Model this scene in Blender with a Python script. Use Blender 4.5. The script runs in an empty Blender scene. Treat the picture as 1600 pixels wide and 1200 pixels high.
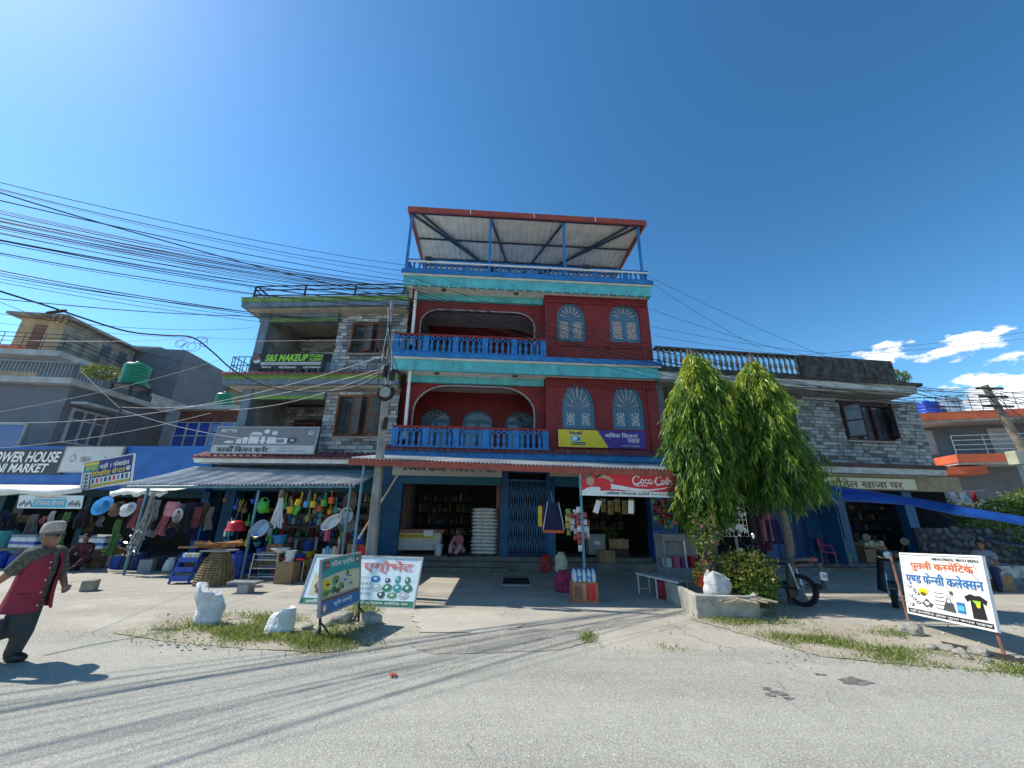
import bpy, bmesh, math, random
from mathutils import Vector, Matrix
random.seed(7)
R = math.radians
scene = bpy.context.scene
COL = scene.collection

# ---------------------------------------------------------------- camera
H = 1.72; PITCH = R(18.0); ROLL = R(0.93); FPX = 600.0
_fw = Vector((0, math.cos(PITCH), math.sin(PITCH))); _up0 = Vector((0, -math.sin(PITCH), math.cos(PITCH))); _rt0 = Vector((1, 0, 0))
_rt = math.cos(ROLL)*_rt0 + math.sin(ROLL)*_up0
_up = -math.sin(ROLL)*_rt0 + math.cos(ROLL)*_up0
CAMP = Vector((0, 0, H))
cd = bpy.data.cameras.new('camera'); cam = bpy.data.objects.new('camera', cd); COL.objects.link(cam)
cd.sensor_width = 36.0; cd.lens = 36.0*FPX/1600.0; cd.clip_start = 0.05; cd.clip_end = 4000
m = Matrix((_rt, _up, -_fw)).transposed().to_4x4(); m.translation = CAMP
cam.matrix_world = m
scene.camera = cam

# ---------------------------------------------------------------- world and sun
SUN_EL = R(49.0); SUN_OFF = R(11.0)
sun_dir = Vector((-math.cos(SUN_OFF)*math.cos(SUN_EL), math.sin(SUN_OFF)*math.cos(SUN_EL), math.sin(SUN_EL)))
w = bpy.data.worlds.new('World'); scene.world = w; w.use_nodes = True
wn = w.node_tree.nodes; wl = w.node_tree.links; wn.clear()
def WN(t, **k):
    n = wn.new(t)
    for a, b in k.items(): setattr(n, a, b)
    return n
def wmath(op, a, b=None, c=None, clamp=False):
    n = wn.new('ShaderNodeMath'); n.operation = op; n.use_clamp = clamp
    for i, v in enumerate((a, b, c)):
        if v is None: continue
        if hasattr(v, 'links') or hasattr(v, 'is_linked'): wl.new(v, n.inputs[i])
        else: n.inputs[i].default_value = v
    return n.outputs[0]
sky = WN('ShaderNodeTexSky', sky_type='NISHITA', sun_disc=False)
sky.sun_elevation = SUN_EL
sky.sun_rotation = math.atan2(sun_dir.x, sun_dir.y)
sky.altitude = 0.0; sky.air_density = 1.0; sky.dust_density = 0.28; sky.ozone_density = 3.0
sk_g = WN('ShaderNodeGamma'); sk_g.inputs[1].default_value = 1.30; wl.new(sky.outputs[0], sk_g.inputs[0])
sk_h = WN('ShaderNodeHueSaturation'); sk_h.inputs['Hue'].default_value = 0.488; sk_h.inputs['Saturation'].default_value = 1.12; wl.new(sk_g.outputs[0], sk_h.inputs['Color'])
bg = WN('ShaderNodeBackground'); bg.inputs[1].default_value = 0.102
out = WN('ShaderNodeOutputWorld')
# fair-weather clouds standing low over the eastern horizon
tc = WN('ShaderNodeTexCoord'); sep = WN('ShaderNodeSeparateXYZ'); wl.new(tc.outputs['Generated'], sep.inputs[0])
mp = WN('ShaderNodeMapping'); mp.inputs['Scale'].default_value = (1, 1, 2.3); wl.new(tc.outputs['Generated'], mp.inputs[0])
nz = WN('ShaderNodeTexNoise'); nz.inputs['Scale'].default_value = 21.0; nz.inputs['Detail'].default_value = 10; nz.inputs['Roughness'].default_value = 0.62
mp.inputs['Location'].default_value = (0.0, 0.0, 0.0)
wl.new(mp.outputs[0], nz.inputs['Vector'])
azr = wmath('ARCTAN2', sep.outputs[0], sep.outputs[1])           # 0 straight ahead, + to the east
def wsmooth(v, a, b):
    n = wn.new('ShaderNodeMapRange'); n.interpolation_type = 'SMOOTHSTEP'; n.inputs[1].default_value = a; n.inputs[2].default_value = b
    wl.new(v, n.inputs[0]); return n.outputs[0]
el = wmath('ARCSINE', sep.outputs[2])
def puff(az, e, ra, re, k=1.0):
    dx = wmath('DIVIDE', wmath('SUBTRACT', azr, R(az)), R(ra)); dz = wmath('DIVIDE', wmath('SUBTRACT', el, R(e)), R(re))
    d2 = wmath('ADD', wmath('MULTIPLY', dx, dx), wmath('MULTIPLY', dz, dz))
    return wmath('MULTIPLY', wmath('EXPONENT', wmath('MULTIPLY', d2, -1.0)), k)
mask = None
for a in ((46.4, 16.6, 2.4, 1.2, 1.0), (50.4, 15.5, 1.9, 1.0, .95), (52.8, 16.1, 2.3, 1.1, 1.05), (50.0, 8.6, 2.6, 2.2, 1.35), (55.5, 9.0, 5.0, 3.7, 1.9), (63, 9, 6, 4.5, 1.2), (78, 10, 9, 4, 1.1), (95, 9, 8, 3, 1.0), (118, 11, 12, 4, 1.1)):
    p_ = puff(*a); mask = p_ if mask is None else wmath('MAXIMUM', mask, p_)
dens = wmath('ADD', mask, wmath('MULTIPLY', wmath('MULTIPLY', wmath('SUBTRACT', nz.outputs['Fac'], 0.5), 4.2), wsmooth(mask, 0.02, 0.35)))
fac = wsmooth(dens, 0.36, 0.86)
nz2 = WN('ShaderNodeTexNoise'); nz2.inputs['Scale'].default_value = 9; nz2.inputs['Detail'].default_value = 6; wl.new(mp.outputs[0], nz2.inputs['Vector'])
shade = wn.new('ShaderNodeMix'); shade.data_type = 'RGBA'; wl.new(wsmooth(nz2.outputs['Fac'], 0.3, 0.6), shade.inputs[0])
shade.inputs[6].default_value = (6.4, 7.4, 8.9, 1); shade.inputs[7].default_value = (9.6, 10.0, 10.4, 1)
mixc = wn.new('ShaderNodeMix'); mixc.data_type = 'RGBA'; wl.new(fac, mixc.inputs[0]); wl.new(sk_h.outputs[0], mixc.inputs[6]); wl.new(shade.outputs[2], mixc.inputs[7])
wl.new(mixc.outputs[2], bg.inputs[0]); wl.new(bg.outputs[0], out.inputs[0])
sl = bpy.data.lights.new('sun', 'SUN'); so = bpy.data.objects.new('sun', sl); COL.objects.link(so)
sl.energy = 5.0; sl.angle = R(0.53); sl.color = (1.0, 0.945, 0.86)
so.rotation_euler = (-sun_dir).to_track_quat('-Z', 'Y').to_euler(); so.location = (-20, 5, 30)
vs_ = scene.view_settings; vs_.view_transform = 'Standard'; vs_.look = 'None'; vs_.exposure = 0.32; vs_.gamma = 1.0; vs_.use_curve_mapping = False
scene.cycles.use_denoising = True; scene.cycles.use_adaptive_sampling = True; scene.cycles.adaptive_threshold = 0.02
scene.cycles.max_bounces = 6; scene.cycles.diffuse_bounces = 3; scene.cycles.transparent_max_bounces = 12
# ---------------------------------------------------------------- pixel <-> place helpers (measurements of the photo, 1600 x 1200)
def ray(px, py): return (px-800)*_rt + (600-py)*_up + FPX*_fw
def at(px, py, Y):
    d = ray(px, py); return CAMP + d*(Y/d.y)
def gnd(px, py, z=0.0):
    d = ray(px, py); return CAMP + d*((z-H)/d.z)
class Frame:                       # a facade: u along it to the right, d into the building, z up
    def __init__(s, x, y, yaw):
        s.o = Vector((x, y, 0)); s.yaw = yaw; s.u = Vector((math.cos(yaw), math.sin(yaw), 0)); s.n = Vector((-math.sin(yaw), math.cos(yaw), 0))
    def q(s, px, py, d=0.0):       # pixel -> (u, z) on the plane at depth d
        r = ray(px, py); t = ((s.o + s.n*d) - CAMP).dot(s.n)/r.dot(s.n); p = CAMP + r*t
        return (p - s.o).dot(s.u), p.z
    def w(s, u, d, z): return s.o + s.u*u + s.n*d + Vector((0, 0, z))
    def loc(s, p): v = p - s.o; return v.dot(s.u), v.dot(s.n), p.z

# ---------------------------------------------------------------- materials
MATS = {}
def mat(name, col, rough=0.75, var=0.12, scale=6.0, bump=0.0, metal=0.0, col2=None, rnd=0.0, spec=0.4, bscale=None, stain=0.0, stain_col=(0.05, 0.045, 0.04), stain_scale=1.3, alpha=None, trans=0.0, emit=None, streak=None, stretch=None):
    if name in MATS: return MATS[name]
    m = bpy.data.materials.new(name); m.use_nodes = True; nt = m.node_tree; N = nt.nodes; L = nt.links
    b = N['Principled BSDF']; b.inputs['Roughness'].default_value = rough; b.inputs['Metallic'].default_value = metal
    b.inputs['Specular IOR Level'].default_value = spec
    c = tuple(col) + (1,)
    tc = N.new('ShaderNodeTexCoord'); vec = tc.outputs['Object']
    if stretch:
        mp = N.new('ShaderNodeMapping'); mp.inputs['Scale'].default_value = stretch; L.new(vec, mp.inputs[0]); vec = mp.outputs[0]
    cur = None
    if var > 0 or col2:
        nz = N.new('ShaderNodeTexNoise'); nz.inputs['Scale'].default_value = scale; nz.inputs['Detail'].default_value = 6; L.new(vec, nz.inputs['Vector'])
        mx = N.new('ShaderNodeMix'); mx.data_type = 'RGBA'
        c2 = tuple(col2)+(1,) if col2 else tuple(max(0, v*(1-2.2*var)) for v in col)+(1,)
        c1 = c if col2 else tuple(min(1, v*(1+1.2*var)) for v in col)+(1,)
        mx.inputs[6].default_value = c2; mx.inputs[7].default_value = c1
        rp = N.new('ShaderNodeMapRange'); rp.inputs[1].default_value = 0.3; rp.inputs[2].default_value = 0.7; L.new(nz.outputs['Fac'], rp.inputs[0])
        L.new(rp.outputs[0], mx.inputs[0]); cur = mx.outputs[2]
    if rnd > 0:
        oi = N.new('ShaderNodeObjectInfo'); hs = N.new('ShaderNodeHueSaturation')
        mr = N.new('ShaderNodeMapRange'); mr.inputs[3].default_value = 1-rnd; mr.inputs[4].default_value = 1+rnd; L.new(oi.outputs['Random'], mr.inputs[0]); L.new(mr.outputs[0], hs.inputs['Value'])
        if cur: L.new(cur, hs.inputs['Color'])
        else: hs.inputs['Color'].default_value = c
        cur = hs.outputs[0]
    if stain > 0:
        n2 = N.new('ShaderNodeTexNoise'); n2.inputs['Scale'].default_value = stain_scale; n2.inputs['Detail'].default_value = 9; n2.inputs['Roughness'].default_value = 0.68
        sv = tc.outputs['Object']
        if streak: mp2 = N.new('ShaderNodeMapping'); mp2.inputs['Scale'].default_value = streak; L.new(sv, mp2.inputs[0]); sv = mp2.outputs[0]
        L.new(sv, n2.inputs['Vector'])
        r2 = N.new('ShaderNodeMapRange'); r2.inputs[1].default_value = 0.5; r2.inputs[2].default_value = 0.72; r2.inputs[4].default_value = stain; L.new(n2.outputs['Fac'], r2.inputs[0])
        m2 = N.new('ShaderNodeMix'); m2.data_type = 'RGBA'; L.new(r2.outputs[0], m2.inputs[0])
        if cur: L.new(cur, m2.inputs[6])
        else: m2.inputs[6].default_value = c
        m2.inputs[7].default_value = tuple(stain_col)+(1,); cur = m2.outputs[2]
    if cur: L.new(cur, b.inputs['Base Color'])
    else: b.inputs['Base Color'].default_value = c
    if bump > 0:
        n3 = N.new('ShaderNodeTexNoise'); n3.inputs['Scale'].default_value = bscale or scale*6; n3.inputs['Detail'].default_value = 5; L.new(vec, n3.inputs['Vector'])
        bp = N.new('ShaderNodeBump'); bp.inputs['Strength'].default_value = bump; bp.inputs['Distance'].default_value = 0.02; L.new(n3.outputs['Fac'], bp.inputs['Height']); L.new(bp.outputs[0], b.inputs['Normal'])
    if trans > 0: b.inputs['Transmission Weight'].default_value = trans; b.inputs['IOR'].default_value = 1.2
    if alpha is not None: b.inputs['Alpha'].default_value = alpha
    if emit: b.inputs['Emission Color'].default_value = tuple(emit)+(1,); b.inputs['Emission Strength'].default_value = 1.0
    MATS[name] = m; return m

def brick_mat(name, c1, c2, mortar, bw=0.23, bh=0.075, proud=0.6, stain=0.0, axis='xz', msize=0.012):
    if name in MATS: return MATS[name]
    m = bpy.data.materials.new(name); m.use_nodes = True; nt = m.node_tree; N = nt.nodes; L = nt.links
    b = N['Principled BSDF']; b.inputs['Roughness'].default_value = 0.7
    tc = N.new('ShaderNodeTexCoord'); sp = N.new('ShaderNodeSeparateXYZ'); L.new(tc.outputs['Object'], sp.inputs[0])
    ad = N.new('ShaderNodeMath'); ad.operation = 'ADD'; L.new(sp.outputs[0], ad.inputs[0]); L.new(sp.outputs[1], ad.inputs[1])
    cb = N.new('ShaderNodeCombineXYZ'); L.new(ad.outputs[0], cb.inputs[0]); L.new(sp.outputs[2], cb.inputs[1])
    bt = N.new('ShaderNodeTexBrick'); bt.inputs['Scale'].default_value = 1.0; bt.inputs['Brick Width'].default_value = bw; bt.inputs['Row Height'].default_value = bh; bt.inputs['Mortar Size'].default_value = msize
    bt.inputs['Color1'].default_value = tuple(c1)+(1,); bt.inputs['Color2'].default_value = tuple(c2)+(1,); bt.inputs['Mortar'].default_value = tuple(mortar)+(1,)
    L.new(cb.outputs[0], bt.inputs['Vector'])
    nz = N.new('ShaderNodeTexNoise'); nz.inputs['Scale'].default_value = 2.2; nz.inputs['Detail'].default_value = 8; L.new(tc.outputs['Object'], nz.inputs['Vector'])
    mr = N.new('ShaderNodeMapRange'); mr.inputs[1].default_value = 0.3; mr.inputs[2].default_value = 0.75; mr.inputs[3].default_value = 1.15; mr.inputs[4].default_value = 0.72; L.new(nz.outputs['Fac'], mr.inputs[0])
    hs = N.new('ShaderNodeHueSaturation'); L.new(bt.outputs['Color'], hs.inputs['Color']); L.new(mr.outputs[0], hs.inputs['Value']); L.new(hs.outputs[0], b.inputs['Base Color'])
    bp = N.new('ShaderNodeBump'); bp.inputs['Strength'].default_value = proud; bp.inputs['Distance'].default_value = 0.015; bp.invert = True; L.new(bt.outputs['Fac'], bp.inputs['Height']); L.new(bp.outputs[0], b.inputs['Normal'])
    MATS[name] = m; return m

# ---------------------------------------------------------------- mesh builder
class MB:
    def __init__(s): s.v = []; s.f = []; s.mi = []; s.cur = 0
    def _add(s, vs, fs):
        o = len(s.v); s.v += [tuple(v) for v in vs]; s.f += [tuple(i+o for i in f) for f in fs]; s.mi += [s.cur]*len(fs); return s
    def m(s, i): s.cur = i; return s
    def box(s, x0, x1, y0, y1, z0, z1, M=None):
        vs = [Vector((x, y, z)) for z in (z0, z1) for y in (y0, y1) for x in (x0, x1)]
        if M is not None: vs = [M @ v for v in vs]
        return s._add(vs, [(0, 2, 3, 1), (4, 5, 7, 6), (0, 1, 5, 4), (2, 6, 7, 3), (0, 4, 6, 2), (1, 3, 7, 5)])
    def bar(s, a, b, w, h=None, up=(0, 0, 1)):       # rectangular bar from a to b
        a = Vector(a); b = Vector(b); h = h or w; d = (b-a); L = d.length; d.normalize(); upv = Vector(up)
        if abs(d.dot(upv)) > 0.99: upv = Vector((0, 1, 0))
        x = d.cross(upv).normalized(); z = x.cross(d)
        vs = [p + x*sx*w/2 + z*sz*h/2 for p in (a, b) for sx, sz in ((-1, -1), (1, -1), (1, 1), (-1, 1))]
        return s._add(vs, [(0, 1, 2, 3), (7, 6, 5, 4), (0, 4, 5, 1), (1, 5, 6, 2), (2, 6, 7, 3), (3, 7, 4, 0)])
    def tube(s, pts, r, n=6, cap=True, flat=1.0):
        pts = [Vector(p) for p in pts]; rs = r if isinstance(r, (list, tuple)) else [r]*len(pts)
        vs = []; prev = None
        for i, p in enumerate(pts):
            d = (pts[min(i+1, len(pts)-1)] - pts[max(i-1, 0)]).normalized()
            if prev is None:
                a = Vector((0, 0, 1)) if abs(d.z) < 0.9 else Vector((0, 1, 0)); x = d.cross(a).normalized()
            else:
                x = (prev - d*prev.dot(d))
                x = x.normalized() if x.length > 1e-6 else d.cross(Vector((0, 0, 1))).normalized()
            prev = x; y = d.cross(x)
            for k in range(n):
                t = 2*math.pi*k/n; vs.append(p + (x*math.cos(t) + y*math.sin(t)*flat)*rs[i])
        fs = []
        for i in range(len(pts)-1):
            for k in range(n): fs.append((i*n+k, i*n+(k+1) % n, (i+1)*n+(k+1) % n, (i+1)*n+k))
        if cap: fs.append(tuple(reversed(range(n)))); fs.append(tuple(range((len(pts)-1)*n, len(pts)*n)))
        return s._add(vs, fs)
    def lathe(s, prof, n=12, c=(0, 0, 0), sx=1, sy=1, M=None, cap=True):       # prof: (r, z)
        c = Vector(c); vs = []
        for r, z in prof:
            for k in range(n):
                t = 2*math.pi*k/n; v = Vector((r*math.cos(t)*sx, r*math.sin(t)*sy, z))
                vs.append((M @ v if M is not None else v) + c)
        fs = []
        for i in range(len(prof)-1):
            for k in range(n): fs.append((i*n+k, i*n+(k+1) % n, (i+1)*n+(k+1) % n, (i+1)*n+k))
        if cap: fs.append(tuple(reversed(range(n)))); fs.append(tuple(range((len(prof)-1)*n, len(prof)*n)))
        return s._add(vs, fs)
    def ball(s, c, r, n=10, M=None):
        rx, ry, rz = r if isinstance(r, (list, tuple)) else (r, r, r); k = n//2+1
        prof = [(math.sin(math.pi*i/k), -math.cos(math.pi*i/k)) for i in range(k+1)]; prof[0] = (0.02, -1); prof[-1] = (0.02, 1)
        S = Matrix.Diagonal((rx, ry, rz)); MM = (M.to_3x3() @ S) if M is not None else S
        return s.lathe(prof, n, c, M=MM)
    def prism(s, poly, y0, y1):          # poly of (x, z), extruded along y
        n = len(poly); vs = [(x, y0, z) for x, z in poly] + [(x, y1, z) for x, z in poly]
        fs = [tuple(range(n)), tuple(reversed(range(n, 2*n)))] + [(i, i+n, (i+1) % n+n, (i+1) % n) for i in range(n)]
        return s._add(vs, fs)
    def strip(s, A, B):                  # quad strip between two polylines
        n = len(A); return s._add(list(A)+list(B), [(i, i+1, n+i+1, n+i) for i in range(n-1)])
    def ringprism(s, outer, inner, y0, y1):   # frame between two closed (x, z) polylines of same count
        n = len(outer); vs = [(x, y0, z) for x, z in outer]+[(x, y0, z) for x, z in inner]+[(x, y1, z) for x, z in outer]+[(x, y1, z) for x, z in inner]
        fs = []
        for i in range(n):
            j = (i+1) % n
            fs += [(i, j, n+j, n+i), (2*n+j, 2*n+i, 3*n+i, 3*n+j), (i, 2*n+i, 2*n+j, j), (n+i, n+j, 3*n+j, 3*n+i)]
        return s._add(vs, fs)
    def grid(s, nx, ny, fn):
        vs = [fn(i/nx, j/ny) for j in range(ny+1) for i in range(nx+1)]
        return s._add(vs, [(j*(nx+1)+i, j*(nx+1)+i+1, (j+1)*(nx+1)+i+1, (j+1)*(nx+1)+i) for j in range(ny) for i in range(nx)])
    def mesh(s, name, mats, smooth=False):
        me = bpy.data.meshes.new(name); me.from_pydata([tuple(v) for v in s.v], [], s.f)
        for mm in (mats if isinstance(mats, (list, tuple)) else [mats]): me.materials.append(mm)
        if any(s.mi): me.polygons.foreach_set('material_index', s.mi)
        bm = bmesh.new(); bm.from_mesh(me); bmesh.ops.recalc_face_normals(bm, faces=bm.faces); bm.to_mesh(me); bm.free()
        if smooth:
            me.polygons.foreach_set('use_smooth', [True]*len(me.polygons))
            try: me.set_sharp_from_angle(angle=R(40))
            except Exception: pass
        me.update(); return me
    def build(s, name, mats, parent=None, smooth=False, bevel=0):
        me = s.mesh(name, mats, smooth); return link(name, me, parent, bevel=bevel)

def link(name, me, parent=None, loc=None, rz=0, bevel=0):
    o = bpy.data.objects.new(name, me); COL.objects.link(o)
    if parent is not None: o.parent = parent
    if loc is not None: o.location = loc
    if rz: o.rotation_euler = (0, 0, rz)
    if bevel:
        b = o.modifiers.new('bevel', 'BEVEL'); b.width = bevel; b.segments = 2; b.limit_method = 'ANGLE'
    return o
def tag(o, label, cat, group=None, kind=None):
    o['label'] = label; o['category'] = cat
    if group: o['group'] = group
    if kind: o['kind'] = kind
    return o
def thing(name, label, cat, loc=(0, 0, 0), rz=0, group=None, M=None):
    o = bpy.data.objects.new(name, None); COL.objects.link(o); o.empty_display_size = 0.1
    if M is not None: o.matrix_world = M
    else: o.location = loc; o.rotation_euler = (0, 0, rz)
    return tag(o, label, cat, group)
def struct(o): o['kind'] = 'structure'; return o
def stuff(o): o['kind'] = 'stuff'; return o
def copy_tree(o, parent=None):
    c = o.copy(); COL.objects.link(c); c.parent = parent
    for ch in list(o.children): copy_tree(ch, c)
    return c
def frame_thing(name, label, cat, F): return thing(name, label, cat, F.o, F.yaw)

# ---------------------------------------------------------------- lettering
_tc = bpy.data.curves.new('lettering_source', 'FONT'); _to = bpy.data.objects.new('lettering_source', _tc)
_tcache = {}
def _glyph(body, bold, res=3):
    key = (body, bold)
    if key in _tcache: return _tcache[key]
    _tc.body = body; _tc.offset = bold; _tc.resolution_u = res; _tc.fill_mode = 'FRONT'
    COL.objects.link(_to); bpy.context.view_layer.update()
    me = bpy.data.meshes.new_from_object(_to.evaluated_get(bpy.context.evaluated_depsgraph_get()))
    COL.objects.unlink(_to)
    r = ([(v.co.x, v.co.y) for v in me.vertices], [tuple(p.vertices) for p in me.polygons])
    bpy.data.meshes.remove(me); _tcache[key] = r; return r
def _half(c, bold):                    # half form of a consonant: the glyph without its right stem
    vs, fs = _glyph(c, bold); bm = bmesh.new(); bv = [bm.verts.new((x, y, 0)) for x, y in vs]
    for f in fs:
        try: bm.faces.new([bv[i] for i in f])
        except ValueError: pass
    wd = max(x for x, y in vs); cut = wd*0.66
    bmesh.ops.bisect_plane(bm, geom=bm.verts[:]+bm.edges[:]+bm.faces[:], plane_co=(cut, 0, 0), plane_no=(1, 0, 0), clear_outer=True)
    bm.verts.index_update(); r = ([(v.co.x, v.co.y) for v in bm.verts], [tuple(v.index for v in f.verts) for f in bm.faces]); bm.free()
    return r, cut
def dev(s):
    """visual order for Devanagari: short-i before its cluster, half forms marked '~', reph and rakar as marks"""
    C = lambda c: '\u0915' <= c <= '\u0939'
    Mt = lambda c: '\u093e' <= c <= '\u094c' or c in '\u0901\u0902'
    o = ''; i = 0
    while i < len(s):
        if not C(s[i]): o += s[i]; i += 1; continue
        cons = [s[i]]; j = i+1
        while j+1 < len(s) and s[j] == '\u094d' and C(s[j+1]): cons.append(s[j+1]); j += 2
        ms = ''
        while j < len(s) and Mt(s[j]): ms += s[j]; j += 1
        reph = len(cons) > 1 and cons[0] == '\u0930'
        if reph: cons = cons[1:]
        rakar = len(cons) > 1 and cons[-1] == '\u0930'
        if rakar: cons = cons[:-1]
        if '\u093f' in ms: o += '\u093f'; ms = ms.replace('\u093f', '')
        o += ''.join(c+'~' for c in cons[:-1])+cons[-1]+('\u094d' if rakar else '')+ms+('\u0945' if reph else '')
        i = j
    return o
def text2d(body, bold=0.0):
    """body with '~' after a consonant for its half form; split there, pieces set one after another"""
    V = []; Fc = []; x = 0.0; parts = []; cur = ''
    i = 0
    while i < len(body):
        if i+1 < len(body) and body[i+1] == '~':
            if cur: parts.append((cur, False)); cur = ''
            parts.append((body[i], True)); i += 2
        else: cur += body[i]; i += 1
    if cur: parts.append((cur, False))
    for t, h in parts:
        if h: (vs, fs), adv = _half(t, bold)
        else:
            vs, fs = _glyph(t, bold)
            adv = (max(p[0] for p in vs) if vs else 0.0)
            lead = len(t) - len(t.rstrip(' ')); adv += 0.25*lead
        o = len(V); V += [(a+x, b) for a, b in vs]; Fc += [tuple(k+o for k in f) for f in fs]; x += adv
    return V, Fc
def lettering(mb, body, x0, x1, z0, z1, y, bold=0.0, shear=0.0, th=0.0):
    """fit body into the rectangle (x0..x1, z0..z1) of the local xz plane at depth y, facing -y"""
    deva = any('\u0900' <= c <= '\u097f' for c in body)
    V, Fc = text2d(dev(body) if deva else body, min(bold, .012) if deva else bold)
    if not V: return
    V = [(a+shear*b, b) for a, b in V]
    n0 = len(V); dbl = deva and bold > .015
    if dbl: V = V+[(a+bold*1.1, b+.004) for a, b in V]; Fc = Fc+[tuple(i+n0 for i in f) for f in Fc]
    ax, bx = min(v[0] for v in V), max(v[0] for v in V); ay, by = min(v[1] for v in V), max(v[1] for v in V)
    vs = [(x0+(a-ax)/(bx-ax)*(x1-x0), y-(.0007 if i >= n0 else 0), z0+(b-ay)/(by-ay)*(z1-z0)) for i, (a, b) in enumerate(V)]
    mb._add(vs, Fc)
def blob(mb, cx, cz, rx, rz, y, n=14, jit=0.0, a0=0.0):
    mb._add([(cx+rx*math.cos(a0+2*math.pi*k/n)*(1+random.uniform(-jit, jit)), y, cz+rz*math.sin(a0+2*math.pi*k/n)*(1+random.uniform(-jit, jit))) for k in range(n)], [tuple(range(n))])
def rect(mb, x0, x1, z0, z1, y): mb._add([(x0, y, z0), (x1, y, z0), (x1, y, z1), (x0, y, z1)], [(0, 1, 2, 3)])
def poly(mb, pts, y): mb._add([(a, y, b) for a, b in pts], [tuple(range(len(pts)))])
def ribbon(mb, pts, wds, y):
    pts = [Vector((a, b)) for a, b in pts]; A = []; B = []
    for i, p in enumerate(pts):
        d = (pts[min(i+1, len(pts)-1)]-pts[max(i-1, 0)]); d = d.normalized() if d.length > 1e-9 else Vector((1, 0)); nn = Vector((-d.y, d.x))
        wd = wds[i] if isinstance(wds, (list, tuple)) else wds
        a = p+nn*wd/2; b = p-nn*wd/2; A.append((a.x, y, a.y)); B.append((b.x, y, b.y))
    mb.strip(A, B)
def flat(name, mb, mt, parent):
    """flat print: faces must look towards -y"""
    me = bpy.data.meshes.new(name); me.from_pydata(mb.v, [], mb.f)
    for mm in (mt if isinstance(mt, (list, tuple)) else [mt]): me.materials.append(mm)
    if any(mb.mi): me.polygons.foreach_set('material_index', mb.mi)
    me.update(); return link(name, me, parent)
def arc(cx, cz, rx, rz, a0, a1, n): return [(cx+rx*math.cos(R(a0+(a1-a0)*i/n)), cz+rz*math.sin(R(a0+(a1-a0)*i/n))) for i in range(n+1)]
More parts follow.
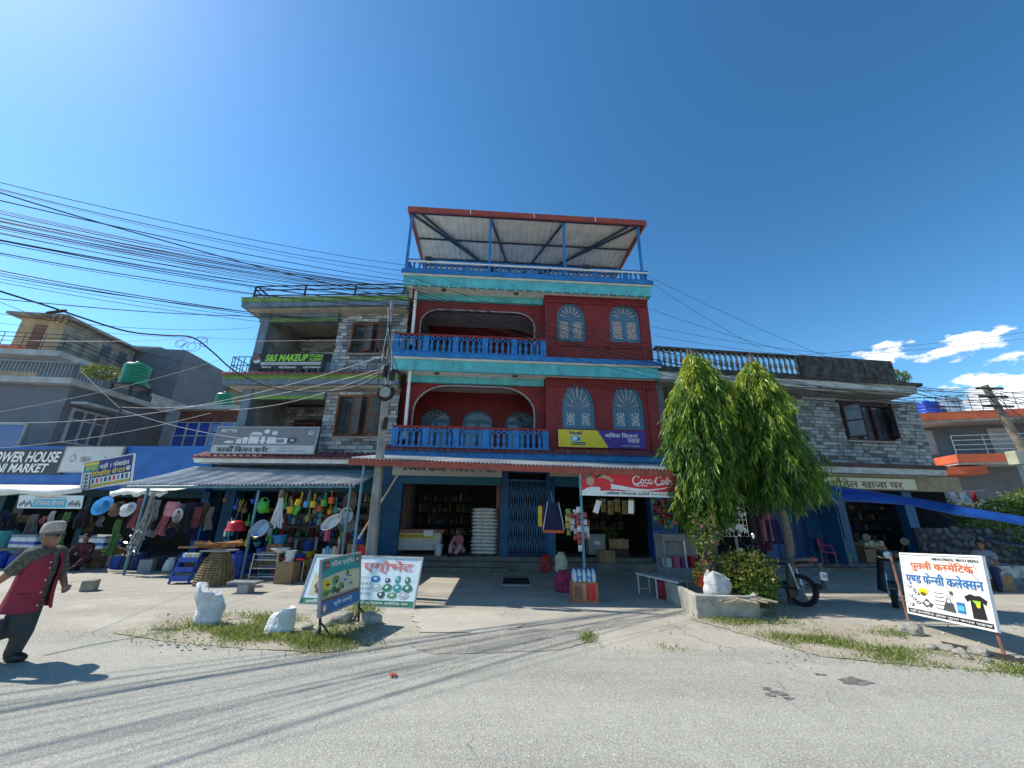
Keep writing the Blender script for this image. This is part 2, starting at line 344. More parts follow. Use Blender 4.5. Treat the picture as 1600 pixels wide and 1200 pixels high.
# ================================================================ GROUND
def ground_mat(name, base, base2, speck, sp_scale, sp_amt, stain, crack=0.0, big=0.35, bump=0.5, track=0.45):
    m = bpy.data.materials.new(name); m.use_nodes = True; nt = m.node_tree; N = nt.nodes; L = nt.links; b = N['Principled BSDF']
    b.inputs['Roughness'].default_value = 0.92; b.inputs['Specular IOR Level'].default_value = 0.25
    tc = N.new('ShaderNodeTexCoord'); V = tc.outputs['Object']
    def noise(sc, det=6, ro=0.55):
        n = N.new('ShaderNodeTexNoise'); n.inputs['Scale'].default_value = sc; n.inputs['Detail'].default_value = det; n.inputs['Roughness'].default_value = ro; L.new(V, n.inputs['Vector']); return n.outputs['Fac']
    def rng(v, a, b_, c=0, d=1):
        n = N.new('ShaderNodeMapRange'); n.inputs[1].default_value = a; n.inputs[2].default_value = b_; n.inputs[3].default_value = c; n.inputs[4].default_value = d; L.new(v, n.inputs[0]); return n.outputs[0]
    def mix(f, a, c):
        n = N.new('ShaderNodeMix'); n.data_type = 'RGBA'; L.new(f, n.inputs[0])
        for s_, v in ((6, a), (7, c)):
            if isinstance(v, tuple): n.inputs[s_].default_value = v+(1,)
            else: L.new(v, n.inputs[s_])
        return n.outputs[2]
    c = mix(rng(noise(big, 7, 0.6), 0.35, 0.65), base, base2)
    c = mix(rng(noise(2.3, 8, 0.65), 0.52, 0.75, 0, 0.5), c, stain)
    mpt = N.new('ShaderNodeMapping'); mpt.inputs['Scale'].default_value = (0.10, 0.85, 1); mpt.inputs['Rotation'].default_value = (0, 0, R(4)); L.new(V, mpt.inputs[0])
    nt_ = N.new('ShaderNodeTexNoise'); nt_.inputs['Scale'].default_value = 1.6; nt_.inputs['Detail'].default_value = 7; nt_.inputs['Roughness'].default_value = .62; L.new(mpt.outputs[0], nt_.inputs['Vector'])
    c = mix(rng(nt_.outputs['Fac'], 0.42, 0.66, 0, track), c, tuple(v*.62 for v in base))
    c = mix(rng(noise(0.9, 9, 0.7), 0.55, 0.70, 0, track*.8), c, tuple(min(1, v*1.22) for v in base))
    n1 = noise(sp_scale, 3, 0.6)
    c = mix(rng(n1, 0.5, 0.68, 0, sp_amt), c, speck)
    c = mix(rng(noise(sp_scale*0.55, 3, 0.7), 0.56, 0.72, 0, sp_amt*0.8), c, tuple(v*0.35 for v in base))
    if crack > 0:
        vo = N.new('ShaderNodeTexVoronoi'); vo.feature = 'DISTANCE_TO_EDGE'; vo.inputs['Scale'].default_value = 0.62
        nn = N.new('ShaderNodeTexNoise'); nn.inputs['Scale'].default_value = 1.7; nn.inputs['Detail'].default_value = 6; L.new(V, nn.inputs['Vector'])
        vm = N.new('ShaderNodeVectorMath'); vm.operation = 'MULTIPLY_ADD'; vm.inputs[1].default_value = (0.9, 0.9, 0.9); L.new(nn.outputs['Color'], vm.inputs[0]); L.new(V, vm.inputs[2]); L.new(vm.outputs[0], vo.inputs['Vector'])
        cr = rng(vo.outputs['Distance'], 0.0, 0.007, 1, 0)
        mm = N.new('ShaderNodeMath'); mm.operation = 'MULTIPLY'; L.new(cr, mm.inputs[0]); L.new(rng(noise(0.5, 3), 0.5, 0.6, 0, crack), mm.inputs[1])
        c = mix(mm.outputs[0], c, (0.05, 0.045, 0.04))
    L.new(c, b.inputs['Base Color'])
    bp = N.new('ShaderNodeBump'); bp.inputs['Strength'].default_value = bump; bp.inputs['Distance'].default_value = 0.012; L.new(n1, bp.inputs['Height'])
    b2 = N.new('ShaderNodeBump'); b2.inputs['Strength'].default_value = 0.35; b2.inputs['Distance'].default_value = 0.05; L.new(noise(3.0, 6), b2.inputs['Height']); L.new(b2.outputs[0], bp.inputs['Normal']); L.new(bp.outputs[0], b.inputs['Normal'])
    MATS[name] = m; return m
G_APRON = ground_mat('dusty_concrete', (0.41, 0.38, 0.31), (0.32, 0.295, 0.24), (0.54, 0.51, 0.43), 46, 0.8, (0.21, 0.185, 0.145), crack=0.85, big=0.6, bump=0.6, track=.75)
G_ROAD = ground_mat('worn_asphalt', (0.365, 0.355, 0.30), (0.315, 0.305, 0.262), (0.56, 0.55, 0.48), 66, 0.85, (0.25, 0.242, 0.21), crack=0.6, big=0.22, bump=0.9, track=.7)
G_DIRT = ground_mat('verge_dirt', (0.38, 0.34, 0.265), (0.29, 0.255, 0.19), (0.50, 0.46, 0.37), 30, 0.6, (0.12, 0.10, 0.07), big=1.5, bump=0.9)
mb = MB(); mb.grid(4, 4, lambda a, b: (-900+1800*a, -300+1800*b, 0.0)); struct(mb.build('ground', G_APRON))
# the road: asphalt with a ragged far edge
edge_px = [(-500, 1012), (-250, 1004), (0, 998), (180, 993), (300, 1010), (420, 1018), (560, 1024), (640, 1013), (760, 1006), (900, 1012), (1000, 1021), (1100, 1016), (1200, 1012), (1300, 1030), (1450, 1046), (1600, 1056), (1800, 1075), (2100, 1100)]
E = []
for i in range(len(edge_px)-1):
    for k in range(14):
        t = k/14; px = edge_px[i][0]*(1-t)+edge_px[i+1][0]*t; py = edge_px[i][1]*(1-t)+edge_px[i+1][1]*t
        g = gnd(px, py); E.append((g.x, g.y+random.uniform(-.05, .05)+0.05*math.sin(px*.05)+.06*math.sin(px*.021+1)+.035*math.sin(px*.23), 0.004))
E = [(-120, E[0][1]+14, .004), (-40, E[0][1]+2.6, 0.004)]+E+[(60, E[-1][1]-6.0, .004), (140, E[-1][1]-17, .004)]
mb = MB(); mb.strip(E, [(x, -40 if abs(x) < 100 else -60, 0.004) for x, y, z in E]); struct(mb.build('road', G_ROAD))
# patched concrete slabs and dirt verges lying on the forecourt
def patch(name, pts, z, mt, jit=0.04, sub=6):
    P = []
    for i in range(len(pts)):
        a = Vector(pts[i]); b = Vector(pts[(i+1) % len(pts)])
        for k in range(sub): c = a.lerp(b, k/sub); P.append((c.x+random.uniform(-jit, jit), c.y+random.uniform(-jit, jit), z))
    me = bpy.data.meshes.new(name); me.from_pydata(P, [], [tuple(range(len(P)))]); me.materials.append(mt); me.update()
    bm = bmesh.new(); bm.from_mesh(me); bmesh.ops.recalc_face_normals(bm, faces=bm.faces)
    if bm.faces and bm.faces[:][0].normal.z < 0: bmesh.ops.reverse_faces(bm, faces=bm.faces)
    bm.to_mesh(me); bm.free()
    return struct(link(name, me))
def gp(*pts): return [tuple(gnd(*p))[:2] for p in pts]
patch('verge', gp((175, 990), (250, 968), (420, 960), (520, 958), (600, 970), (585, 1005), (520, 1020), (400, 1016), (270, 1004)), 0.009, G_DIRT, .02, 16)
patch('verge', gp((1080, 968), (1190, 960), (1290, 975), (1400, 978), (1500, 985), (1640, 1012), (1640, 1056), (1500, 1046), (1380, 1036), (1280, 1026), (1190, 1000)), 0.009, G_DIRT, .02, 16)
patch('concrete_patch', gp((640, 962), (770, 958), (820, 975), (790, 992), (660, 988)), 0.0085, ground_mat('pale_concrete', (0.47, 0.435, 0.36), (0.40, 0.365, 0.295), (0.52, 0.49, 0.42), 40, 0.4, (0.30, 0.27, 0.22), big=0.9), 0.05)
patch('oil_stain', gp((1308, 1062), (1330, 1058), (1366, 1068), (1350, 1072), (1320, 1069)), 0.0085, mat('oil', (0.17, 0.163, 0.145), 0.8, 0.3, 20), 0.01)
for p in ((1197, 1077), (1210, 1082), (1222, 1086), (1205, 1087), (1282, 1055), (1232, 1092)):
    g = gnd(*p); patch('oil_stain', [(g.x-.05, g.y-.02), (g.x+.05, g.y-.025), (g.x+.06, g.y+.02), (g.x-.04, g.y+.03)], 0.0085, MATS['oil'], 0.015, 3)

G_PATCH = ground_mat('old_asphalt_patch', (0.30, 0.285, 0.24), (0.25, 0.235, 0.20), (0.46, 0.44, 0.38), 50, 0.9, (0.19, 0.18, 0.15), big=1.2, bump=.9)
patch('asphalt_patch', gp((640, 1010), (720, 992), (830, 984), (905, 986), (925, 1003), (880, 1016), (760, 1022), (670, 1022)), 0.0095, G_PATCH, .03, 12)

# ================================================================ RED HOUSE
RED = Frame(0.0, 12.25, R(3.4))
M_RED = brick_mat('red_painted_brick', (0.30, 0.024, 0.022), (0.24, 0.018, 0.018), (0.12, 0.010, 0.010), 0.24, 0.078, proud=0.9)
M_REDP = mat('red_paint', (0.24, 0.022, 0.02), 0.65, 0.15, 5, stain=0.25)
M_BLUE = mat('blue_paint', (0.02, 0.18, 0.47), 0.55, 0.14, 4, stain=0.6, streak=(3.5, 3.5, .6), stain_col=(0.035, 0.075, 0.14), stain_scale=1.6)
M_SHOPBLUE = mat('shop_blue_paint', (0.012, 0.10, 0.24), 0.55, 0.14, 4, stain=0.55, streak=(3.5, 3.5, .6),  stain_col=(0.01, 0.05, 0.12))
M_TEAL = mat('teal_paint', (0.10, 0.44, 0.47), 0.65, 0.12, 3, stain=0.6, streak=(3.5, 3.5, .6), stain_col=(0.07, 0.20, 0.20), stain_scale=1.6)
M_CREAM = mat('cream_paint', (0.62, 0.60, 0.53), 0.7, 0.07, 3, stain=0.45, stain_col=(0.3, 0.28, 0.24))
M_WINBLUE = mat('window_blue_grey', (0.07, 0.17, 0.25), 0.5, 0.1, 8)
M_GLASS = mat('window_glass', (0.10, 0.13, 0.15), 0.08, 0.1, 2, spec=0.9)
M_WHITE = mat('white_paint', (0.74, 0.74, 0.72), 0.5, 0.06, 6, stain=0.2, stain_col=(0.4, 0.38, 0.34))
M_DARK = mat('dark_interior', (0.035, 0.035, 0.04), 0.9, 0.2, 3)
M_TILE = mat('maroon_tile', (0.19, 0.055, 0.06), 0.6, 0.16, 5, rnd=0.22, bump=0.15, stain=0.25, stain_col=(0.08, 0.04, 0.04))
M_RUSTRED = mat('rust_red_steel', (0.33, 0.065, 0.04), 0.55, 0.14, 6, stain=0.35, stain_col=(0.12, 0.03, 0.02))
M_STEELDK = mat('dark_blue_steel', (0.02, 0.05, 0.09), 0.45, 0.15, 5)
M_SHEETW = mat('white_sheet_underside', (0.74, 0.66, 0.49), 0.45, 0.08, 2, stain=0.2, stain_col=(0.3, 0.26, 0.2))
M_SHUT0 = mat('teal_soffit_paint', (0.012, 0.13, 0.22), 0.6, 0.15, 4)
M_PVC = mat('pvc_pipe', (0.72, 0.71, 0.67), 0.4, 0.08, 4)
M_CURT = mat('floral_curtain', (0.55, 0.48, 0.42), 0.9, 0.3, 22, col2=(0.20, 0.10, 0.08))
M_BULB = mat('bulb_glass', (0.75, 0.75, 0.72), 0.2, 0.0)

red = frame_thing('red_house', 'tall red brick house with bright blue balustrades and an open roof shelter', 'house', RED)
q = RED.q
UL = q(627, 421)[0]; UR = q(1021, 441)[0]                     # slab ends
Z1 = 3.42; Z2 = q(820, 556)[1]; Z3 = q(820, 428)[1]           # top faces of the slabs
DW = 0.42                                                      # depth of the brick bay behind the slab edge
UB = q(852, 540, DW)[0]; UE = q(1016, 520, DW)[0]; UW = q(640, 500, 0.3)[0]
DEPTH = 7.5
def arched_wall(mb, u0, u1, z0, z1, d, ops, th=0.18, n=10):
    """front face at depth d from u0..u1, z0..z1, openings (a, b, sill, spring, rise); reveals th deep"""
    ops = sorted(ops); cur = u0
    def quad(a, b, c, e): mb._add([a, b, c, e], [(0, 1, 2, 3)])
    for a, b, s, sp, rise in ops:
        if a > cur: quad((cur, d, z0), (a, d, z0), (a, d, z1), (cur, d, z1))
        if s > z0: quad((a, d, z0), (b, d, z0), (b, d, s), (a, d, s))
        arcp = [(a+(b-a)/2-(b-a)/2*math.cos(math.pi*i/n), sp+rise*math.sin(math.pi*i/n)) for i in range(n+1)]
        mb.strip([(x, d, z) for x, z in arcp], [(x, d, z1) for x, z in arcp])
        loop = [(a, s)]+arcp+[(b, s)]
        mb.strip([(x, d, z) for x, z in loop], [(x, d+th, z) for x, z in loop]); quad((a, d, s), (b, d, s), (b, d+th, s), (a, d+th, s))
        cur = b
    if cur < u1: quad((cur, d, z0), (u1, d, z0), (u1, d, z1), (cur, d, z1))
def round_wall(mb, u0, u1, z0, z1, d, a, b, s, top, rad, th=0.2, n=6):
    """wall with one wide opening whose upper corners are rounded"""
    def quad(p, r_, t, v): mb._add([p, r_, t, v], [(0, 1, 2, 3)])
    quad((u0, d, z0), (a, d, z0), (a, d, z1), (u0, d, z1)); quad((b, d, z0), (u1, d, z0), (u1, d, z1), (b, d, z1))
    if s > z0: quad((a, d, z0), (b, d, z0), (b, d, s), (a, d, s))
    L = arc(a+rad, top-rad*.8, rad, rad*.8, 180, 90, n)+arc(b-rad, top-rad*.8, rad, rad*.8, 90, 0, n)
    mb.strip([(x, d, z) for x, z in L], [(x, d, z1) for x, z in L])
    loop = [(a, s)]+L+[(b, s)]; mb.strip([(x, d, z) for x, z in loop], [(x, d+th, z) for x, z in loop])
    return loop
def arch_window(parent, u0, u1, s, sp, rise, d, curtain=False, grille=True):
    fr = MB(); n = 12; t = 0.07
    def outl(k): return [(u0+k, s+k)]+[((u0+u1)/2-((u1-u0)/2-k)*math.cos(math.pi*i/n), sp+(rise-k)*math.sin(math.pi*i/n)) for i in range(n+1)]+[(u1-k, s+k)]
    fr.ringprism(outl(0.003), outl(t), d+0.05, d+0.13)
    fr.box(u0+t, u1-t, d+0.06, d+0.12, sp-0.03, sp+0.05); um = (u0+u1)/2
    fr.box(um-0.035, um+0.035, d+0.055, d+0.125, s+t, sp-0.03)
    wobj = fr.build('window', M_WINBLUE, parent)
    for a, b in ((u0+t, um-0.035), (um+0.035, u1-t)):
        lf = MB(); k = 0.055
        lf.ringprism([(a, s+t), (b, s+t), (b, sp-.03), (a, sp-.03)], [(a+k, s+t+k*1.4), (b-k, s+t+k*1.4), (b-k, sp-.03-k), (a+k, sp-.03-k)], d+0.07, d+0.11); lf.build('casement', M_WINBLUE, wobj)
        pn = MB(); pn.box(a+k, b-k, d+0.088, d+0.094, s+t+k*1.4, sp-.03-k); pn.build('pane', M_GLASS if not curtain else M_CURTG, wobj)
        if grille:
            g = MB(); cx = (a+b)/2; hz = sp-s-t; zz = s+t+hz*.5; hw = (b-a)/2-k
            for r_ in range(3):
                z0 = s+t+hz*(0.24+0.26*r_)
                L = arc(cx, z0, hw*.75, hz*.10, 0, 360, 12); g.tube([(x, d+.08, z) for x, z in L], 0.008, 4)
            g.tube([(cx, d+.08, s+t+k), (cx, d+.08, sp-.06)], 0.008, 4)
            for sgn in (-1, 1): g.tube([(cx+sgn*hw*.75, d+.08, s+t+k), (cx+sgn*hw*.3, d+.08, zz), (cx+sgn*hw*.75, d+.08, sp-.06)], 0.008, 4)
            g.build('grille', M_WHITE, wobj)
    fan = MB(); fan.prism([(um-((u1-u0)/2-t)*math.cos(math.pi*i/n), sp+.05+(rise-t-.05)*math.sin(math.pi*i/n)) for i in range(n+1)], d+0.095, d+0.10); fan.build('fanlight', M_GLASS, wobj)
    for i in range(7):
        t_ = math.pi*(i+.5)/7; c, s_ = -math.cos(t_), math.sin(t_); hw = (u1-u0)/2-t-.02; hr = rise-t-.07
        rp = MB(); rp.bar((um+c*hw*.42, d+.082, sp+.06+s_*hr*.42), (um+c*hw*.93, d+.082, sp+.06+s_*hr*.93), 0.03, 0.02, up=(0, 1, 0)); rp.build('ray', M_RAY, wobj)
    if curtain: pass
    return wobj
M_RAY = mat('weathered_ray_paint', (.42, .45, .47), .6, .2, 8)
M_CURTG = mat('curtained_glass', (0.50, 0.44, 0.38), 0.25, 0.25, 16, col2=(0.16, 0.07, 0.05), spec=0.7)

# slabs: a blue fascia over a cream bead and a set-back teal band
for zt, nm in ((Z3, 'roof'), (Z2, 'floor')):
    b = MB(); b.box(UL, UR, 0.0, DEPTH, zt-0.17, zt); b.build('slab', M_BLUE, red, bevel=0.01)
    b = MB(); b.box(UL+0.04, UR-0.04, 0.05, DEPTH-.05, zt-0.235, zt-0.17); b.build('bead', M_CREAM, red)
    b = MB(); b.box(UL+0.09, UR-0.09, 0.11, 0.21, zt-0.62, zt-0.235); b.box(UL+.09, UL+.19, .21, DEPTH-.1, zt-.62, zt-.235); b.box(UR-.19, UR-.09, .21, DEPTH-.1, zt-.62, zt-.235); b.build('cornice', M_TEAL, red)
    b = MB(); b.box(UL+0.19, UR-0.19, 0.21, DEPTH-.1, zt-0.615, zt-0.235); b.build('soffit', M_CREAM, red)
    b = MB(); b.box(UW+.02, UB-.02, 0.66, 0.79, zt-0.86, zt-0.616); b.build('beam', M_TEAL, red)
    for px in (340, 750):
        u = q(600+px/3.636, 300+555/3.636, .4)[0]; b = MB(); b.lathe([(.10, zt-.616), (.10, zt-.64), (.05, zt-.67)], 12, (u, 0.36, 0)); b.build('ceiling_lamp', mat('lamp_brown', (0.10, 0.07, 0.05), 0.4, 0.1), red, smooth=True)
b = MB()
for i in range(26):
    u = UL+.35+i*(UR-UL-.7)/25; b.lathe([(.004, Z3-.60), (.006, Z3-.62), (.016, Z3-.645), (.018, Z3-.67), (.008, Z3-.69)], 6, (u, 0.095+random.uniform(-.01, .01), random.uniform(-.015, .015)))
stuff(b.build('bulb_string', M_BULB, red))
b = MB(); b.box(UL+.02, UR+.05, .02, DEPTH, Z1-.20, Z1-.005); b.build('slab', M_BLUE, red); b = MB(); b.box(UL+.04, UR+.03, .05, 3.5, Z1-.31, Z1-.201); b.build('slab_soffit', M_SHUT0, red)
# tile ledge over the shop slab
def tile_ledge(parent, u0, u1, d, z, step=0.21, slope=R(24), dd=0.36, mt=M_TILE):
    me = MB(); me.prism([(0, 0), (.05, .03), (.105, .045), (.16, .03), (.21, 0), (.21, -.02), (0, -.02)], 0.0, dd); me = me.mesh('tile', mt)
    n = int((u1-u0)/step)
    for i in range(n):
        o = link('tile', me, parent, (u0+(u1-u0)*i/n, d, z)); o.rotation_euler = (slope+random.uniform(-.02, .02), random.uniform(-.02, .02), random.uniform(-.02, .02)); o.scale = ((u1-u0)/n/.21*random.uniform(.95, .99), random.uniform(.96, 1.03), 1)
tile_ledge(red, UL-.1, UR+.1, -0.10, Z1+.0)
# storeys
for zi, (zf, zt, wy, ay, cur) in enumerate(((Z1, Z2, (597, 640, 670), (604, 664), False), (Z2, Z3, (473, 497, 533), (486, 524), True))):
    ztop = zt-0.5
    wall = MB(); ops = []
    for (xa, xb, xa2, xb2) in (((878, 929, 957, 1006) if zi == 0 else (870, 914, 952, 999)),):
        for (a, b_) in ((xa, xb), (xa2, xb2)):
            ym = wy[1]; ua = q(a, ym, DW)[0]; ub = q(b_, ym, DW)[0]; mid = (a+b_)/2
            ops.append((ua, ub, q(mid, wy[2]+(1.5 if a > 940 else 0), DW)[1], q(mid, wy[1], DW)[1]-.02, q(mid, wy[0]+(2.5 if a > 940 else 0), DW)[1]-q(mid, wy[1], DW)[1]+.02))
    arched_wall(wall, UB, UE, zf, ztop, DW, ops)
    wall._add([(UB, DW, zf), (UB, 3.4, zf), (UB, 3.4, ztop), (UB, DW, ztop)], [(0, 1, 2, 3)])           # bay return
    wall._add([(UE, DW, zf), (UE, DEPTH, zf), (UE, DEPTH, ztop), (UE, DW, ztop)], [(0, 1, 2, 3)])
    wall._add([(UW, .3, zf), (UW, DEPTH, zf), (UW, DEPTH, ztop), (UW, .3, ztop)], [(0, 1, 2, 3)])
    # arched balcony screen
    a = q(646 if zi == 0 else 657, (ay[0]+ay[1])/2, .8)[0]; b_ = q(835, (ay[0]+ay[1])/2, .8)[0]; top = q(742, ay[0], .8)[1]
    loop = round_wall(wall, UW, UB, zf, ztop, .8, a, b_, zf+.1, top, (b_-a)*(.28 if zi == 0 else .17))
    wall._add([(UW, .8, zf), (UW, .3, zf), (UW, .3, ztop), (UW, .8, ztop)], [(0, 1, 2, 3)])
    # back wall of the balcony
    BD = 2.6 if zi == 0 else 3.4
    bops = []
    for (x0, x1) in ((660, 705), (724, 770), (790, 836)):
        yb = 640 if zi == 0 else 515; ua = q(x0, yb, BD)[0]; ub = q(x1, yb, BD)[0]; bops.append((ua, ub, zf+.35, zf+1.55, .42))
    bops = bops if zi == 0 else [bops[0], (bops[1][0], bops[1][1], zf+.05, zf+1.55, .42), bops[2]]
    arched_wall(wall, UW, UB, zf, ztop, BD, bops)
    wall.build('wall', M_RED, red)
    trim = MB(); trim.tube([(x, .79, z) for x, z in loop], .03, 6); trim.build('arch_trim', mat('grey_trim', (.30, .32, .34), .6), red, smooth=True)
    for o_ in ops: arch_window(red, *o_[:2], o_[2], o_[3], o_[4], DW, cur, grille=(zi == 0))
    for o_ in bops: arch_window(red, o_[0], o_[1], o_[2], o_[3], o_[4], BD, False, grille=False)
    # room darkness behind the windows
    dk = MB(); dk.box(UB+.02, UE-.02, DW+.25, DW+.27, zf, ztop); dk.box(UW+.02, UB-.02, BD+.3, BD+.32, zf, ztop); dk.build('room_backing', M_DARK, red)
    # dentil courses of the brick bay
    for k in range(3):
        b = MB(); z0 = ztop-.16-.085*k
        b.box(UB-.0, UE+.0, DW-.05+.014*k, DW-.001, z0, z0+.06); b.build('brick_course', M_RED, red)
    nd = 30
    dm = MB(); dm.box(0, .08, -.06, 0, 0, .07); dm = dm.mesh('dentil', M_REDP)
    for k in range(nd): link('dentil', dm, red, (UB+.04+k*(UE-UB-.16)/(nd-1), DW-.001, ztop-.42))
    if zi == 1:
        zs = q(930, 537, DW)[1]
        b = MB(); b.box(UB+.35, UE-.25, DW-.07, DW-.001, zs-.06, zs); b.box(UB+.4, UE-.3, DW-.045, DW-.001, zs-.15, zs-.06); b.build('sill_course', M_RED, red)
    # corner pilasters
    for pa, pb in ((UB-.001, UB+.34), (UE-.36, UE+.001)): b = MB(); b.box(pa, pb, DW-.035, DW-.001, zf, ztop-.44); b.build('pilaster', M_RED, red)
# balconies: posts, balusters with ring heads, handrail
bal = MB()
bal.box(-.035, .035, -.03, .03, 0, .46); bal.box(-.055, .055, -.035, .035, .0, .06); bal.box(-.05, .05, -.035, .035, .16, .30)
bal.ringprism(arc(0, .50, .085, .075, 0, 359, 11), arc(0, .50, .05, .042, 0, 359, 11), -.03, .03)
balm = bal.mesh('baluster', M_BLUE)
for zi, (zf, xl, xr, yt) in enumerate(((Z1, 611, 857, 667), (Z2, 625, 853, 524))):
    u0 = UL+.02 if zi else q(612, 680)[0]; u1 = q(xr, yt+10)[0]; zt = q(740, yt)[1]; zb = zt-.66
    b = MB(); b.box(u0, u1, .02, .14, zt-.07, zt); b.build('handrail', M_REDP, red); b = MB(); b.box(u0, u1, .03, .13, zb-.02, zb+.02); b.build('bottom_rail', M_BLUE, red)
    npost = 6
    for k in range(npost):
        uc = u0+.09+(u1-u0-.18)*k/(npost-1); p = MB(); p.box(uc-.10, uc+.10, .025, .135, zb, zt-.07); p.build('rail_post', M_BLUE, red)
        if k < npost-1:
            un = u0+.09+(u1-u0-.18)*(k+1)/(npost-1)
            for j in range(4):
                o = link('baluster', balm, red, (uc+.10+(un-uc-.2)*(j+.5)/4, .08, zb+.02)); o.scale = (1.0, 1, (zt-.07-zb-.02)/.575)
    # dark floor edge
    if zi == 0:
        b = MB(); b.box(u0, u1, .06, .3, Z1+.0, Z1+.16); b.build('balcony_kerb', M_REDP, red)
# drain pipes
for zi, (x0, y0, x1, y1) in enumerate(((650, 458, 645, 518), (641, 578, 634, 662))):
    ua, za = q(x0, y0, .26); ub, zb = q(x1, y1, .26); b = MB(); b.tube([(ua, .26, za+.1), (ub, .26, zb-.5)], .055, 10); b.build('drain_pipe', M_PVC, red, smooth=True)
# roof terrace railing
zr = q(820, 412)[1]; u0, u1 = UL+.12, UR-.12
b = MB(); b.box(u0, u1, .05, .17, Z3, Z3+.05); b.box(u0, u1, .05, .17, zr-.05, zr); b.build('parapet_rail', M_BLUE, red)
rm = MB(); rm.lathe([(.03, 0), (.05, .03), (.03, .08), (.045, .14), (.03, .2), (.05, .24)], 6); rm.ringprism(arc(0, .31, .07, .06, 0, 359, 9), arc(0, .31, .04, .035, 0, 359, 9), -.02, .02); rm = rm.mesh('baluster', M_BLUE)
nb = 46
for k in range(nb):
    if k % 6 == 5:
        p = MB(); uc = u0+(u1-u0)*(k+.5)/nb; p.box(uc-.08, uc+.08, .06, .16, Z3+.05, zr-.05); p.build('rail_post', M_BLUE, red)
    else:
        o = link('baluster', rm, red, (u0+(u1-u0)*(k+.5)/nb, .11, Z3+.05)); o.scale = (1, 1, (zr-.1-Z3)/.37)
for s in (u0, u1-.12):
    b = MB(); b.box(s, s+.12, .17, 4.2, Z3, Z3+.05); b.box(s, s+.12, .17, 4.2, zr-.05, zr); b.build('parapet_rail', M_BLUE, red)
    for k in range(16): o = link('baluster', rm, red, (s+.06, .35+k*.24, Z3+.05)); o.rotation_euler = (0, 0, R(90)); o.scale = (1, 1, (zr-.1-Z3)/.37)
b = MB(); zp = Z3+.30; b.tube([(u0+.1, -.01, zp), (u1-.05, -.01, zp)], .035, 8); b.build('water_pipe', M_PVC, red, smooth=True)
for px in (669, 916):
    u = q(px, 410, -.1)[0]; b = MB(); b.box(u-.13, u+.13, -.12, .04, zr-.10, zr+.03); b.build('flood_lamp', mat('black_plastic', (.03, .03, .035), .4, .1), red, bevel=.02)
# roof shelter
ufl, zfl = q(641, 330, -.15); ufr, zfr = q(1006, 352, -.15)
zF = (zfl+zfr)/2; DR = 5.2; rise = .10
ns = 12
for k in range(ns):
    a = ufl+(ufr-ufl)*k/ns; b_ = ufl+(ufr-ufl)*(k+1)/ns+.035; mbx = MB(); A = []; B = []
    nn = 12
    for i in range(nn+1):
        t = i/nn; z = .028 if (i % 4 == 0) else 0.0; x = a+(b_-a)*t; z += .004*(k % 2)
        for w_ in ((-.02, 0), (.02, 0)) if i % 4 == 0 else ((0, 0),): A.append((x+w_[0], -.15, zF+.09+z)); B.append((x+w_[0], DR, zF+.09+rise+z))
    mbx.strip(A, B); mbx.build('roof_sheet', M_SHEETW, red)
fas = MB(); fas.box(ufl-.08, ufr+.08, -.24, -.17, zF-.06, zF+.16); fas.build('roof_gutter', M_RUSTRED, red)
for u in (ufl-.08, ufr+.01): b = MB(); b.box(u, u+.07, -.17, DR, zF-.02, zF+.15); b.build('barge_board', M_RUSTRED, red)
for px in (492, 853, 1197):
    u = q(600+px/3.636, 333, -.2)[0]; b = MB(); b.box(u-.015, u+.015, -.26, -.242, zF-.05, zF+.15); b.build('gutter_clip', M_PVC, red)
posts = []
for px, py in ((640, 380), (766, 380), (881, 390), (999, 400)):
    u = q(px, py, .1)[0]; posts.append(u); b = MB(); b.box(u-.045, u+.045, -.02, .045, Z3, zF+.06); b.build('shelter_post', M_BLUE, red)
for u in (posts[0]+.05, posts[-1]-.05):
    b = MB(); b.box(u-.045, u+.045, 3.2, 3.29, Z3, zF+.1); b.build('shelter_post', M_BLUE, red)
tr = lambda a, b_, w_=.085: MB().bar(a, b_, w_, .05).build('truss_bar', M_STEELDK, red)
um = q(808, 410, 3)[0]; zt_ = zF+.04
for u in posts: tr((u, .05, zt_), (um, 4.8, zt_+rise))
tr((posts[0]+.3, -.1, zt_-.03), (um-.2, 4.9, zt_+rise-.03)); tr((posts[-1]-.3, -.1, zt_-.03), (um+.2, 4.9, zt_+rise-.03))
for dd in (.0, 1.5, 2.9): tr((ufl+.05, dd, zt_+.02+rise*dd/DR), (ufr-.05, dd, zt_+.02+rise*dd/DR), .06)
tr((ufl+.1, 3.2, zt_-.28), (ufr-.1, 3.2, zt_-.28)); tr((ufl+.1, 3.2, zt_-.05), (um, 3.2, zt_-.02)); tr((um, 3.2, zt_-.02), (ufr-.1, 3.2, zt_-.05))
for k in range(7):
    u = ufl+.6+(ufr-ufl-1.2)*k/6; tr((u, 3.2, zt_-.28), (u, 3.2, zt_), .04)

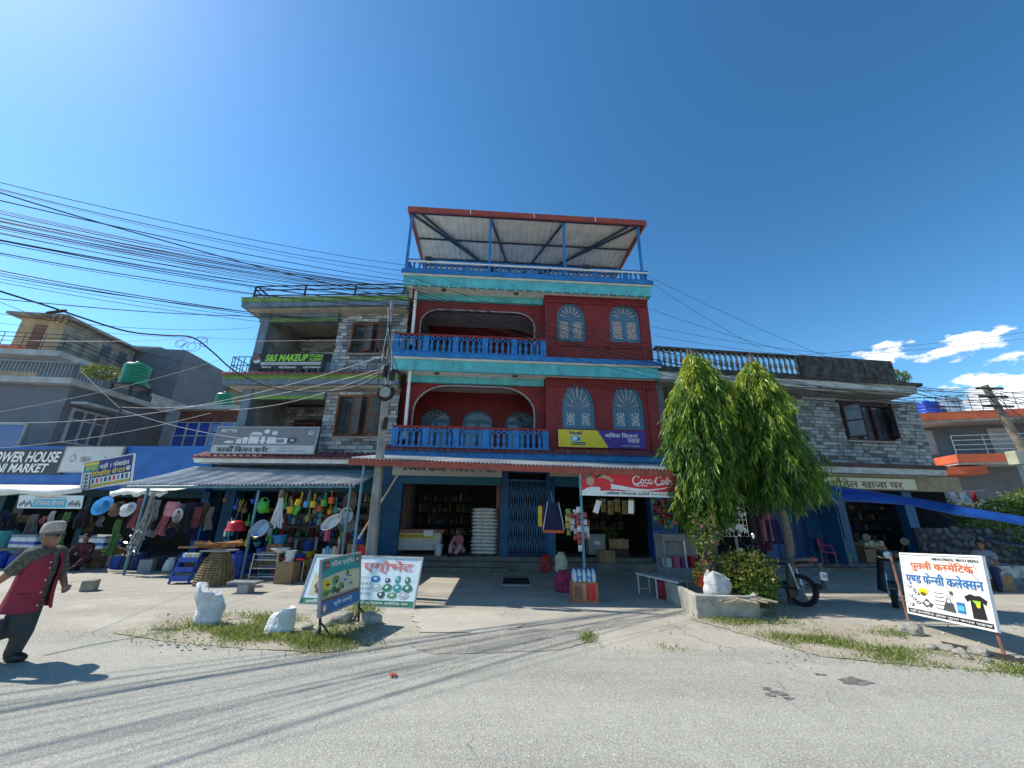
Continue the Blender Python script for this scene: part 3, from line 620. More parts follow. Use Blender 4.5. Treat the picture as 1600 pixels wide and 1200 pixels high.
# ---- ground floor: blue piers, shutter boxes, dark shop rooms
DG = 0.55
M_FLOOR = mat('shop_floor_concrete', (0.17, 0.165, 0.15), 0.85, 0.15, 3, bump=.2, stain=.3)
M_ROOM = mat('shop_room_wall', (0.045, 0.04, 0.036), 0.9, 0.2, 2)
M_SHUT = mat('teal_shutter_paint', (0.012, 0.13, 0.22), 0.5, 0.15, 4)
M_GATE = mat('gate_blue_paint', (0.025, 0.15, 0.34), 0.45, 0.15, 6)
M_PINK = mat('pink_wood', (0.28, 0.13, 0.11), 0.6, 0.15, 5)
uP = [q(597, 830, DG)[0], q(622, 830, DG)[0], q(781, 830, DG)[0], q(793, 830, DG)[0], q(855, 830, DG)[0], q(868, 830, DG)[0], q(1020, 830, DG)[0], q(1046, 830, DG)[0]]
ZS = 0.34
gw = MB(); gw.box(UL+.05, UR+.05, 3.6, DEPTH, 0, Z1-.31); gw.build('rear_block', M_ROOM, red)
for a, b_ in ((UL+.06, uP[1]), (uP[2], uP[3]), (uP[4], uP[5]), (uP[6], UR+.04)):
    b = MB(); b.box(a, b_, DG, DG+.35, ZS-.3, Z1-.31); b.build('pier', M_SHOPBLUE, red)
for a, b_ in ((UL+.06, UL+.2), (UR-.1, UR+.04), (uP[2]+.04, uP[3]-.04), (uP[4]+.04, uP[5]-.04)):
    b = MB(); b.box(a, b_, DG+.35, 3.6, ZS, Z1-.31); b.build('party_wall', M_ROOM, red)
zl = q(700, 757, DG)[1]
for a, b_ in ((uP[1], uP[2]), (uP[5], uP[6])):
    b = MB(); b.box(a, b_, DG-.08, DG+.3, zl, zl+.42); b.build('shutter_box', M_SHUT, red)
    for k in range(4): s_ = MB(); s_.box(a+.01, b_-.01, DG-.1, DG-.081, zl+.03+k*.1, zl+.09+k*.1); s_.build('shutter_slat', M_SHUT, red)
b = MB(); b.box(UL+.06, UR+.04, DG-.02, DG+.35, zl+.42, Z1-.31); b.build('lintel', M_SHOPBLUE, red)
b = MB(); b.box(UL-.05, UR+.1, .35, 3.6, ZS-.2, ZS); b.build('shop_floor', M_FLOOR, red)
for k in range(2):
    b = MB(); b.box(UL+.3, uP[3]+.0, .35-.32*(k+1), .345-.32*k, 0, ZS-.115*(k+1)); b.build('step', M_FLOOR, red, bevel=.01)
b = MB(); b.box(uP[3]+.01, UR+.1, .05, .345, 0, ZS-.12); b.build('step', M_FLOOR, red, bevel=.01)
# folding gate
g0, g1 = uP[3]+.02, uP[4]-.02; zg = q(822, 752, DG)[1]; ng = 16
for k in range(ng+1):
    u = g0+(g1-g0)*k/ng; b = MB(); b.box(u-.012, u+.012, DG+.02, DG+.05, ZS, zg); b.build('gate_bar', M_GATE, red)
for k in range(ng):
    for j in range(4):
        u = g0+(g1-g0)*k/ng; v = g0+(g1-g0)*(k+1)/ng; z0 = ZS+.1+j*(zg-ZS-.2)/4; z1 = z0+(zg-ZS-.2)/4
        if k % 2: z0, z1 = z1, z0
        b = MB(); b.bar((u, DG+.01, z0), (v, DG+.01, z1), .018, .006, up=(0, 1, 0)); b.build('gate_lattice', M_GATE, red)
b = MB(); b.box(g0, g1, DG-.01, DG+.06, zg, zg+.05); b.build('gate_rail', M_GATE, red)
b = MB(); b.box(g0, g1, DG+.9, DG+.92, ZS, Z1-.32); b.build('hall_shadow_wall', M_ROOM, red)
# ================================================================ STONE HOUSE ON THE LEFT
LEFT = Frame(-3.12, 12.15, R(-3.4))
M_STONE = mat('grey_stone_tile', (0.37, 0.375, 0.37), 0.8, 0.12, 9, rnd=0.62, bump=.35, bscale=30)
M_MORTAR = mat('mortar', (0.05, 0.052, 0.055), 0.9, 0.1, 6)
M_SLATEP = mat('blue_grey_paint', (0.15, 0.20, 0.25), 0.65, 0.12, 3, stain=.6, streak=(3.5, 3.5, .6), stain_col=(.06, .07, .08))
M_GREEN = mat('lime_green_paint', (0.16, 0.30, 0.07), 0.65, 0.15, 3, stain=.7, streak=(3.5, 3.5, .6),  stain_col=(.07, .12, .04))
M_WOOD = mat('brown_wood', (0.22, 0.085, 0.04), 0.55, 0.18, 5, stretch=(6, 6, 1))
M_BLACKM = mat('black_iron', (0.02, 0.02, 0.022), 0.5, 0.1)
M_SOFF = mat('cement_soffit', (0.40, 0.37, 0.30), 0.85, 0.12, 3, stain=.3)
M_CEM = mat('cement_render', (0.33, 0.33, 0.32), 0.85, 0.14, 2.5, bump=.15, stain=.4, stain_col=(.14, .13, .12))
left = frame_thing('stone_house', 'grey stone clad house with lime green roof edge beside the red house', 'house', LEFT)
ql = LEFT.q
def stones(parent, u0, u1, z0, z1, d, holes=(), sw=0.285, sh=0.135, mx=300, mt=None, ret=None, off=0.0):
    """running bond of cladding stones, each a shared mesh with its own size, proud of the mortar by 8-18 mm"""
    mt = mt or M_STONE
    key = ('stone', mt.name)
    if key not in _tcache:
        s_ = MB(); s_.box(0, 1, -1, .3, 0, 1); _tcache[key] = s_.mesh('stone', mt)
    me = _tcache[key]; r = 0; z = z0; n = 0; rest = MB()
    while z < z1-.03:
        h = min(sh*random.uniform(.94, 1.06), z1-z); u = u0-(sw*.5 if r % 2 else 0)-random.uniform(0, .05)
        while u < u1-.02:
            w_ = sw*random.choice((.75, .95, 1, 1, 1.1, 1.25)); a = max(u, u0); b_ = min(u+w_, u1)
            segs = [(a, b_)]
            for (ha, hb, hz0, hz1) in holes:
                if z+h > hz0+.01 and z < hz1-.01:
                    ns_ = []
                    for (x, y) in segs:
                        if y <= ha or x >= hb: ns_.append((x, y)); continue
                        if x < ha-.04: ns_.append((x, ha))
                        if y > hb+.04: ns_.append((hb, y))
                    segs = ns_
            for (x, y) in segs:
                if y-x < .04: continue
                pr = random.uniform(.008, .034)
                if n < mx:
                    o = link('stone', me, parent, (x+.01, d, z+.009)); o.scale = (y-x-.02, pr, h-.018); o.rotation_euler = (random.uniform(-.03, .03), 0, random.uniform(-.03, .03))
                else: rest.box(x+.01, y-.01, d-pr, d, z+.009, z+h-.009)
                n += 1
            u += w_
        z += h; r += 1
    if rest.v: stuff(rest.build('far_stones', mt, parent))
    return n
def slab_edge(parent, u0, u1, zt, d=0.0, depth=6, band=M_GREEN, body=M_SLATEP, th=.36, bandh=.16):
    b = MB(); b.box(u0, u1, d+.03, depth, zt-th, zt-bandh-.02); b.build('slab', body, parent)
    b = MB(); b.box(u0-.02, u1+.0, d, depth, zt-bandh-.02, zt-.02); b.build('slab_band', band, parent)
    b = MB(); b.box(u0-.04, u1+.0, d-.03, depth, zt-.02, zt); b.build('slab_cap', M_CEM, parent)
def shutter_window(parent, u0, u1, z0, z1, d, leaves=3, open_leaf=True, wood=None):
    wood = wood or M_WOOD
    b = MB(); t = .07; b.ringprism([(u0, z0), (u1, z0), (u1, z1), (u0, z1)], [(u0+t, z0+t), (u1-t, z0+t), (u1-t, z1-t), (u0+t, z1-t)], d-.04, d+.10); wo = b.build('window', wood, parent)
    b = MB(); b.box(u0+t, u1-t, d+.08, d+.09, z0+t, z1-t); b.build('pane', M_GLASS, wo)
    for k in range(1, leaves): u = u0+(u1-u0)*k/leaves; b = MB(); b.box(u-.03, u+.03, d-.03, d+.07, z0+t, z1-t); b.build('mullion', wood, wo)
    for k in range(9):
        u = u0+t+(u1-u0-2*t)*(k+.5)/9; b = MB(); b.tube([(u, d+.02, z0+t), (u, d+.02, z1-t)], .009, 5); b.build('window_bar', M_BLACKM, wo)
    for z in (z0+(z1-z0)*.3, z0+(z1-z0)*.65): b = MB(); b.tube([(u0+t, d+.02, z), (u1-t, d+.02, z)], .009, 5); b.build('window_bar', M_BLACKM, wo)
    b = MB(); b.box(u0-.06, u1+.06, d-.10, d-.0, z0-.06, z0-.002); b.build('sill', M_CEM, wo)
    lw = (u1-u0-2*t)/leaves*.95
    if open_leaf:
        for k, (ux, sgn, ang) in enumerate(((u0+.03, 1, 62), (u1-.03, -1, 55), (u0+(u1-u0)/leaves, 1, 25))[:open_leaf if open_leaf > 1 else 1]):
            lf = MB(); w_ = lw; hgt = z1-z0-2*t; Mx = Matrix.Translation((ux, d-.05, z0+t)) @ Matrix.Rotation(-sgn*R(ang), 4, 'Z')
            x0, x1 = (0, w_) if sgn > 0 else (-w_, 0)
            for (a, b2, c, e) in ((x0, x1, 0, .07), (x0, x1, hgt-.07, hgt), (x0, x0+.06, .07, hgt-.07), (x1-.06, x1, .07, hgt-.07), (x0+.06, x1-.06, hgt*.48, hgt*.48+.05)): lf.box(a, b2, -.02, .02, c, e, M=Mx)
            lo = lf.build('shutter', wood, wo)
            pn = MB(); pn.box(x0+.06, x1-.06, -.004, .004, .07, hgt-.07, M=Mx); lo2 = pn.build('shutter_panel', mat('shutter_glass', (.12, .14, .15), .2, .1), wo)
    return wo
ZLR = ql(500, 463)[1]; ZL2 = ql(500, 584)[1]; ZL1 = ql(440, 716)[1]
LU0 = ql(379, 465)[0]; LU1 = -.66
DS = .65                                   # stone bay behind the slab edge
slab_edge(left, LU0, LU1, ZLR); slab_edge(left, LU0+.05, LU1-.05, ZL2)
for zt in (ZLR, ZL2):
    b = MB(); b.box(LU0+.15, LU1-.1, .2, 5.8, zt-.40, zt-.365); b.build('soffit', M_SOFF, left)
US0 = ql(524, 540, DS)[0]; US1 = ql(634, 500, DS)[0]+.1
for zi, (zf, zc, hx) in enumerate(((ZL2, ZLR-.4, (552, 607, 506, 553)), (ZL1, ZL2-.4, (530, 592, 618, 683)))):
    ha, hz1 = ql(hx[0], hx[2], DS); hb, hz0 = ql(hx[1], hx[3], DS)
    b = MB(); arched_wall(b, US0, US1, zf-.05, zc, DS, [(ha, hb, hz0, hz1, 0.002)], th=.15); b._add([(US0, DS, zf-.05), (US0, 2.6, zf-.05), (US0, 2.6, zc), (US0, DS, zc)], [(0, 1, 2, 3)])
    b._add([(LU0+.3, 2.6, zf-.05), (US0, 2.6, zf-.05), (US0, 2.6, zc), (LU0+.3, 2.6, zc)], [(0, 1, 2, 3)]); wl_ = b.build('wall', M_MORTAR, left)
    stones(wl_, US0, US1, zf-.02, zc, DS, [(ha, hb, hz0, hz1)], mx=170)
    stones(wl_, LU0+.35, US0-.02, zf+.6, zc-.1, 2.6, [(LU0+1.0, LU0+2.8, 0, zf+1.7)] if zi == 0 else [(LU0+1.2, LU0+3.6, 0, zf+1.75)], mx=90)
    shutter_window(left, ha, hb, hz0, hz1, DS, leaves=3, open_leaf=3)
    # corner column, side wall, beam over the balcony
    b = MB(); b.box(LU0+.55, LU0+.87, .45, .78, zf, zc); b.build('column', M_SLATEP, left)
    b = MB(); b.box(LU0+.45, US0, .5, .72, zc-.34, zc); b.build('beam', M_SLATEP, left)
    b = MB(); b.box(LU0+.45, US0, .49, .499, zc-.36, zc-.22); b.build('beam_band', M_GREEN, left)
    b = MB(); b.box(LU0+.6, LU0+.8, 2.6, 6, zf, zc); b.build('side_wall', M_CEM, left)
    b = MB(); b.box(LU0+.62, LU0+.78, .79, 2.59, zf, zc); b.build('side_wall', M_CEM, left)
# rooms: windows and doors on the balconies
wz = ZL2+.75; b = MB(); b.ringprism([(LU0+1.3, wz), (LU0+2.9, wz), (LU0+2.9, wz+1.1), (LU0+1.3, wz+1.1)], [(LU0+1.37, wz+.07), (LU0+2.83, wz+.07), (LU0+2.83, wz+1.03), (LU0+1.37, wz+1.03)], 2.5, 2.6)
for k in (1, 2): u = LU0+1.3+1.6*k/3; b.box(u-.03, u+.03, 2.52, 2.59, wz+.07, wz+1.03)
wo = b.build('window', M_WHITE, left); b = MB(); b.box(LU0+1.37, LU0+2.83, 2.56, 2.58, wz+.07, wz+1.03); b.build('pane', M_GLASS, wo)
b = MB(); b.box(US0-.75, US0-.1, 2.54, 2.6, ZL2, ZL2+2.0); b.build('door', M_WOOD, left)
zb = ZL1+.35
for (a, b_) in ((LU0+1.2, LU0+2.15), (LU0+2.4, LU0+3.4)):
    shutter_window(left, a, b_, zb, zb+1.35, 2.55, leaves=2, open_leaf=False)
# balcony railing with the makeup banner
rl = MB(); zr0 = ZL2+.05; zr1 = ql(368, 556)[1]; 
for (a, b_) in (((LU0+.15, .1), (US0, .1)), ((LU0+.15, .1), (LU0+.15, 2.4))):
    for z in (zr0+.05, (zr0+zr1)/2, zr1): o = MB(); o.bar((a[0], a[1], z), (b_[0], b_[1], z), .03, .02); o.build('railing_bar', M_BLACKM, left)
for k in range(16): x = LU0+.15+(US0-LU0-.15)*k/15; o = MB(); o.box(x-.01, x+.01, .09, .11, zr0, zr1); o.build('railing_bar', M_BLACKM, left)
for k in range(8): y = .2+k*.3; o = MB(); o.box(LU0+.14, LU0+.16, y, y+.02, zr0, zr1); o.build('railing_bar', M_BLACKM, left)
# tile ledges
tile_ledge(left, LU0-.05, LU1-.02, -.14, ZL2-.03, dd=.34); 
slab_edge(left, LU0-.1, LU1-.3, ZL1-.02, th=.14, bandh=.06, band=M_WHITE, body=M_WHITE, d=-.12)
tile_ledge(left, LU0-.1, LU1-.25, -.28, ZL1-.01, dd=.5)
# roof railing
zr = ql(500, 440)[1]
for z in (ZLR+.22, ZLR+.45, zr): o = MB(); o.bar((LU0+.25, .25, z), (LU1-.05, .25, z), .035, .035); o.build('roof_rail_bar', M_BLACKM, left); o = MB(); o.bar((LU0+.25, .25, z), (LU0+.25, 4.2, z), .035, .035); o.build('roof_rail_bar', M_BLACKM, left)
for px in (400, 478, 556, 632): u = ql(px, 450, .25)[0]; o = MB(); o.box(u-.025, u+.025, .225, .275, ZLR, zr); o.build('roof_rail_post', M_BLACKM, left)
o = MB(); o.bar((LU0+.25, .25, zr), (LU0+.95, .25, ZLR), .03, .03); o.build('roof_rail_bar', M_BLACKM, left)
# solid core and the kitchen shop below
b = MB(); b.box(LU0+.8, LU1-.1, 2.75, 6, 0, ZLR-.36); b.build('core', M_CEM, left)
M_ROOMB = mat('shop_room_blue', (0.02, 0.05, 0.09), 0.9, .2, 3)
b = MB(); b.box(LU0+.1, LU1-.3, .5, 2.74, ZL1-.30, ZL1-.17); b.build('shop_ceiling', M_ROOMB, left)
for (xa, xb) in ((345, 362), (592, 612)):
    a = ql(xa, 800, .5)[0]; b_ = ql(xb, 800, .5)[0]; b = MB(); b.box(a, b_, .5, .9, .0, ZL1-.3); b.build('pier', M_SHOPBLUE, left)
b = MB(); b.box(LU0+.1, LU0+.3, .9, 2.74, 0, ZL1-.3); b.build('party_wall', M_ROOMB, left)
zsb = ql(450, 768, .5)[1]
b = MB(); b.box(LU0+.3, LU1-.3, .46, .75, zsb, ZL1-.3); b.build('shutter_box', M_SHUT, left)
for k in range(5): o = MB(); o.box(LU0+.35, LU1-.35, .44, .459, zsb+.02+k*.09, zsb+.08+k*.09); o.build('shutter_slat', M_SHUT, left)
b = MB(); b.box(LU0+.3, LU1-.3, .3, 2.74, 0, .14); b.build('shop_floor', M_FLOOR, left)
# ================================================================ STONE HOUSE ON THE RIGHT
RIGHT = Frame(3.87, 12.47, R(6.8))
right = frame_thing('stone_house', 'weathered two storey stone house with dark parapet behind the two trees', 'house', RIGHT)
qr = RIGHT.q
M_STONE2 = mat('dark_green_stone_tile', (0.25, 0.275, 0.275), 0.8, 0.14, 9, rnd=0.62, bump=.4, bscale=30)
M_MOULD = mat('mouldy_cement', (0.075, 0.072, 0.068), 0.95, 0.35, 4, bump=.5, stain=.6, stain_col=(.015, .015, .015), stain_scale=3)
M_WEATH = mat('weathered_white_paint', (0.50, 0.50, 0.47), 0.8, 0.15, 3, stain=.75, stain_col=(.12, .12, .11), stretch=(1, 1, 4))
M_BALG = mat('weathered_baluster', (0.22, 0.23, 0.23), 0.85, 0.25, 8, stain=.5)
M_MAROON = mat('dark_maroon_wood', (0.055, 0.018, 0.022), 0.55, 0.2, 6)
ZRT = qr(1330, 590)[1]-.05; ZR1 = qr(1370, 724)[1]
RU0 = 1.28; RU1 = qr(1438, 590)[0]
DRW = .95
b = MB(); b.box(RU0, RU1, 0, 6, ZRT-.12, ZRT); b.build('roof_slab', M_MOULD, right)
b = MB(); b.box(RU0, RU1-.25, .06, 5.8, ZRT-.40, ZRT-.12); b.build('roof_fascia', M_WEATH, right)
b = MB(); b.box(RU0+.1, RU1-.4, .2, 5.6, ZRT-.46, ZRT-.401); b.build('soffit', M_CEM, right)
ub = qr(1250, 560)[0]; uend = qr(1398, 575)[0]; ztop = qr(1135, 547)[1]
bm_ = MB(); bm_.lathe([(.055, 0), (.055, .04), (.03, .07), (.065, .17), (.06, .22), (.028, .33), (.045, .38), (.06, .40), (.06, .44)], 8); bm_ = bm_.mesh('baluster', M_BALG, True)
nbal = 26; zb = ZRT+.08
b = MB(); b.box(RU0, ub, .05, .25, ZRT, zb); b.build('plinth', M_MOULD, right); b = MB(); b.box(RU0, ub+.1, .03, .27, ztop-.08, ztop); b.build('coping', M_MOULD, right)
for k in range(nbal): o = link('baluster', bm_, right, (RU0+.12+(ub-RU0-.2)*k/(nbal-1), .15, zb)); o.scale = (1, 1, (ztop-.08-zb)/.44)
b = MB(); b.box(ub, uend, .04, .22, ZRT, ztop+.02); b.build('parapet', M_MOULD, right)
for k in range(3):
    a = ub+.1+(uend-ub-.15)*k/3; b = MB(); b.box(a, a+(uend-ub-.3)/3, .015, .039, ZRT+.08, ztop-.06); b.build('parapet_panel', M_MOULD, right)
b = MB(); b.box(uend-.18, uend, .22, 5.8, ZRT, ztop-.02); b.build('parapet', M_MOULD, right)
# upper walls
UW0 = qr(1243, 650, DRW)[0]; UW1 = qr(1440, 660, DRW)[0]
ha, hz1 = qr(1310, 630, DRW); hb, hz0 = qr(1398, 691, DRW)
b = MB(); arched_wall(b, UW0, UW1, ZR1-.1, ZRT-.46, DRW, [(ha, hb, hz0, hz1, .002)], th=.16)
b._add([(UW0, DRW, ZR1-.1), (UW0, 3.0, ZR1-.1), (UW0, 3.0, ZRT-.46), (UW0, DRW, ZRT-.46)], [(0, 1, 2, 3)])
b._add([(RU0, 3.0, ZR1-.1), (UW0, 3.0, ZR1-.1), (UW0, 3.0, ZRT-.46), (RU0, 3.0, ZRT-.46)], [(0, 1, 2, 3)])
b._add([(UW1, DRW, 0), (UW1, 6, 0), (UW1, 6, ZRT-.46), (UW1, DRW, ZRT-.46)], [(0, 1, 2, 3)]); wl_ = b.build('wall', M_MORTAR, right)
stones(wl_, UW0, UW1, ZR1-.05, ZRT-.47, DRW, [(ha-.02, hb+.02, hz0, hz1+.02)], mx=300, mt=M_STONE2)
# return wall stones: same bond turned a quarter
ret = bpy.data.objects.new('return_wall', MB().box(0, 2.0, .0, .02, ZR1-.1, ZRT-.47).mesh('return_wall', M_MORTAR)); COL.objects.link(ret); ret.parent = right; ret.location = (UW0-.001, 3.0, 0); ret.rotation_euler = (0, 0, R(-90))
stones(ret, 0.02, 2.03, ZR1-.05, ZRT-.47, 0.0, mx=130, mt=M_STONE2)
wo = shutter_window(right, ha, hb, hz0, hz1, DRW, leaves=3, open_leaf=2, wood=M_MAROON)
b = MB(); b.box(ha-.15, hb+.12, DRW-.12, DRW-.02, hz1+.03, hz1+.09); b.build('window_hood', M_MAROON, right)
# curtain bay behind the trees
b = MB(); b.box(RU0+.6, RU0+1.6, 2.93, 2.99, ZR1+.1, ZR1+2.0); b.build('door', M_WOOD, right)
# columns & ledge
b = MB(); b.box(RU0+.05, RU0+.35, .5, .85, ZR1, ZRT-.46); b.build('column', M_STONE2, right)
ledge_u1 = qr(1476, 735)[0]
b = MB(); b.box(RU0, ledge_u1, -.1, 2.9, ZR1-.16, ZR1-.02); b.build('ledge', mat('dark_maroon_paint', (.07, .03, .035), .7, .2, 4, stain=.4), right)
b = MB(); b.box(RU0, ledge_u1-.05, -.06, 2.9, ZR1-.36, ZR1-.16); b.build('ledge_fascia', M_WEATH, right)
b = MB(); b.box(RU0, ledge_u1-.5, .25, 4.2, ZR1-.42, ZR1-.361); b.build('shop_ceiling', M_CEM, right)
# ground floor
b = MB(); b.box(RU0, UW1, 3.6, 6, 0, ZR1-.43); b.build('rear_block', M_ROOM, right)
DGR = .8
M_NAVY = mat('navy_paint', (0.012, 0.055, 0.20), 0.5, .15, 3)
for (xa, xb) in ((1046, 1060), (1193, 1212), (1262, 1283), (1318, 1330), (1425, 1440)):
    a = qr(xa, 830, DGR)[0]; b_ = qr(xb, 830, DGR)[0]; b = MB(); b.box(a, b_, DGR, DGR+.3, 0, ZR1-.43); b.build('pier', M_SHOPBLUE, right)
a = qr(1213, 830, DGR)[0]; b_ = qr(1262, 830, DGR)[0]; b = MB(); b.box(a, b_, DGR+.1, DGR+.14, .1, 2.3); b.build('door', M_NAVY, right)
b = MB(); b.box(a, b_, DGR, DGR+.3, 2.3, ZR1-.43); b.build('lintel', M_SHOPBLUE, right)
for k in range(3): o = MB(); o.box(a+.08+k*(b_-a-.1)/3, a+(k+1)*(b_-a-.1)/3, DGR+.08, DGR+.099, .3, 2.1); o.build('door_panel', M_NAVY, right)
# an open blue door leaf
a = qr(1283, 830, DGR)[0]; b = MB(); b.box(a, a+.04, DGR-.75, DGR-.02, .18, 2.25); b.build('open_door', M_SHOPBLUE, right)
b = MB(); b.box(RU0, UW1+.02, .4, 3.6, 0, .17); b.build('shop_floor', M_FLOOR, right)
b = MB(); b.box(RU0, UW1+.3, .05, .395, 0, .10); b.build('step', M_FLOOR, right, bevel=.01)
b = MB(); b.box(UW0+.3, UW1-.1, .3, .36, qr(1360, 766, .3)[1], ZR1-.37); b.build('name_board', mat('khaki_board', (.30, .24, .15), .7, .12, 4, stain=.4), right)
# fern on the parapet end, and small mast
# ================================================================ BLUE MARKET ROW
MARK = Frame(-8.9, 12.85, R(-6.5))
qm = MARK.q
market = frame_thing('market_row', 'low blue painted shop row with tall fascia wall at far left', 'shop', MARK)
M_MBLUE = mat('market_blue', (0.015, 0.13, 0.42), 0.55, 0.12, 2, stain=.25, stain_col=(.01, .06, .2))
M_LINT = mat('market_lintel_teal', (0.02, 0.10, 0.14), .7, .15, 3)
u0 = qm(-330, 730)[0]; u1 = qm(330, 730)[0]; zt = qm(250, 697)[1]; zb = qm(250, 762)[1]
b = MB(); b.box(u0, u1, 0, .2, zb-.1, zt); b.build('fascia_wall', M_MBLUE, market)
b = MB(); b.box(u0, u1, .2, 6, zt-.5, zt-.3); b.build('roof', M_CEM, market)
b = MB(); b.box(u0, u1, .25, .5, qm(150, 776, .25)[1], zb-.1); b.build('lintel', M_LINT, market)
b = MB(); b.box(u0, u1, 3.4, 6, 0, zt-.5); b.build('rear_block', M_ROOM, market)
b = MB(); b.box(u0, u1+.2, .2, 3.4, 0, .10); b.build('shop_floor', M_FLOOR, market)
b = MB(); b.box(u1-.25, u1, .2, 3.4, 0, zt-.5); b.build('party_wall', M_MBLUE, market)
b = MB(); b.box(u0, u0+.25, .2, 3.4, 0, zt-.5); b.build('party_wall', M_MBLUE, market)
for xa in (-150, -20, 118, 215):
    a = qm(xa, 830, .3)[0]; b = MB(); b.box(a, a+.22, .3, .6, 0, zb-.1); b.build('pier', M_LINT, market)
# ================================================================ HOUSES BEHIND
M_GREYW = mat('grey_blue_render', (0.15, 0.168, 0.195), 0.85, 0.08, 1.2, stain=.5, streak=(3.5, 3.5, .6),  stain_col=(.12, .13, .14))
M_BEIGE = mat('ochre_render', (0.50, 0.36, 0.20), 0.85, 0.1, 1.5, stain=.25)
M_CONC = mat('raw_concrete', (0.30, 0.275, 0.235), 0.9, 0.2, 2, stain=.4)
M_LGREY = mat('light_grey_paint', (.42, .43, .42), .8, .1, 2, stain=.3)
M_TANKG = mat('green_tank_plastic', (0.01, 0.20, 0.11), 0.4, 0.08, 3)
M_TANKB = mat('blue_tank_plastic', (0.015, 0.08, 0.55), 0.4, 0.08, 3)
M_STEEL = mat('stainless_tank', (0.55, 0.56, 0.56), 0.3, 0.06, 3, metal=.85)
M_ORANGE = mat('orange_paint', (0.62, 0.13, 0.05), 0.65, .1, 2, stain=.25)
M_BLGLASS = mat('blue_mirror_glass', (0.02, 0.06, 0.30), 0.08, .1, 1, spec=.8)
def railing(parent, pts, z0, h, mt, name='rail', n=3, step=.25, r=.02, post=1.2):
    for (a, b_) in zip(pts[:-1], pts[1:]):
        a = Vector(a); b_ = Vector(b_); L = (b_-a).length
        for k in range(n): z = z0+h*(k+1)/n; o = MB(); o.bar((a.x, a.y, z), (b_.x, b_.y, z), r*1.5, r*1.5); o.build(name+'_bar', mt, parent)
        k = max(1, int(L/step))
        for i in range(k+1): p = a.lerp(b_, i/k); o = MB(); o.box(p.x-r/2, p.x+r/2, p.y-r/2, p.y+r/2, z0, z0+h); o.build(name+'_bar', mt, parent)
def tank(name, label, p, r, h, mt, ribs=True):
    t = thing(name, label, 'water tank', p)
    b = MB(); prof = [(r*.92, 0), (r, .03)]
    k = 5
    for i in range(k): z = .06+(h-.25)*i/k; dz = (h-.25)/k; prof += [(r, z), (r*.965, z+dz*.3), (r*.965, z+dz*.7), (r, z+dz)] if ribs else [(r, z)]
    prof += [(r*.99, h-.16), (r*.8, h-.07), (r*.35, h-.02)]; b.lathe(prof, 20); b.build('body', mt, t, smooth=True)
    b = MB(); b.lathe([(r*.3, h-.03), (r*.3, h+.05), (r*.26, h+.07)], 14); b.build('lid', mt, t, smooth=True)
    return t
# grey house whose flank runs away from the street
def AT(px, py, z):
    d = ray(px, py); return CAMP+d*((z-H)/d.z)
c0 = AT(115, 594, 6.6); c1 = AT(262, 640, 6.6)          # parapet line of the flank
dirv = (c1-c0); yaw = math.atan2(dirv.y, dirv.x)
gh = thing('grey_house', 'plain grey rendered house with roof railing behind the blue shops', 'house', (c0.x, c0.y, 0), yaw)
Lf = dirv.length
b = MB(); b.box(0, Lf, 0, 7, 0, 6.35); b.build('wall', M_GREYW, gh)
b = MB(); b.box(-.35, Lf+.1, -.28, 7, 6.35, 6.6); b.build('roof_slab', M_LGREY, gh)
# front (street) face is at local x=0; its window and awning
for (y0, y1) in ((1.0, 2.4), (3.2, 4.4)):
    w_ = MB(); w_.ringprism([(y0, 3.3), (y1, 3.3), (y1, 4.7), (y0, 4.7)], [(y0+.08, 3.38), (y1-.08, 3.38), (y1-.08, 4.62), (y0+.08, 4.62)], 0, .08)
    o = w_.build('window', M_LGREY, gh); o.rotation_euler = (0, 0, R(90)); o.location = (-.0, 0, 0)
    g_ = MB(); g_.box(y0+.08, y1-.08, .03, .04, 3.38, 4.62); o2 = g_.build('pane', M_BLGLASS, o)
# flank window near the corner
w_ = MB(); w_.ringprism([(.35, 4.0), (2.0, 4.0), (2.0, 5.5), (.35, 5.5)], [(.45, 4.1), (1.9, 4.1), (1.9, 5.4), (.45, 5.4)], -.06, .02)
for k in (1, 2): x = .45+1.45*k/3; w_.box(x-.04, x+.04, -.05, -.01, 4.1, 5.4)
w_.box(.45, 1.9, -.05, -.01, 5.0, 5.06); o = w_.build('window', M_LGREY, gh); g_ = MB(); g_.box(.45, 1.9, -.012, -.006, 4.1, 5.4); g_.build('pane', M_GLASS, o)
b = MB(); b.box(.15, 2.2, -.7, -.06, 5.62, 5.72); b.build('sunshade', M_LGREY, gh)
railing(gh, [(-.2, 6.5, 0), (-.2, -.15, 0), (1.0, -.15, 0)], 6.6, .72, mat('rail_grey_paint', (.24, .29, .33), .6), step=.15, n=1, r=.022)
for k in range(14): o = MB(); o.box(3.8+k*.14, 3.86+k*.14, -.2, -.12, 6.6, 7.0); o.build('baluster', M_LGREY, gh)
b = MB(); b.box(3.7, 5.9, -.22, -.1, 7.0, 7.1); b.build('coping', M_LGREY, gh)
tank('water_tank', 'larger green ribbed water tank on the grey house roof', AT(206, 603, 6.95), .52, 1.12, M_TANKG)
_tk = bpy.context.scene.objects['water_tank']
ts = thing('tank_stand', 'dark frame stand under the larger green tank', 'stand', (_tk.location.x, _tk.location.y, 6.6))
b = MB(); b.box(-.55, .55, -.55, .55, .29, .345); b.build('platform', M_BLACKM, ts)
for sx in (-.45, .45):
    for sy in (-.45, .45): b = MB(); b.box(sx-.04, sx+.04, sy-.04, sy+.04, 0, .29); b.build('leg', M_BLACKM, ts)
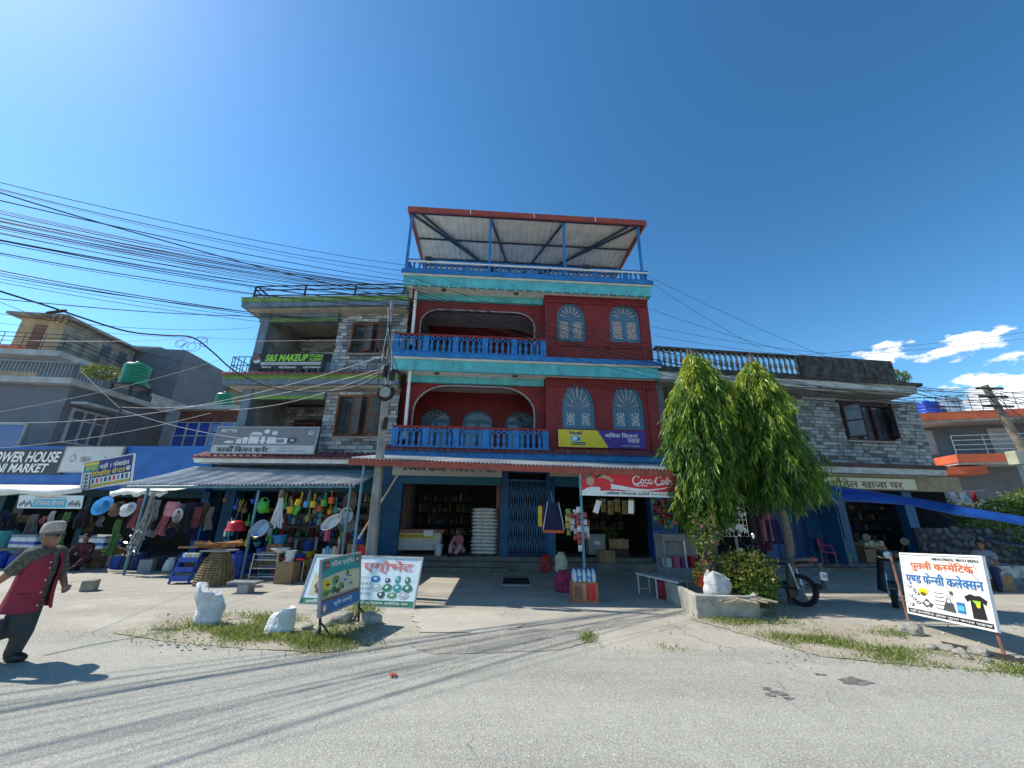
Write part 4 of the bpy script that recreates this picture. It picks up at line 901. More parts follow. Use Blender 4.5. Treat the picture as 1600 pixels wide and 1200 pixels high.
# taller house behind, three storeys, with an ochre penthouse
p0 = AT(43, 542, 9.3)+Vector((.6, 1.6, -.0))
hb = thing('back_house', 'tall blue grey house with ochre penthouse under a flat concrete roof', 'house', (p0.x, p0.y, 0), yaw+R(2))
def hbx(name, mt, *a): return MB().box(*a).build(name, mt, hb)
hbx('wall', M_GREYW, 0, 10, 0, 9, 0, 9.0); hbx('terrace_slab', M_LGREY, -1.2, 5.2, -.5, 9, 9.0, 9.3); hbx('terrace_kerb', M_ORANGE, -1.25, -.95, 1.5, 9, 9.301, 9.45)
hbx('lower_balcony_wall', M_BEIGE, -.03, -.001, 1.4, 5, 6.6, 8.4); hbx('lower_slab', M_LGREY, -1.0, -.031, 0, 9, 6.2, 6.5)
hbx('penthouse', M_CONC, 0, 4.7, 1.0, 3.3, 9.301, 11.6); hbx('penthouse_front', M_BEIGE, -.02, -.001, 1.0, 3.3, 9.301, 11.6); hbx('penthouse_door', M_WOOD, -.06, -.021, 1.9, 2.5, 9.35, 11.2); hbx('penthouse_roof', M_CONC, -.5, 5.0, .6, 3.7, 11.601, 11.75)  # penthouse flank coloured darker than its ochre front to paint in its shade
for x in (2.4, 3.6): hbx('penthouse_window', M_GLASS, x, x+.6, .96, .999, 10.4, 11.2)
railing(hb, [(-1.1, 8.5, 0), (-1.1, -.4, 0), (5.1, -.4, 0)], 9.3, .95, M_BLACKM, step=.9, n=4)
hbx('upper_block', M_GREYW, 4.9, 10.5, -2.0, 2.6, 0, 12.0); hbx('upper_block_cap', M_LGREY, 4.85, 5.6, -.4, 2.65, 12.001, 12.12)
hbx('rear_block', M_BEIGE, 10.6, 14.0, -3.4, .5, 0, 11.0); hbx('rear_roof', M_CONC, 10.2, 15.0, -4.2, 1.0, 11.001, 11.13); hbx('rear_wall', M_CONC, 14.1, 20, -5.5, 0, 0, 8.9); hbx('rear_slab', M_CONC, 13.9, 21, -6.4, 0, 8.901, 9.05)
railing(hb, [(14, -6.3, 0), (20.8, -6.3, 0)], 9.05, .9, M_BLACKM, step=.4, n=3)
# blue glazed shop floor seen over the market, and a small tank beyond
hc = thing('glazed_house', 'brown house with blue mirror glass windows between market and stone house', 'house', tuple(at(262, 700, 19))[:2]+(0,), R(-4))
hc_w = 3.2
b = MB(); b.box(0, hc_w, 0, 5, 0, 4.05); b.build('lower_wall', M_CONC, hc)
b = MB(); b.box(-.2, hc_w+.3, -.3, 5, 6.2, 6.4); b.build('roof_slab', M_LGREY, hc)
b = MB(); b.box(0, hc_w, .15, 5, 4.05, 6.2); b.build('wall', mat('dark_brick', (.14, .06, .05), .85, .2, 5), hc)
for k in range(5):
    x = .05+k*.62; f = MB(); f.ringprism([(x, 4.1), (x+.6, 4.1), (x+.6, 5.6), (x, 5.6)], [(x+.03, 4.13), (x+.57, 4.13), (x+.57, 5.57), (x+.03, 5.57)], .02, .1); f.box(x+.03, x+.57, .03, .09, 4.9, 4.94)
    fo = f.build('window', M_LGREY, hc); g_ = MB(); g_.box(x+.03, x+.57, .05, .06, 4.13, 5.57); g_.build('pane', M_BLGLASS, fo)
tank('water_tank', 'smaller green water tank left of the stone house', at(347, 640, 22), .48, 1.0, M_TANKG)
_p = at(347, 640, 22)
hd = thing('small_terrace_house', 'low house with white roof railing carrying the smaller green tank', 'house', (_p.x, _p.y, 0), R(-5))
b = MB(); b.box(-1.5, 1.2, -.6, 4, 0, _p.z-.16); b.build('wall', M_BEIGE, hd); b = MB(); b.box(-1.7, 1.4, -.8, 4, _p.z-.155, _p.z-.005); b.build('roof_slab', M_LGREY, hd)
railing(hd, [(-1.6, -.7, 0), (1.3, -.7, 0)], _p.z-.85, .7, M_WHITE, step=.18)
# ---- right: grey and orange house
pr = at(1452, 700, 21)
ho = thing('orange_trim_house', 'grey house with orange balcony bands and roof tanks at far right', 'house', (pr.x, pr.y, 0), R(-19))
zA = at(1500, 648, 21).z; zB = at(1500, 712, 21).z
b = MB(); b.box(.3, 12, 1.6, 8, 0, zA); b.build('wall', M_GREYW, ho)
for zt_, x0_, x1_ in ((zA, -.6, 5.6), (zB, .9, 6.2), (zB, 7.0, 12), (zA-.05, 5.7, 12)):
    b = MB(); b.box(x0_, x1_, -.2+(.5 if zt_ < zA-.01 and x0_ == 5.7 else 0), 1.6, zt_-.42, zt_); b.build('balcony_band', M_ORANGE, ho); b = MB(); b.box(x0_+.05, x1_-.05, -.1, 1.6, zt_-.52, zt_-.421); b.build('balcony_soffit', M_LGREY, ho)
b = MB(); b.box(-.4, 2.2, .2, 1.6, zB-1.0, zB-.6); b.build('balcony_band', M_ORANGE, ho)
b = MB(); b.box(3.4, 3.75, -.1, .25, 0, zB-.52); b.build('column', mat('pale_blue_paint', (.36, .50, .55), .7, .1), ho)
railing(ho, [(1.0, -.1, 0), (6.1, -.1, 0)], zB, 1.0, mat('steel_rail', (.45, .47, .48), .35, .05, metal=.6), step=1.2, n=4)
railing(ho, [(-.5, -.1, 0), (5.5, -.1, 0)], zA, .9, M_BLACKM, step=.45, n=3)
for (x0_, x1_) in ((.5, 1.2), (3.6, 4.8)): b = MB(); b.box(x0_, x1_, 1.55, 1.599, zB+.2, zB+1.6); b.build('window', M_LGREY, ho)
for (x0_, x1_) in ((1.2, 2.6), (4.6, 6.5)): b = MB(); b.box(x0_, x1_, 1.55, 1.599, .6, 2.6); b.build('door', M_GLASS, ho)
pt = at(1455, 655, 22.5); pt.z = zA
tank('water_tank', 'blue plastic water tank on the roof at far right', pt, .55, 1.15, M_TANKB)
pt = at(1487, 655, 22.5); pt.z = zA
tank('water_tank', 'shiny steel water tank beside the blue tank', pt+Vector((.1, 0, .15)), .6, 1.25, M_STEEL, False)
# ================================================================ AWNINGS
M_CORR = mat('galvanised_sheet', (0.50, 0.52, 0.53), 0.5, 0.12, 2.5, metal=0.0, stain=.35, stain_col=(.2, .19, .18), rnd=.08)
M_CORRW = mat('bright_zinc_sheet', (0.62, 0.62, 0.60), 0.4, 0.08, 3, metal=0.2, stain=.25, stain_col=(.3, .27, .22), rnd=.05)
M_POSTB = mat('pale_blue_steel', (0.10, 0.23, 0.30), 0.5, 0.15, 6, stain=.3, stain_col=(.1, .06, .04))
M_BAMBOO = mat('bamboo', (0.42, 0.36, 0.24), 0.6, 0.15, 4)
M_TARPW = mat('white_tarpaulin', (0.74, 0.74, 0.70), 0.6, 0.06, 3, stain=.2, stain_col=(.4, .37, .3))
M_TARPB = mat('blue_tarpaulin', (0.009, 0.055, 0.25), 0.45, 0.12, 3, bump=.25, bscale=7)
def sheet(name, parent, A0, A1, B0, B1, n, mt, amp=.018, lap=.03, per=.085, sag=0.0):
    """corrugated sheets between a front edge A0-A1 and a back edge B0-B1"""
    A0, A1, B0, B1 = map(Vector, (A0, A1, B0, B1)); L = (A1-A0).length
    for k in range(n):
        t0 = k/n; t1 = (k+1)/n+lap/L; mbx = MB(); m_ = max(8, int((t1-t0)*L/per*6)); P = []; Q = []
        lift = .006*(k % 2)
        ja = random.uniform(-.02, .03)
        for i in range(m_+1):
            t = t0+(t1-t0)*i/m_; z = amp*math.sin(2*math.pi*t*L/per)+lift; a = A0.lerp(A1, t); b_ = B0.lerp(B1, t); a = a+(a-b_)*ja*.3
            P.append(a+Vector((0, 0, z))); Q.append(b_+Vector((0, 0, z)))
        mid = [p.lerp(q_, .5)+Vector((0, 0, -sag)) for p, q_ in zip(P, Q)]
        mbx.strip(P, mid); mbx.strip(mid, Q); mbx.build(name, mt, parent, smooth=True)
def post(parent, a, b_, r, mt, name='post', n=8): o = MB(); o.tube([a, b_], r, n); return o.build(name, mt, parent, smooth=True)
# left corrugated awning
aw = thing('corrugated_awning', 'grey corrugated metal awning over the kitchenware shop', 'awning')
FL = at(183, 758, 10.75); FR = at(556, 757, 10.25); BLu, BLz = ql(318, 729); BRu, BRz = ql(584, 741)
BL = LEFT.w(BLu-.35, .1, BLz+.0); BR = LEFT.w(BRu, .1, BRz+.02)
sheet('sheet', aw, FL, FR, BL, BR, 9, M_CORR, amp=.026, sag=.03, per=.11)
b = MB(); b.bar(FL+Vector((.05, .1, -.05)), FR+Vector((-.05, .1, -.05)), .05, .06); b.build('front_beam', M_POSTB, aw)
for (x0, y0, x1, y1, Y) in ((231, 766, 191, 905, 10.6), (404, 770, 384, 900, 10.3), (548, 762, 527, 872, 10.1)):
    p = at(x0, y0, Y); g = Vector((p.x+.02, p.y, 0)); post(aw, g, Vector((p.x, p.y, p.z+.05)), .032, M_POSTB)
# a second sheet resting to the right end, and the bent post brace
# red-edged awning of the red house
ar = thing('shop_awning', 'zinc awning with rust red front board across the red house shopfront', 'awning')
YF = 8.47
a0 = at(545, 720.5, YF+.0); a1 = at(1052, 740, YF+.12); b0 = RED.w(RED.q(600, 700)[0]-.1, .0, 3.25); b1 = RED.w(UR+.12, .0, 3.13)
sheet('sheet', ar, a0+Vector((0, .02, .075)), a1+Vector((0, .02, .075)), b0, b1, 8, M_CORRW, amp=.016)
b = MB(); b.bar(a0+Vector((0, 0, -.01)), a1+Vector((0, 0, -.01)), .03, .135); b.build('front_board', M_RUSTRED, ar)
for (x, y0) in ((906, 742), (569, 724)):
    p = at(x, y0, YF+.1); g = Vector((p.x+.03, p.y, 0)); post(ar, g, Vector((p.x, p.y, p.z+.04)), .028, M_POSTB)
for t in (.12, .35, .6, .85):
    p = a0.lerp(a1, t); r_ = b0.lerp(b1, t); b = MB(); b.bar(p+Vector((0, .05, -.0)), r_+Vector((0, 0, -.06)), .04, .05); b.build('rafter', M_STEELDK, ar)
# diagonal bamboo stay beside the pole
bs = thing('bamboo_stay', 'pale bamboo pole leaning diagonally behind the concrete pole', 'pole')
p = at(630, 728, 8.9); g = at(560, 842, 9.2); post(bs, g, p, .02, M_BAMBOO)
# market tarps
def tarp(name, label, corners, mt, nx=16, ny=6, sag=.12, val=.12, grp=None):
    A0, A1, B0, B1 = map(Vector, corners); t = thing(name, label, 'tarpaulin', group=grp); mbx = MB()
    def f(a, b_):
        p = A0.lerp(A1, a).lerp(B0.lerp(B1, a), b_); return p-Vector((0, 0, sag*4*b_*(1-b_)+.03*math.sin(a*17)*(1-b_)))
    mbx.grid(nx, ny, f); mbx.strip([f(i/nx, 0) for i in range(nx+1)], [f(i/nx, 0)-Vector((0, -.02, val*(1+.3*math.sin(i*1.9)))) for i in range(nx+1)])
    o = mbx.build('sheet', mt, t, smooth=True); so_ = o.modifiers.new('thickness', 'SOLIDIFY'); so_.thickness = .004
    return t
tarp('white_tarpaulin', 'long white tarpaulin awning over the market at far left', (at(-260, 764, 11.2), at(128, 764, 11.2), MARK.w(qm(-150, 752)[0], -.02, qm(0, 757)[1]), MARK.w(qm(135, 752)[0], -.02, qm(130, 757)[1])), M_TARPW, sag=.05, val=.16)
tarp('white_tarpaulin', 'short white tarpaulin under the corrugated awning end', (at(172, 768, 11.1), at(262, 768, 11.1), MARK.w(qm(205, 752)[0], -.02, qm(0, 754)[1]), MARK.w(qm(318, 745)[0], -.02, qm(130, 754)[1])), M_TARPW, sag=.06, val=.10)
# blue tarp on the right
tb = thing('blue_tarpaulin', 'sagging blue tarpaulin stretched from the snack shop past the frame edge', 'tarpaulin')
mbx = MB(); P0 = [at(1282, 768, 11.6), at(1340, 768, 11.3), at(1400, 775, 11.0), at(1470, 786, 10.6), at(1540, 798, 10.2), at(1620, 812, 9.8), at(1760, 838, 9.0)]
P1 = [p+Vector((.0, -.3, -.26-.05*(i % 2))) for i, p in enumerate(P0)]; P2 = [p+Vector((.1, 1.8, .35)) for p in P0]
def smooth_pl(P, k=4):
    o = []
    for i in range(len(P)-1):
        p0 = P[max(i-1, 0)]; p1 = P[i]; p2 = P[i+1]; p3 = P[min(i+2, len(P)-1)]
        for j in range(k):
            t = j/k; o.append(.5*((2*p1)+(p2-p0)*t+(2*p0-5*p1+4*p2-p3)*t*t+(3*p1-p0-3*p2+p3)*t**3))
    return o+[P[-1]]
S0, S1, S2 = smooth_pl(P0), smooth_pl(P1), smooth_pl(P2)
S0 = [p+Vector((0, .03*math.sin(i*1.3), .015*math.sin(i*2.1))) for i, p in enumerate(S0)]
mbx.strip(S1, S0); mbx.strip(S0, S2); o = mbx.build('sheet', M_TARPB, tb, smooth=True); sm = o.modifiers.new('thickness', 'SOLIDIFY'); sm.thickness = .006
mbx = MB(); P3 = [at(1448, 785, 11.2), at(1500, 815, 10.8), at(1545, 840, 10.4), at(1600, 850, 10.0), at(1700, 858, 9.4)]; S3 = smooth_pl(P3)
mbx.strip(S3, [p+Vector((.02, -.06, -.13-.04*math.sin(i))) for i, p in enumerate(S3)]); o = mbx.build('hanging_fold', mat('dark_tarp', (.03, .045, .08), .5, .2, 6), tb, smooth=True); sm = o.modifiers.new('thickness', 'SOLIDIFY'); sm.thickness = .02
rp = thing('tarpaulin_pole', 'thin pole holding up the blue tarpaulin near the frame edge', 'pole'); p = at(1620, 812, 9.8); post(rp, Vector((p.x, p.y, 0)), p, .03, M_BAMBOO)
# ================================================================ POLES AND WIRES
M_POLE = mat('concrete_pole', (0.27, 0.26, 0.235), .85, .14, 4, bump=.25, stain=.35)
M_CABLE = mat('black_cable', (0.012, 0.012, 0.014), .6, 0)
M_CABLEW = mat('grey_cable', (0.45, 0.45, 0.43), .6, 0)
YP = 8.75
mp_ = thing('utility_pole', 'concrete utility pole with meter box and cable coil beside red house', 'utility pole')
pb = at(573, 940, YP); pb.z = 0; pm = at(600, 640, YP); ptop = at(612, 470, YP)
b = MB(); d_ = pm-pb
def sq(p, w_, h_=None): h_ = h_ or w_; return [p+Vector((-w_, -h_, 0)), p+Vector((w_, -h_, 0)), p+Vector((w_, h_, 0)), p+Vector((-w_, h_, 0))]
rings = [sq(pb, .105), sq(pb.lerp(pm, .5), .085), sq(pm+Vector((0, 0, .3)), .066)]
for i in range(2): b._add(rings[i]+rings[i+1], [(0, 1, 5, 4), (1, 2, 6, 5), (2, 3, 7, 6), (3, 0, 4, 7)])
b._add(rings[2], [(0, 1, 2, 3)]); b.build('shaft', M_POLE, mp_, bevel=.02)
b = MB(); b.tube([pm+Vector((0, 0, .2)), ptop], .034, 10); b.build('extension_tube', mat('galv_tube', (.24, .25, .25), .6, .15), mp_, smooth=True)
pbx = at(603, 612, YP-.18); b = MB(); b.box(pbx.x-.13, pbx.x+.13, pbx.y-.06, pbx.y+.06, pbx.z-.14, pbx.z+.12); b.build('meter_box', mat('pale_box', (.30, .34, .31), .5, .2), mp_, bevel=.02)
for k in range(5):
    o = MB(); r_ = .15+.012*k; o.tube([(pbx.x+r_*math.cos(R(a)), pbx.y-.05+.01*k, pbx.z-.03+r_*.95*math.sin(R(a))) for a in range(0, 361, 20)], .018, 6); o.build('cable_coil', M_CABLE, mp_, smooth=True)
for (dx, dz) in ((-.08, .5), (.10, .42), (.06, -.75)):
    o = MB(); o.lathe([(.06, -.14), (.07, -.1), (.07, .1), (.05, .14)], 10, (pbx.x+dx, pbx.y, pbx.z+dz)); o.build('cable_joint', M_CABLE, mp_, smooth=True)
for k in range(7):
    o = MB(); p0 = pbx+Vector((random.uniform(-.25, .2), random.uniform(-.1, .1), .2)); p1 = ptop+Vector((random.uniform(-.1, .1), 0, random.uniform(-1.3, -.1)))
    pts = [p0.lerp(p1, t)+Vector((math.sin(t*5+k)*.14*(1-t), 0, 0)) for t in [i/10 for i in range(11)]]; o.tube(pts, .009, 5); o.build('riser_cable', M_CABLE if k % 3 else M_CABLEW, mp_, smooth=True)
pr0 = at(1600, 800, 13.0); pr0.z = 0; prt = at(1538, 602, 13.0)
mr = thing('utility_pole', 'leaning wooden utility pole loaded with wires at right edge', 'utility pole')
b = MB(); b.tube([Vector((prt.x+1.75, 13, 0)), Vector((prt.x+.6, 13, prt.z*.55)), prt], [.16, .13, .10], 10); b.build('shaft', mat('weathered_pole', (.26, .22, .17), .85, .2, 5, bump=.3), mr, smooth=True)
for dz in (-.15, -.45, -.8): b = MB(); b.bar(prt+Vector((-.45, -.1, dz)), prt+Vector((.45+abs(dz)*.2, -.1, dz)), .06, .07); b.build('crossarm', M_BLACKM, mr)
b = MB(); pq = at(1592, 716, 12.8); b.box(pq.x-.3, pq.x+.3, 12.6, 12.9, pq.z-.22, pq.z+.22); b.build('junction_box', mat('yellow_grey_box', (.42, .42, .30), .6, .1), mr, bevel=.02)
def wire(a, c, sag, r, mt, label, grp=None, n=28, name='overhead_wire', wob=0.0):
    a = Vector(a); c = Vector(c); ph = random.uniform(0, 6)
    pts = [a.lerp(c, i/n)-Vector((0, 0, sag*4*(i/n)*(1-i/n)-wob*math.sin(ph+i*.9))) for i in range(n+1)]
    o = MB().tube(pts, r, 5).build(name, mt, None, smooth=True); tag(o, label, 'wire', grp); return o
# the unseen pole to the west carries the bundles; they run past the pole top and on to the east pole
WP = Vector((-13.0, 3.6, 7.3))
east = prt+Vector((0, 0, -.25))
G1 = 'upper wires crossing the sky at left'; G2 = 'wires crossing the red house to the east pole'
def endz(px, py, Y): return at(px, py, Y)
ORD = 'topmost second third fourth fifth sixth seventh eighth ninth tenth eleventh twelfth thirteenth fourteenth fifteenth sixteenth seventeenth'.split()
LW = [(0, 270, 640, 415), (0, 280, 640, 424), (0, 287, 640, 433), (0, 290, 640, 470), (0, 303, 640, 440), (0, 317, 640, 447), (0, 322, 640, 450), (0, 326, 640, 452), (0, 334, 640, 455), (0, 337, 640, 457), (0, 341, 640, 461), (0, 346, 640, 463), (0, 350, 640, 466), (0, 354, 640, 470), (0, 361, 640, 474), (0, 367, 640, 478), (0, 381, 640, 482)]
LW += [(0, y_, 640, 444+(y_-318)*.55) for y_ in (319, 330, 332, 339, 344, 348, 357, 364)]; LW.sort(key=lambda w_: w_[1]); ORD += 'eighteenth nineteenth twentieth twenty-first twenty-second twenty-third twenty-fourth twenty-fifth'.split()
for i, (x0, y0, x1, y1) in enumerate(LW):
    A = at(x0, y0, random.uniform(4.2, 6.2)); B_ = at(x1, y1, random.uniform(8.9, 9.9)); A2 = A+(A-B_)*.55+Vector((0, 0, .25))
    wire(A2, B_, .32+random.uniform(-.05, .08), random.choice((.005, .006, .006, .008, .010)), M_CABLE, f'black wire sloping in at the left edge, {ORD[i]} from the top', G1, wob=.004)
    C_ = east+Vector((random.uniform(-.3, .3), random.uniform(-.2, .2), random.uniform(-.75, .2)))
    if i % 4 != 1: wire(B_, C_, .75+random.uniform(-.2, .35), random.choice((.005, .006, .008)), M_CABLE, 'thin black wire crossing in front of the red house balconies', G2, wob=.006)
G3 = 'middle wires running to the stone house roof'
for i, (x0, y0, x1, y1, r_) in enumerate(((0, 379, 560, 472, .005), (0, 404, 640, 510, .009), (0, 408, 640, 512, .007), (0, 412, 640, 505, .007), (0, 416, 640, 514, .005), (0, 422, 640, 520, .005), (0, 448, 600, 492, .008))):
    A = at(x0, y0, 5.2); B_ = at(x1, y1, 9.0); wire(A+(A-B_)*.5+Vector((0, 0, .2)), B_, .38, r_, M_CABLE, f'black wire of the lower left bundle, {ORD[i]} from its top', G3, wob=.004)
# thick cable that dips low at left and loops round to the pole
P = [at(-60, 435, 6.2), at(0, 455, 6.6), at(80, 480, 7.1), at(130, 497, 7.5), at(200, 518, 7.9), at(260, 524, 8.2), at(300, 527, 8.4), at(330, 548, 8.5), at(370, 582, 8.6), at(430, 606, 8.7), at(500, 612, 8.75), at(560, 603, 8.7), at(600, 580, 8.65)]
tag(MB().tube(smooth_pl(P, 4), .018, 6).build('heavy_cable', M_CABLE, None, smooth=True), 'thick black cable dipping low over the market and rising to the pole', 'cable')
cl = thing('cable_tangle', 'tangled loop of thin black cable hanging on the thick cable', 'cable'); pc = at(297, 534, 8.35)
for k in range(6):
    o = MB(); cx, cz, rx, rz = random.uniform(-.25, .25), random.uniform(-.12, .08), random.uniform(.08, .2), random.uniform(.05, .12)
    o.tube([(pc.x+cx+rx*math.cos(R(a)), pc.y+.02*k, pc.z+cz+rz*math.sin(R(a))) for a in range(0, 361, 24)], .005, 5); o.build('loop', M_CABLE, cl, smooth=True)
pc2 = at(88, 487, 7.2); ct = thing('cable_splice', 'small black splice box hanging on the thick cable at left', 'cable splice', pc2)
o = MB(); o.lathe([(.02, -.2), (.035, -.15), (.035, .14), (.02, .2)], 8, M=Matrix.Rotation(R(80), 3, 'Y')); o.build('body', M_CABLE, ct, smooth=True)
for k in range(3): o = MB(); o.tube([(.14*math.cos(R(a))*.6+.1*k, .02*k, -.1-.04*k+.11*math.sin(R(a))) for a in range(0, 361, 30)], .005, 5); o.build('loop', M_CABLE, ct, smooth=True)
# festoon and service drops at left
G4 = 'pale service wires over the market'
for (x0, y0, Y0, x1, y1, Y1, s_) in ((-20, 530, 9, 330, 526, 12, .12), (0, 532, 10, 640, 530, 12, .05), (-10, 645, 9.5, 350, 560, 12, .15), (-10, 660, 9.5, 600, 555, 8.9, .5), (125, 578, 13, 190, 640, 12.6, .02), (190, 636, 12.6, 600, 575, 8.8, .35), (0, 700, 10, 330, 645, 11.5, .15), (390, 450, 11.5, 525, 570, 11.4, .03), (360, 640, 11, 605, 575, 8.8, .25), (190, 640, 12.6, 420, 690, 11.8, .15), (0, 490, 7.0, 395, 512, 12, .2), (60, 488, 7.2, 330, 575, 11.5, .15), (0, 472, 7, 260, 560, 14, .1), (0, 505, 9, 420, 530, 12, .12)):
    wire(at(x0, y0, Y0), at(x1, y1, Y1), s_, .0055, M_CABLEW if (y0 > 520) else M_CABLE, 'slack service wire strung over the market roofs', G4)
ms = thing('roof_mast', 'short dark pipe mast on the market roof carrying wires', 'mast'); p = at(190, 636, 12.6); g = at(170, 697, 12.9); post(ms, g, p, .03, M_BLACKM)
# eastward lines over the right house
G5 = 'wires over the right stone house'
for (x0, y0, Y0, x1, y1, Y1, s_) in ((1010, 430, 12.3, 1290, 557, 13, .1), (1015, 440, 12.3, 1190, 545, 13, .12), (1016, 483, 12.3, 1260, 556, 13, .1), (1018, 510, 12.3, 1290, 552, 12.4, .1), (1020, 524, 12.3, 1300, 560, 12.4, .1), (1240, 556, 12.4, 1700, 505, 14, .12), (1240, 560, 12.4, 1700, 515, 14, .15)):
    wire(at(x0, y0, Y0), at(x1, y1, Y1), s_, .006, M_CABLE, 'thin wire running over the parapet of the right house', G5)
G6 = 'wires fanning out past the east pole'
for k in range(9):
    A = east+Vector((random.uniform(-.2, .2), 0, random.uniform(-.8, .15))); C_ = at(1680, 610+k*12, 9.5); wire(A, C_, .15, .010, M_CABLE, f'black wire leaving the leaning pole rightwards, {ORD[k]} from top', G6)
for k in range(6):
    A = RIGHT.w(RU1-random.uniform(.2, .6), .0, ZRT-.1-.07*k); wire(A, east+Vector((random.uniform(-.2, .2), 0, -.1*k)), .12, .009, M_CABLE, 'black wire from the right house corner to the leaning pole', 'wires from house corner to east pole')
# ================================================================ SIGNS
def ink(name, c, rough=.5): return mat('ink_'+name, c, rough, .05, 9)
K = dict(white=ink('white', (.70, .70, .67)), black=ink('black', (.02, .02, .022)), red=ink('red', (.62, .02, .03)), lime=ink('lime', (.30, .62, .04)), navy=ink('navy', (.012, .025, .17)), yellow=ink('yellow', (.72, .55, .03)), purple=ink('purple', (.07, .03, .24)), sky=ink('sky', (.10, .42, .62)),
         grey=ink('grey', (.20, .20, .205)), lgrey=ink('lgrey', (.50, .50, .48)), teal=ink('teal', (.04, .30, .29)), orange=ink('orange', (.70, .16, .06)), cream=ink('cream', (.60, .55, .38)), green=ink('green', (.04, .20, .10)), brown=ink('brown', (.16, .09, .05)), pinkred=ink('pinkred', (.66, .17, .16)), blue=ink('blue', (.04, .16, .40)), skin=ink('skin', (.50, .28, .17)), pale=ink('pale', (.66, .76, .77)), leaf=ink('leaf', (.14, .30, .08)), dgrey=ink('dgrey', (.07, .075, .08)))
KL = list(K); KM = [K[k] for k in KL]; KI = {k: i for i, k in enumerate(KL)}
class Board:
    """a flat sign: local x to the right, z up, printed on the side facing -y"""
    def __init__(s, name, label, M, W, Hh, face, th=.03, cat='sign', frame=None):
        s.t = thing(name, label, cat, M=M); s.W = W; s.H = Hh; s.layer = 0; s.rows = {}
        b = MB(); b.box(0, W, 0, th, 0, Hh); b.build('panel', K[face], s.t)
        if frame:
            b = MB(); f = .025; b.ringprism([(-f, -f), (W+f, -f), (W+f, Hh+f), (-f, Hh+f)], [(.002, .002), (W-.002, .002), (W-.002, Hh-.002), (.002, Hh-.002)], -.012, th+.01); b.build('frame', frame, s.t)
        s.mb = MB(); s.lt = MB()
    def y(s, k): return -.0025*(k+1)
    def rect(s, c, x0, x1, z0, z1, k=0): s.mb.m(KI[c]); rect(s.mb, x0*s.W, x1*s.W, z0*s.H, z1*s.H, s.y(k))
    def poly(s, c, pts, k=0): s.mb.m(KI[c]); poly(s.mb, [(a*s.W, b*s.H) for a, b in pts], s.y(k))
    def blob(s, c, x, z, rx, rz, k=1, n=14, jit=0.0): s.mb.m(KI[c]); blob(s.mb, x*s.W, z*s.H, rx*s.W, rz*s.H, s.y(k), n, jit)
    def line(s, c, pts, w_, k=1): s.mb.m(KI[c]); ribbon(s.mb, [(a*s.W, b*s.H) for a, b in pts], w_, s.y(k))
    def text(s, c, body, x0, x1, z0, z1, bold=.02, shear=0, k=2): s.lt.m(KI[c]); lettering(s.lt, body, x0*s.W, x1*s.W, z0*s.H, z1*s.H, s.y(k), bold, shear)
    def smalltext(s, c, x0, x1, z, h, k=2, seed=0):
        rr = random.Random(seed); x = x0; s.mb.m(KI[c])
        while x < x1:
            w_ = rr.uniform(.6, 1.6)*h*s.H/s.W; rect(s.mb, x*s.W, min(x+w_, x1)*s.W, (z+h*.55)*s.H, (z+h*.7)*s.H, s.y(k)); 
            for j in range(2): xx = x+w_*(.25+.45*j); rect(s.mb, xx*s.W, (xx+w_*.14)*s.W, z*s.H, (z+h*.6)*s.H, s.y(k))
            x += w_*1.25
    def done(s):
        if s.mb.v: stuff(flat('print', s.mb, KM, s.t))
        if s.lt.v: stuff(flat('lettering', s.lt, KM, s.t))
        return s.t
def facade_board(F, name, label, x0, y0, x1, y1, d, face, th=.05, tilt=0, frame=None, cat='sign'):
    u0, zt = F.q(x0, y0, d); u1, zb = F.q(x1, y1, d)
    M = Matrix.Translation(F.w(u0, d-th, zb)) @ Matrix.Rotation(F.yaw, 4, 'Z') @ Matrix.Rotation(tilt, 4, 'X')
    return Board(name, label, M, u1-u0, zt-zb, face, th, cat, frame)
def quad_board(name, label, TL, TR, BR, BL, face, th=.02, frame=None, cat='sign'):
    x = (BR-BL).normalized(); z = ((TL-BL)+(TR-BR)); z = (z-x*z.dot(x)).normalized(); y = z.cross(x)
    M = Matrix((x, y, z)).transposed().to_4x4(); M.translation = BL
    return Board(name, label, M, ((BR-BL).length+(TR-TL).length)/2, ((TL-BL).length+(TR-BR).length)/2, face, th, cat, frame)
# -- market
s = facade_board(MARK, 'shop_sign', 'black sign lettered POWER HOUSE MINI MARKET at left edge', -70, 703, 97, 741, -.05, 'black')
s.text('white', 'POWER HOUSE', .345, .95, .47, .92, .03, .18); s.text('white', 'MINI MARKET', .36, .88, .06, .42, .03, .18); s.done()
s = facade_board(MARK, 'fibre_sign', 'faded pale board lettered FIBER on the blue fascia wall', 108, 699, 184, 738, -.05, 'lgrey', th=.06, frame=M_CEM)
s.text('grey', 'FIBER', .32, .50, .38, .60, .01, .15); s.blob('grey', .18, .55, .05, .16, 1); s.blob('lgrey', .18, .55, .035, .11, 2); s.line('grey', [(.72, .62), (.78, .5), (.84, .62), (.80, .45)], .03); s.smalltext('grey', .55, .7, .2, .08, seed=3); s.done()
s = quad_board('repair_sign', 'tilted blue and yellow watch and mobile repair sign with pictures', at(129, 722, 11.5), at(206, 713, 11.4), at(203, 752, 11.4), at(126, 766, 11.5), 'navy', frame=M_WHITE)
s.rect('yellow', .01, .30, .86, .97); s.rect('teal', .01, .30, .64, .85); s.text('yellow', 'हाम्रो', .06, .28, .66, .84, .02); s.text('white', 'घडी । मोबाईल', .33, .93, .64, .86, .03)
s.text('yellow', 'रिपेयरिङ सेन्टर', .16, .86, .40, .62, .03); s.rect('lgrey', .01, .15, .02, .62); s.rect('pale', .18, .97, .13, .36); s.rect('yellow', .18, .97, .02, .12)
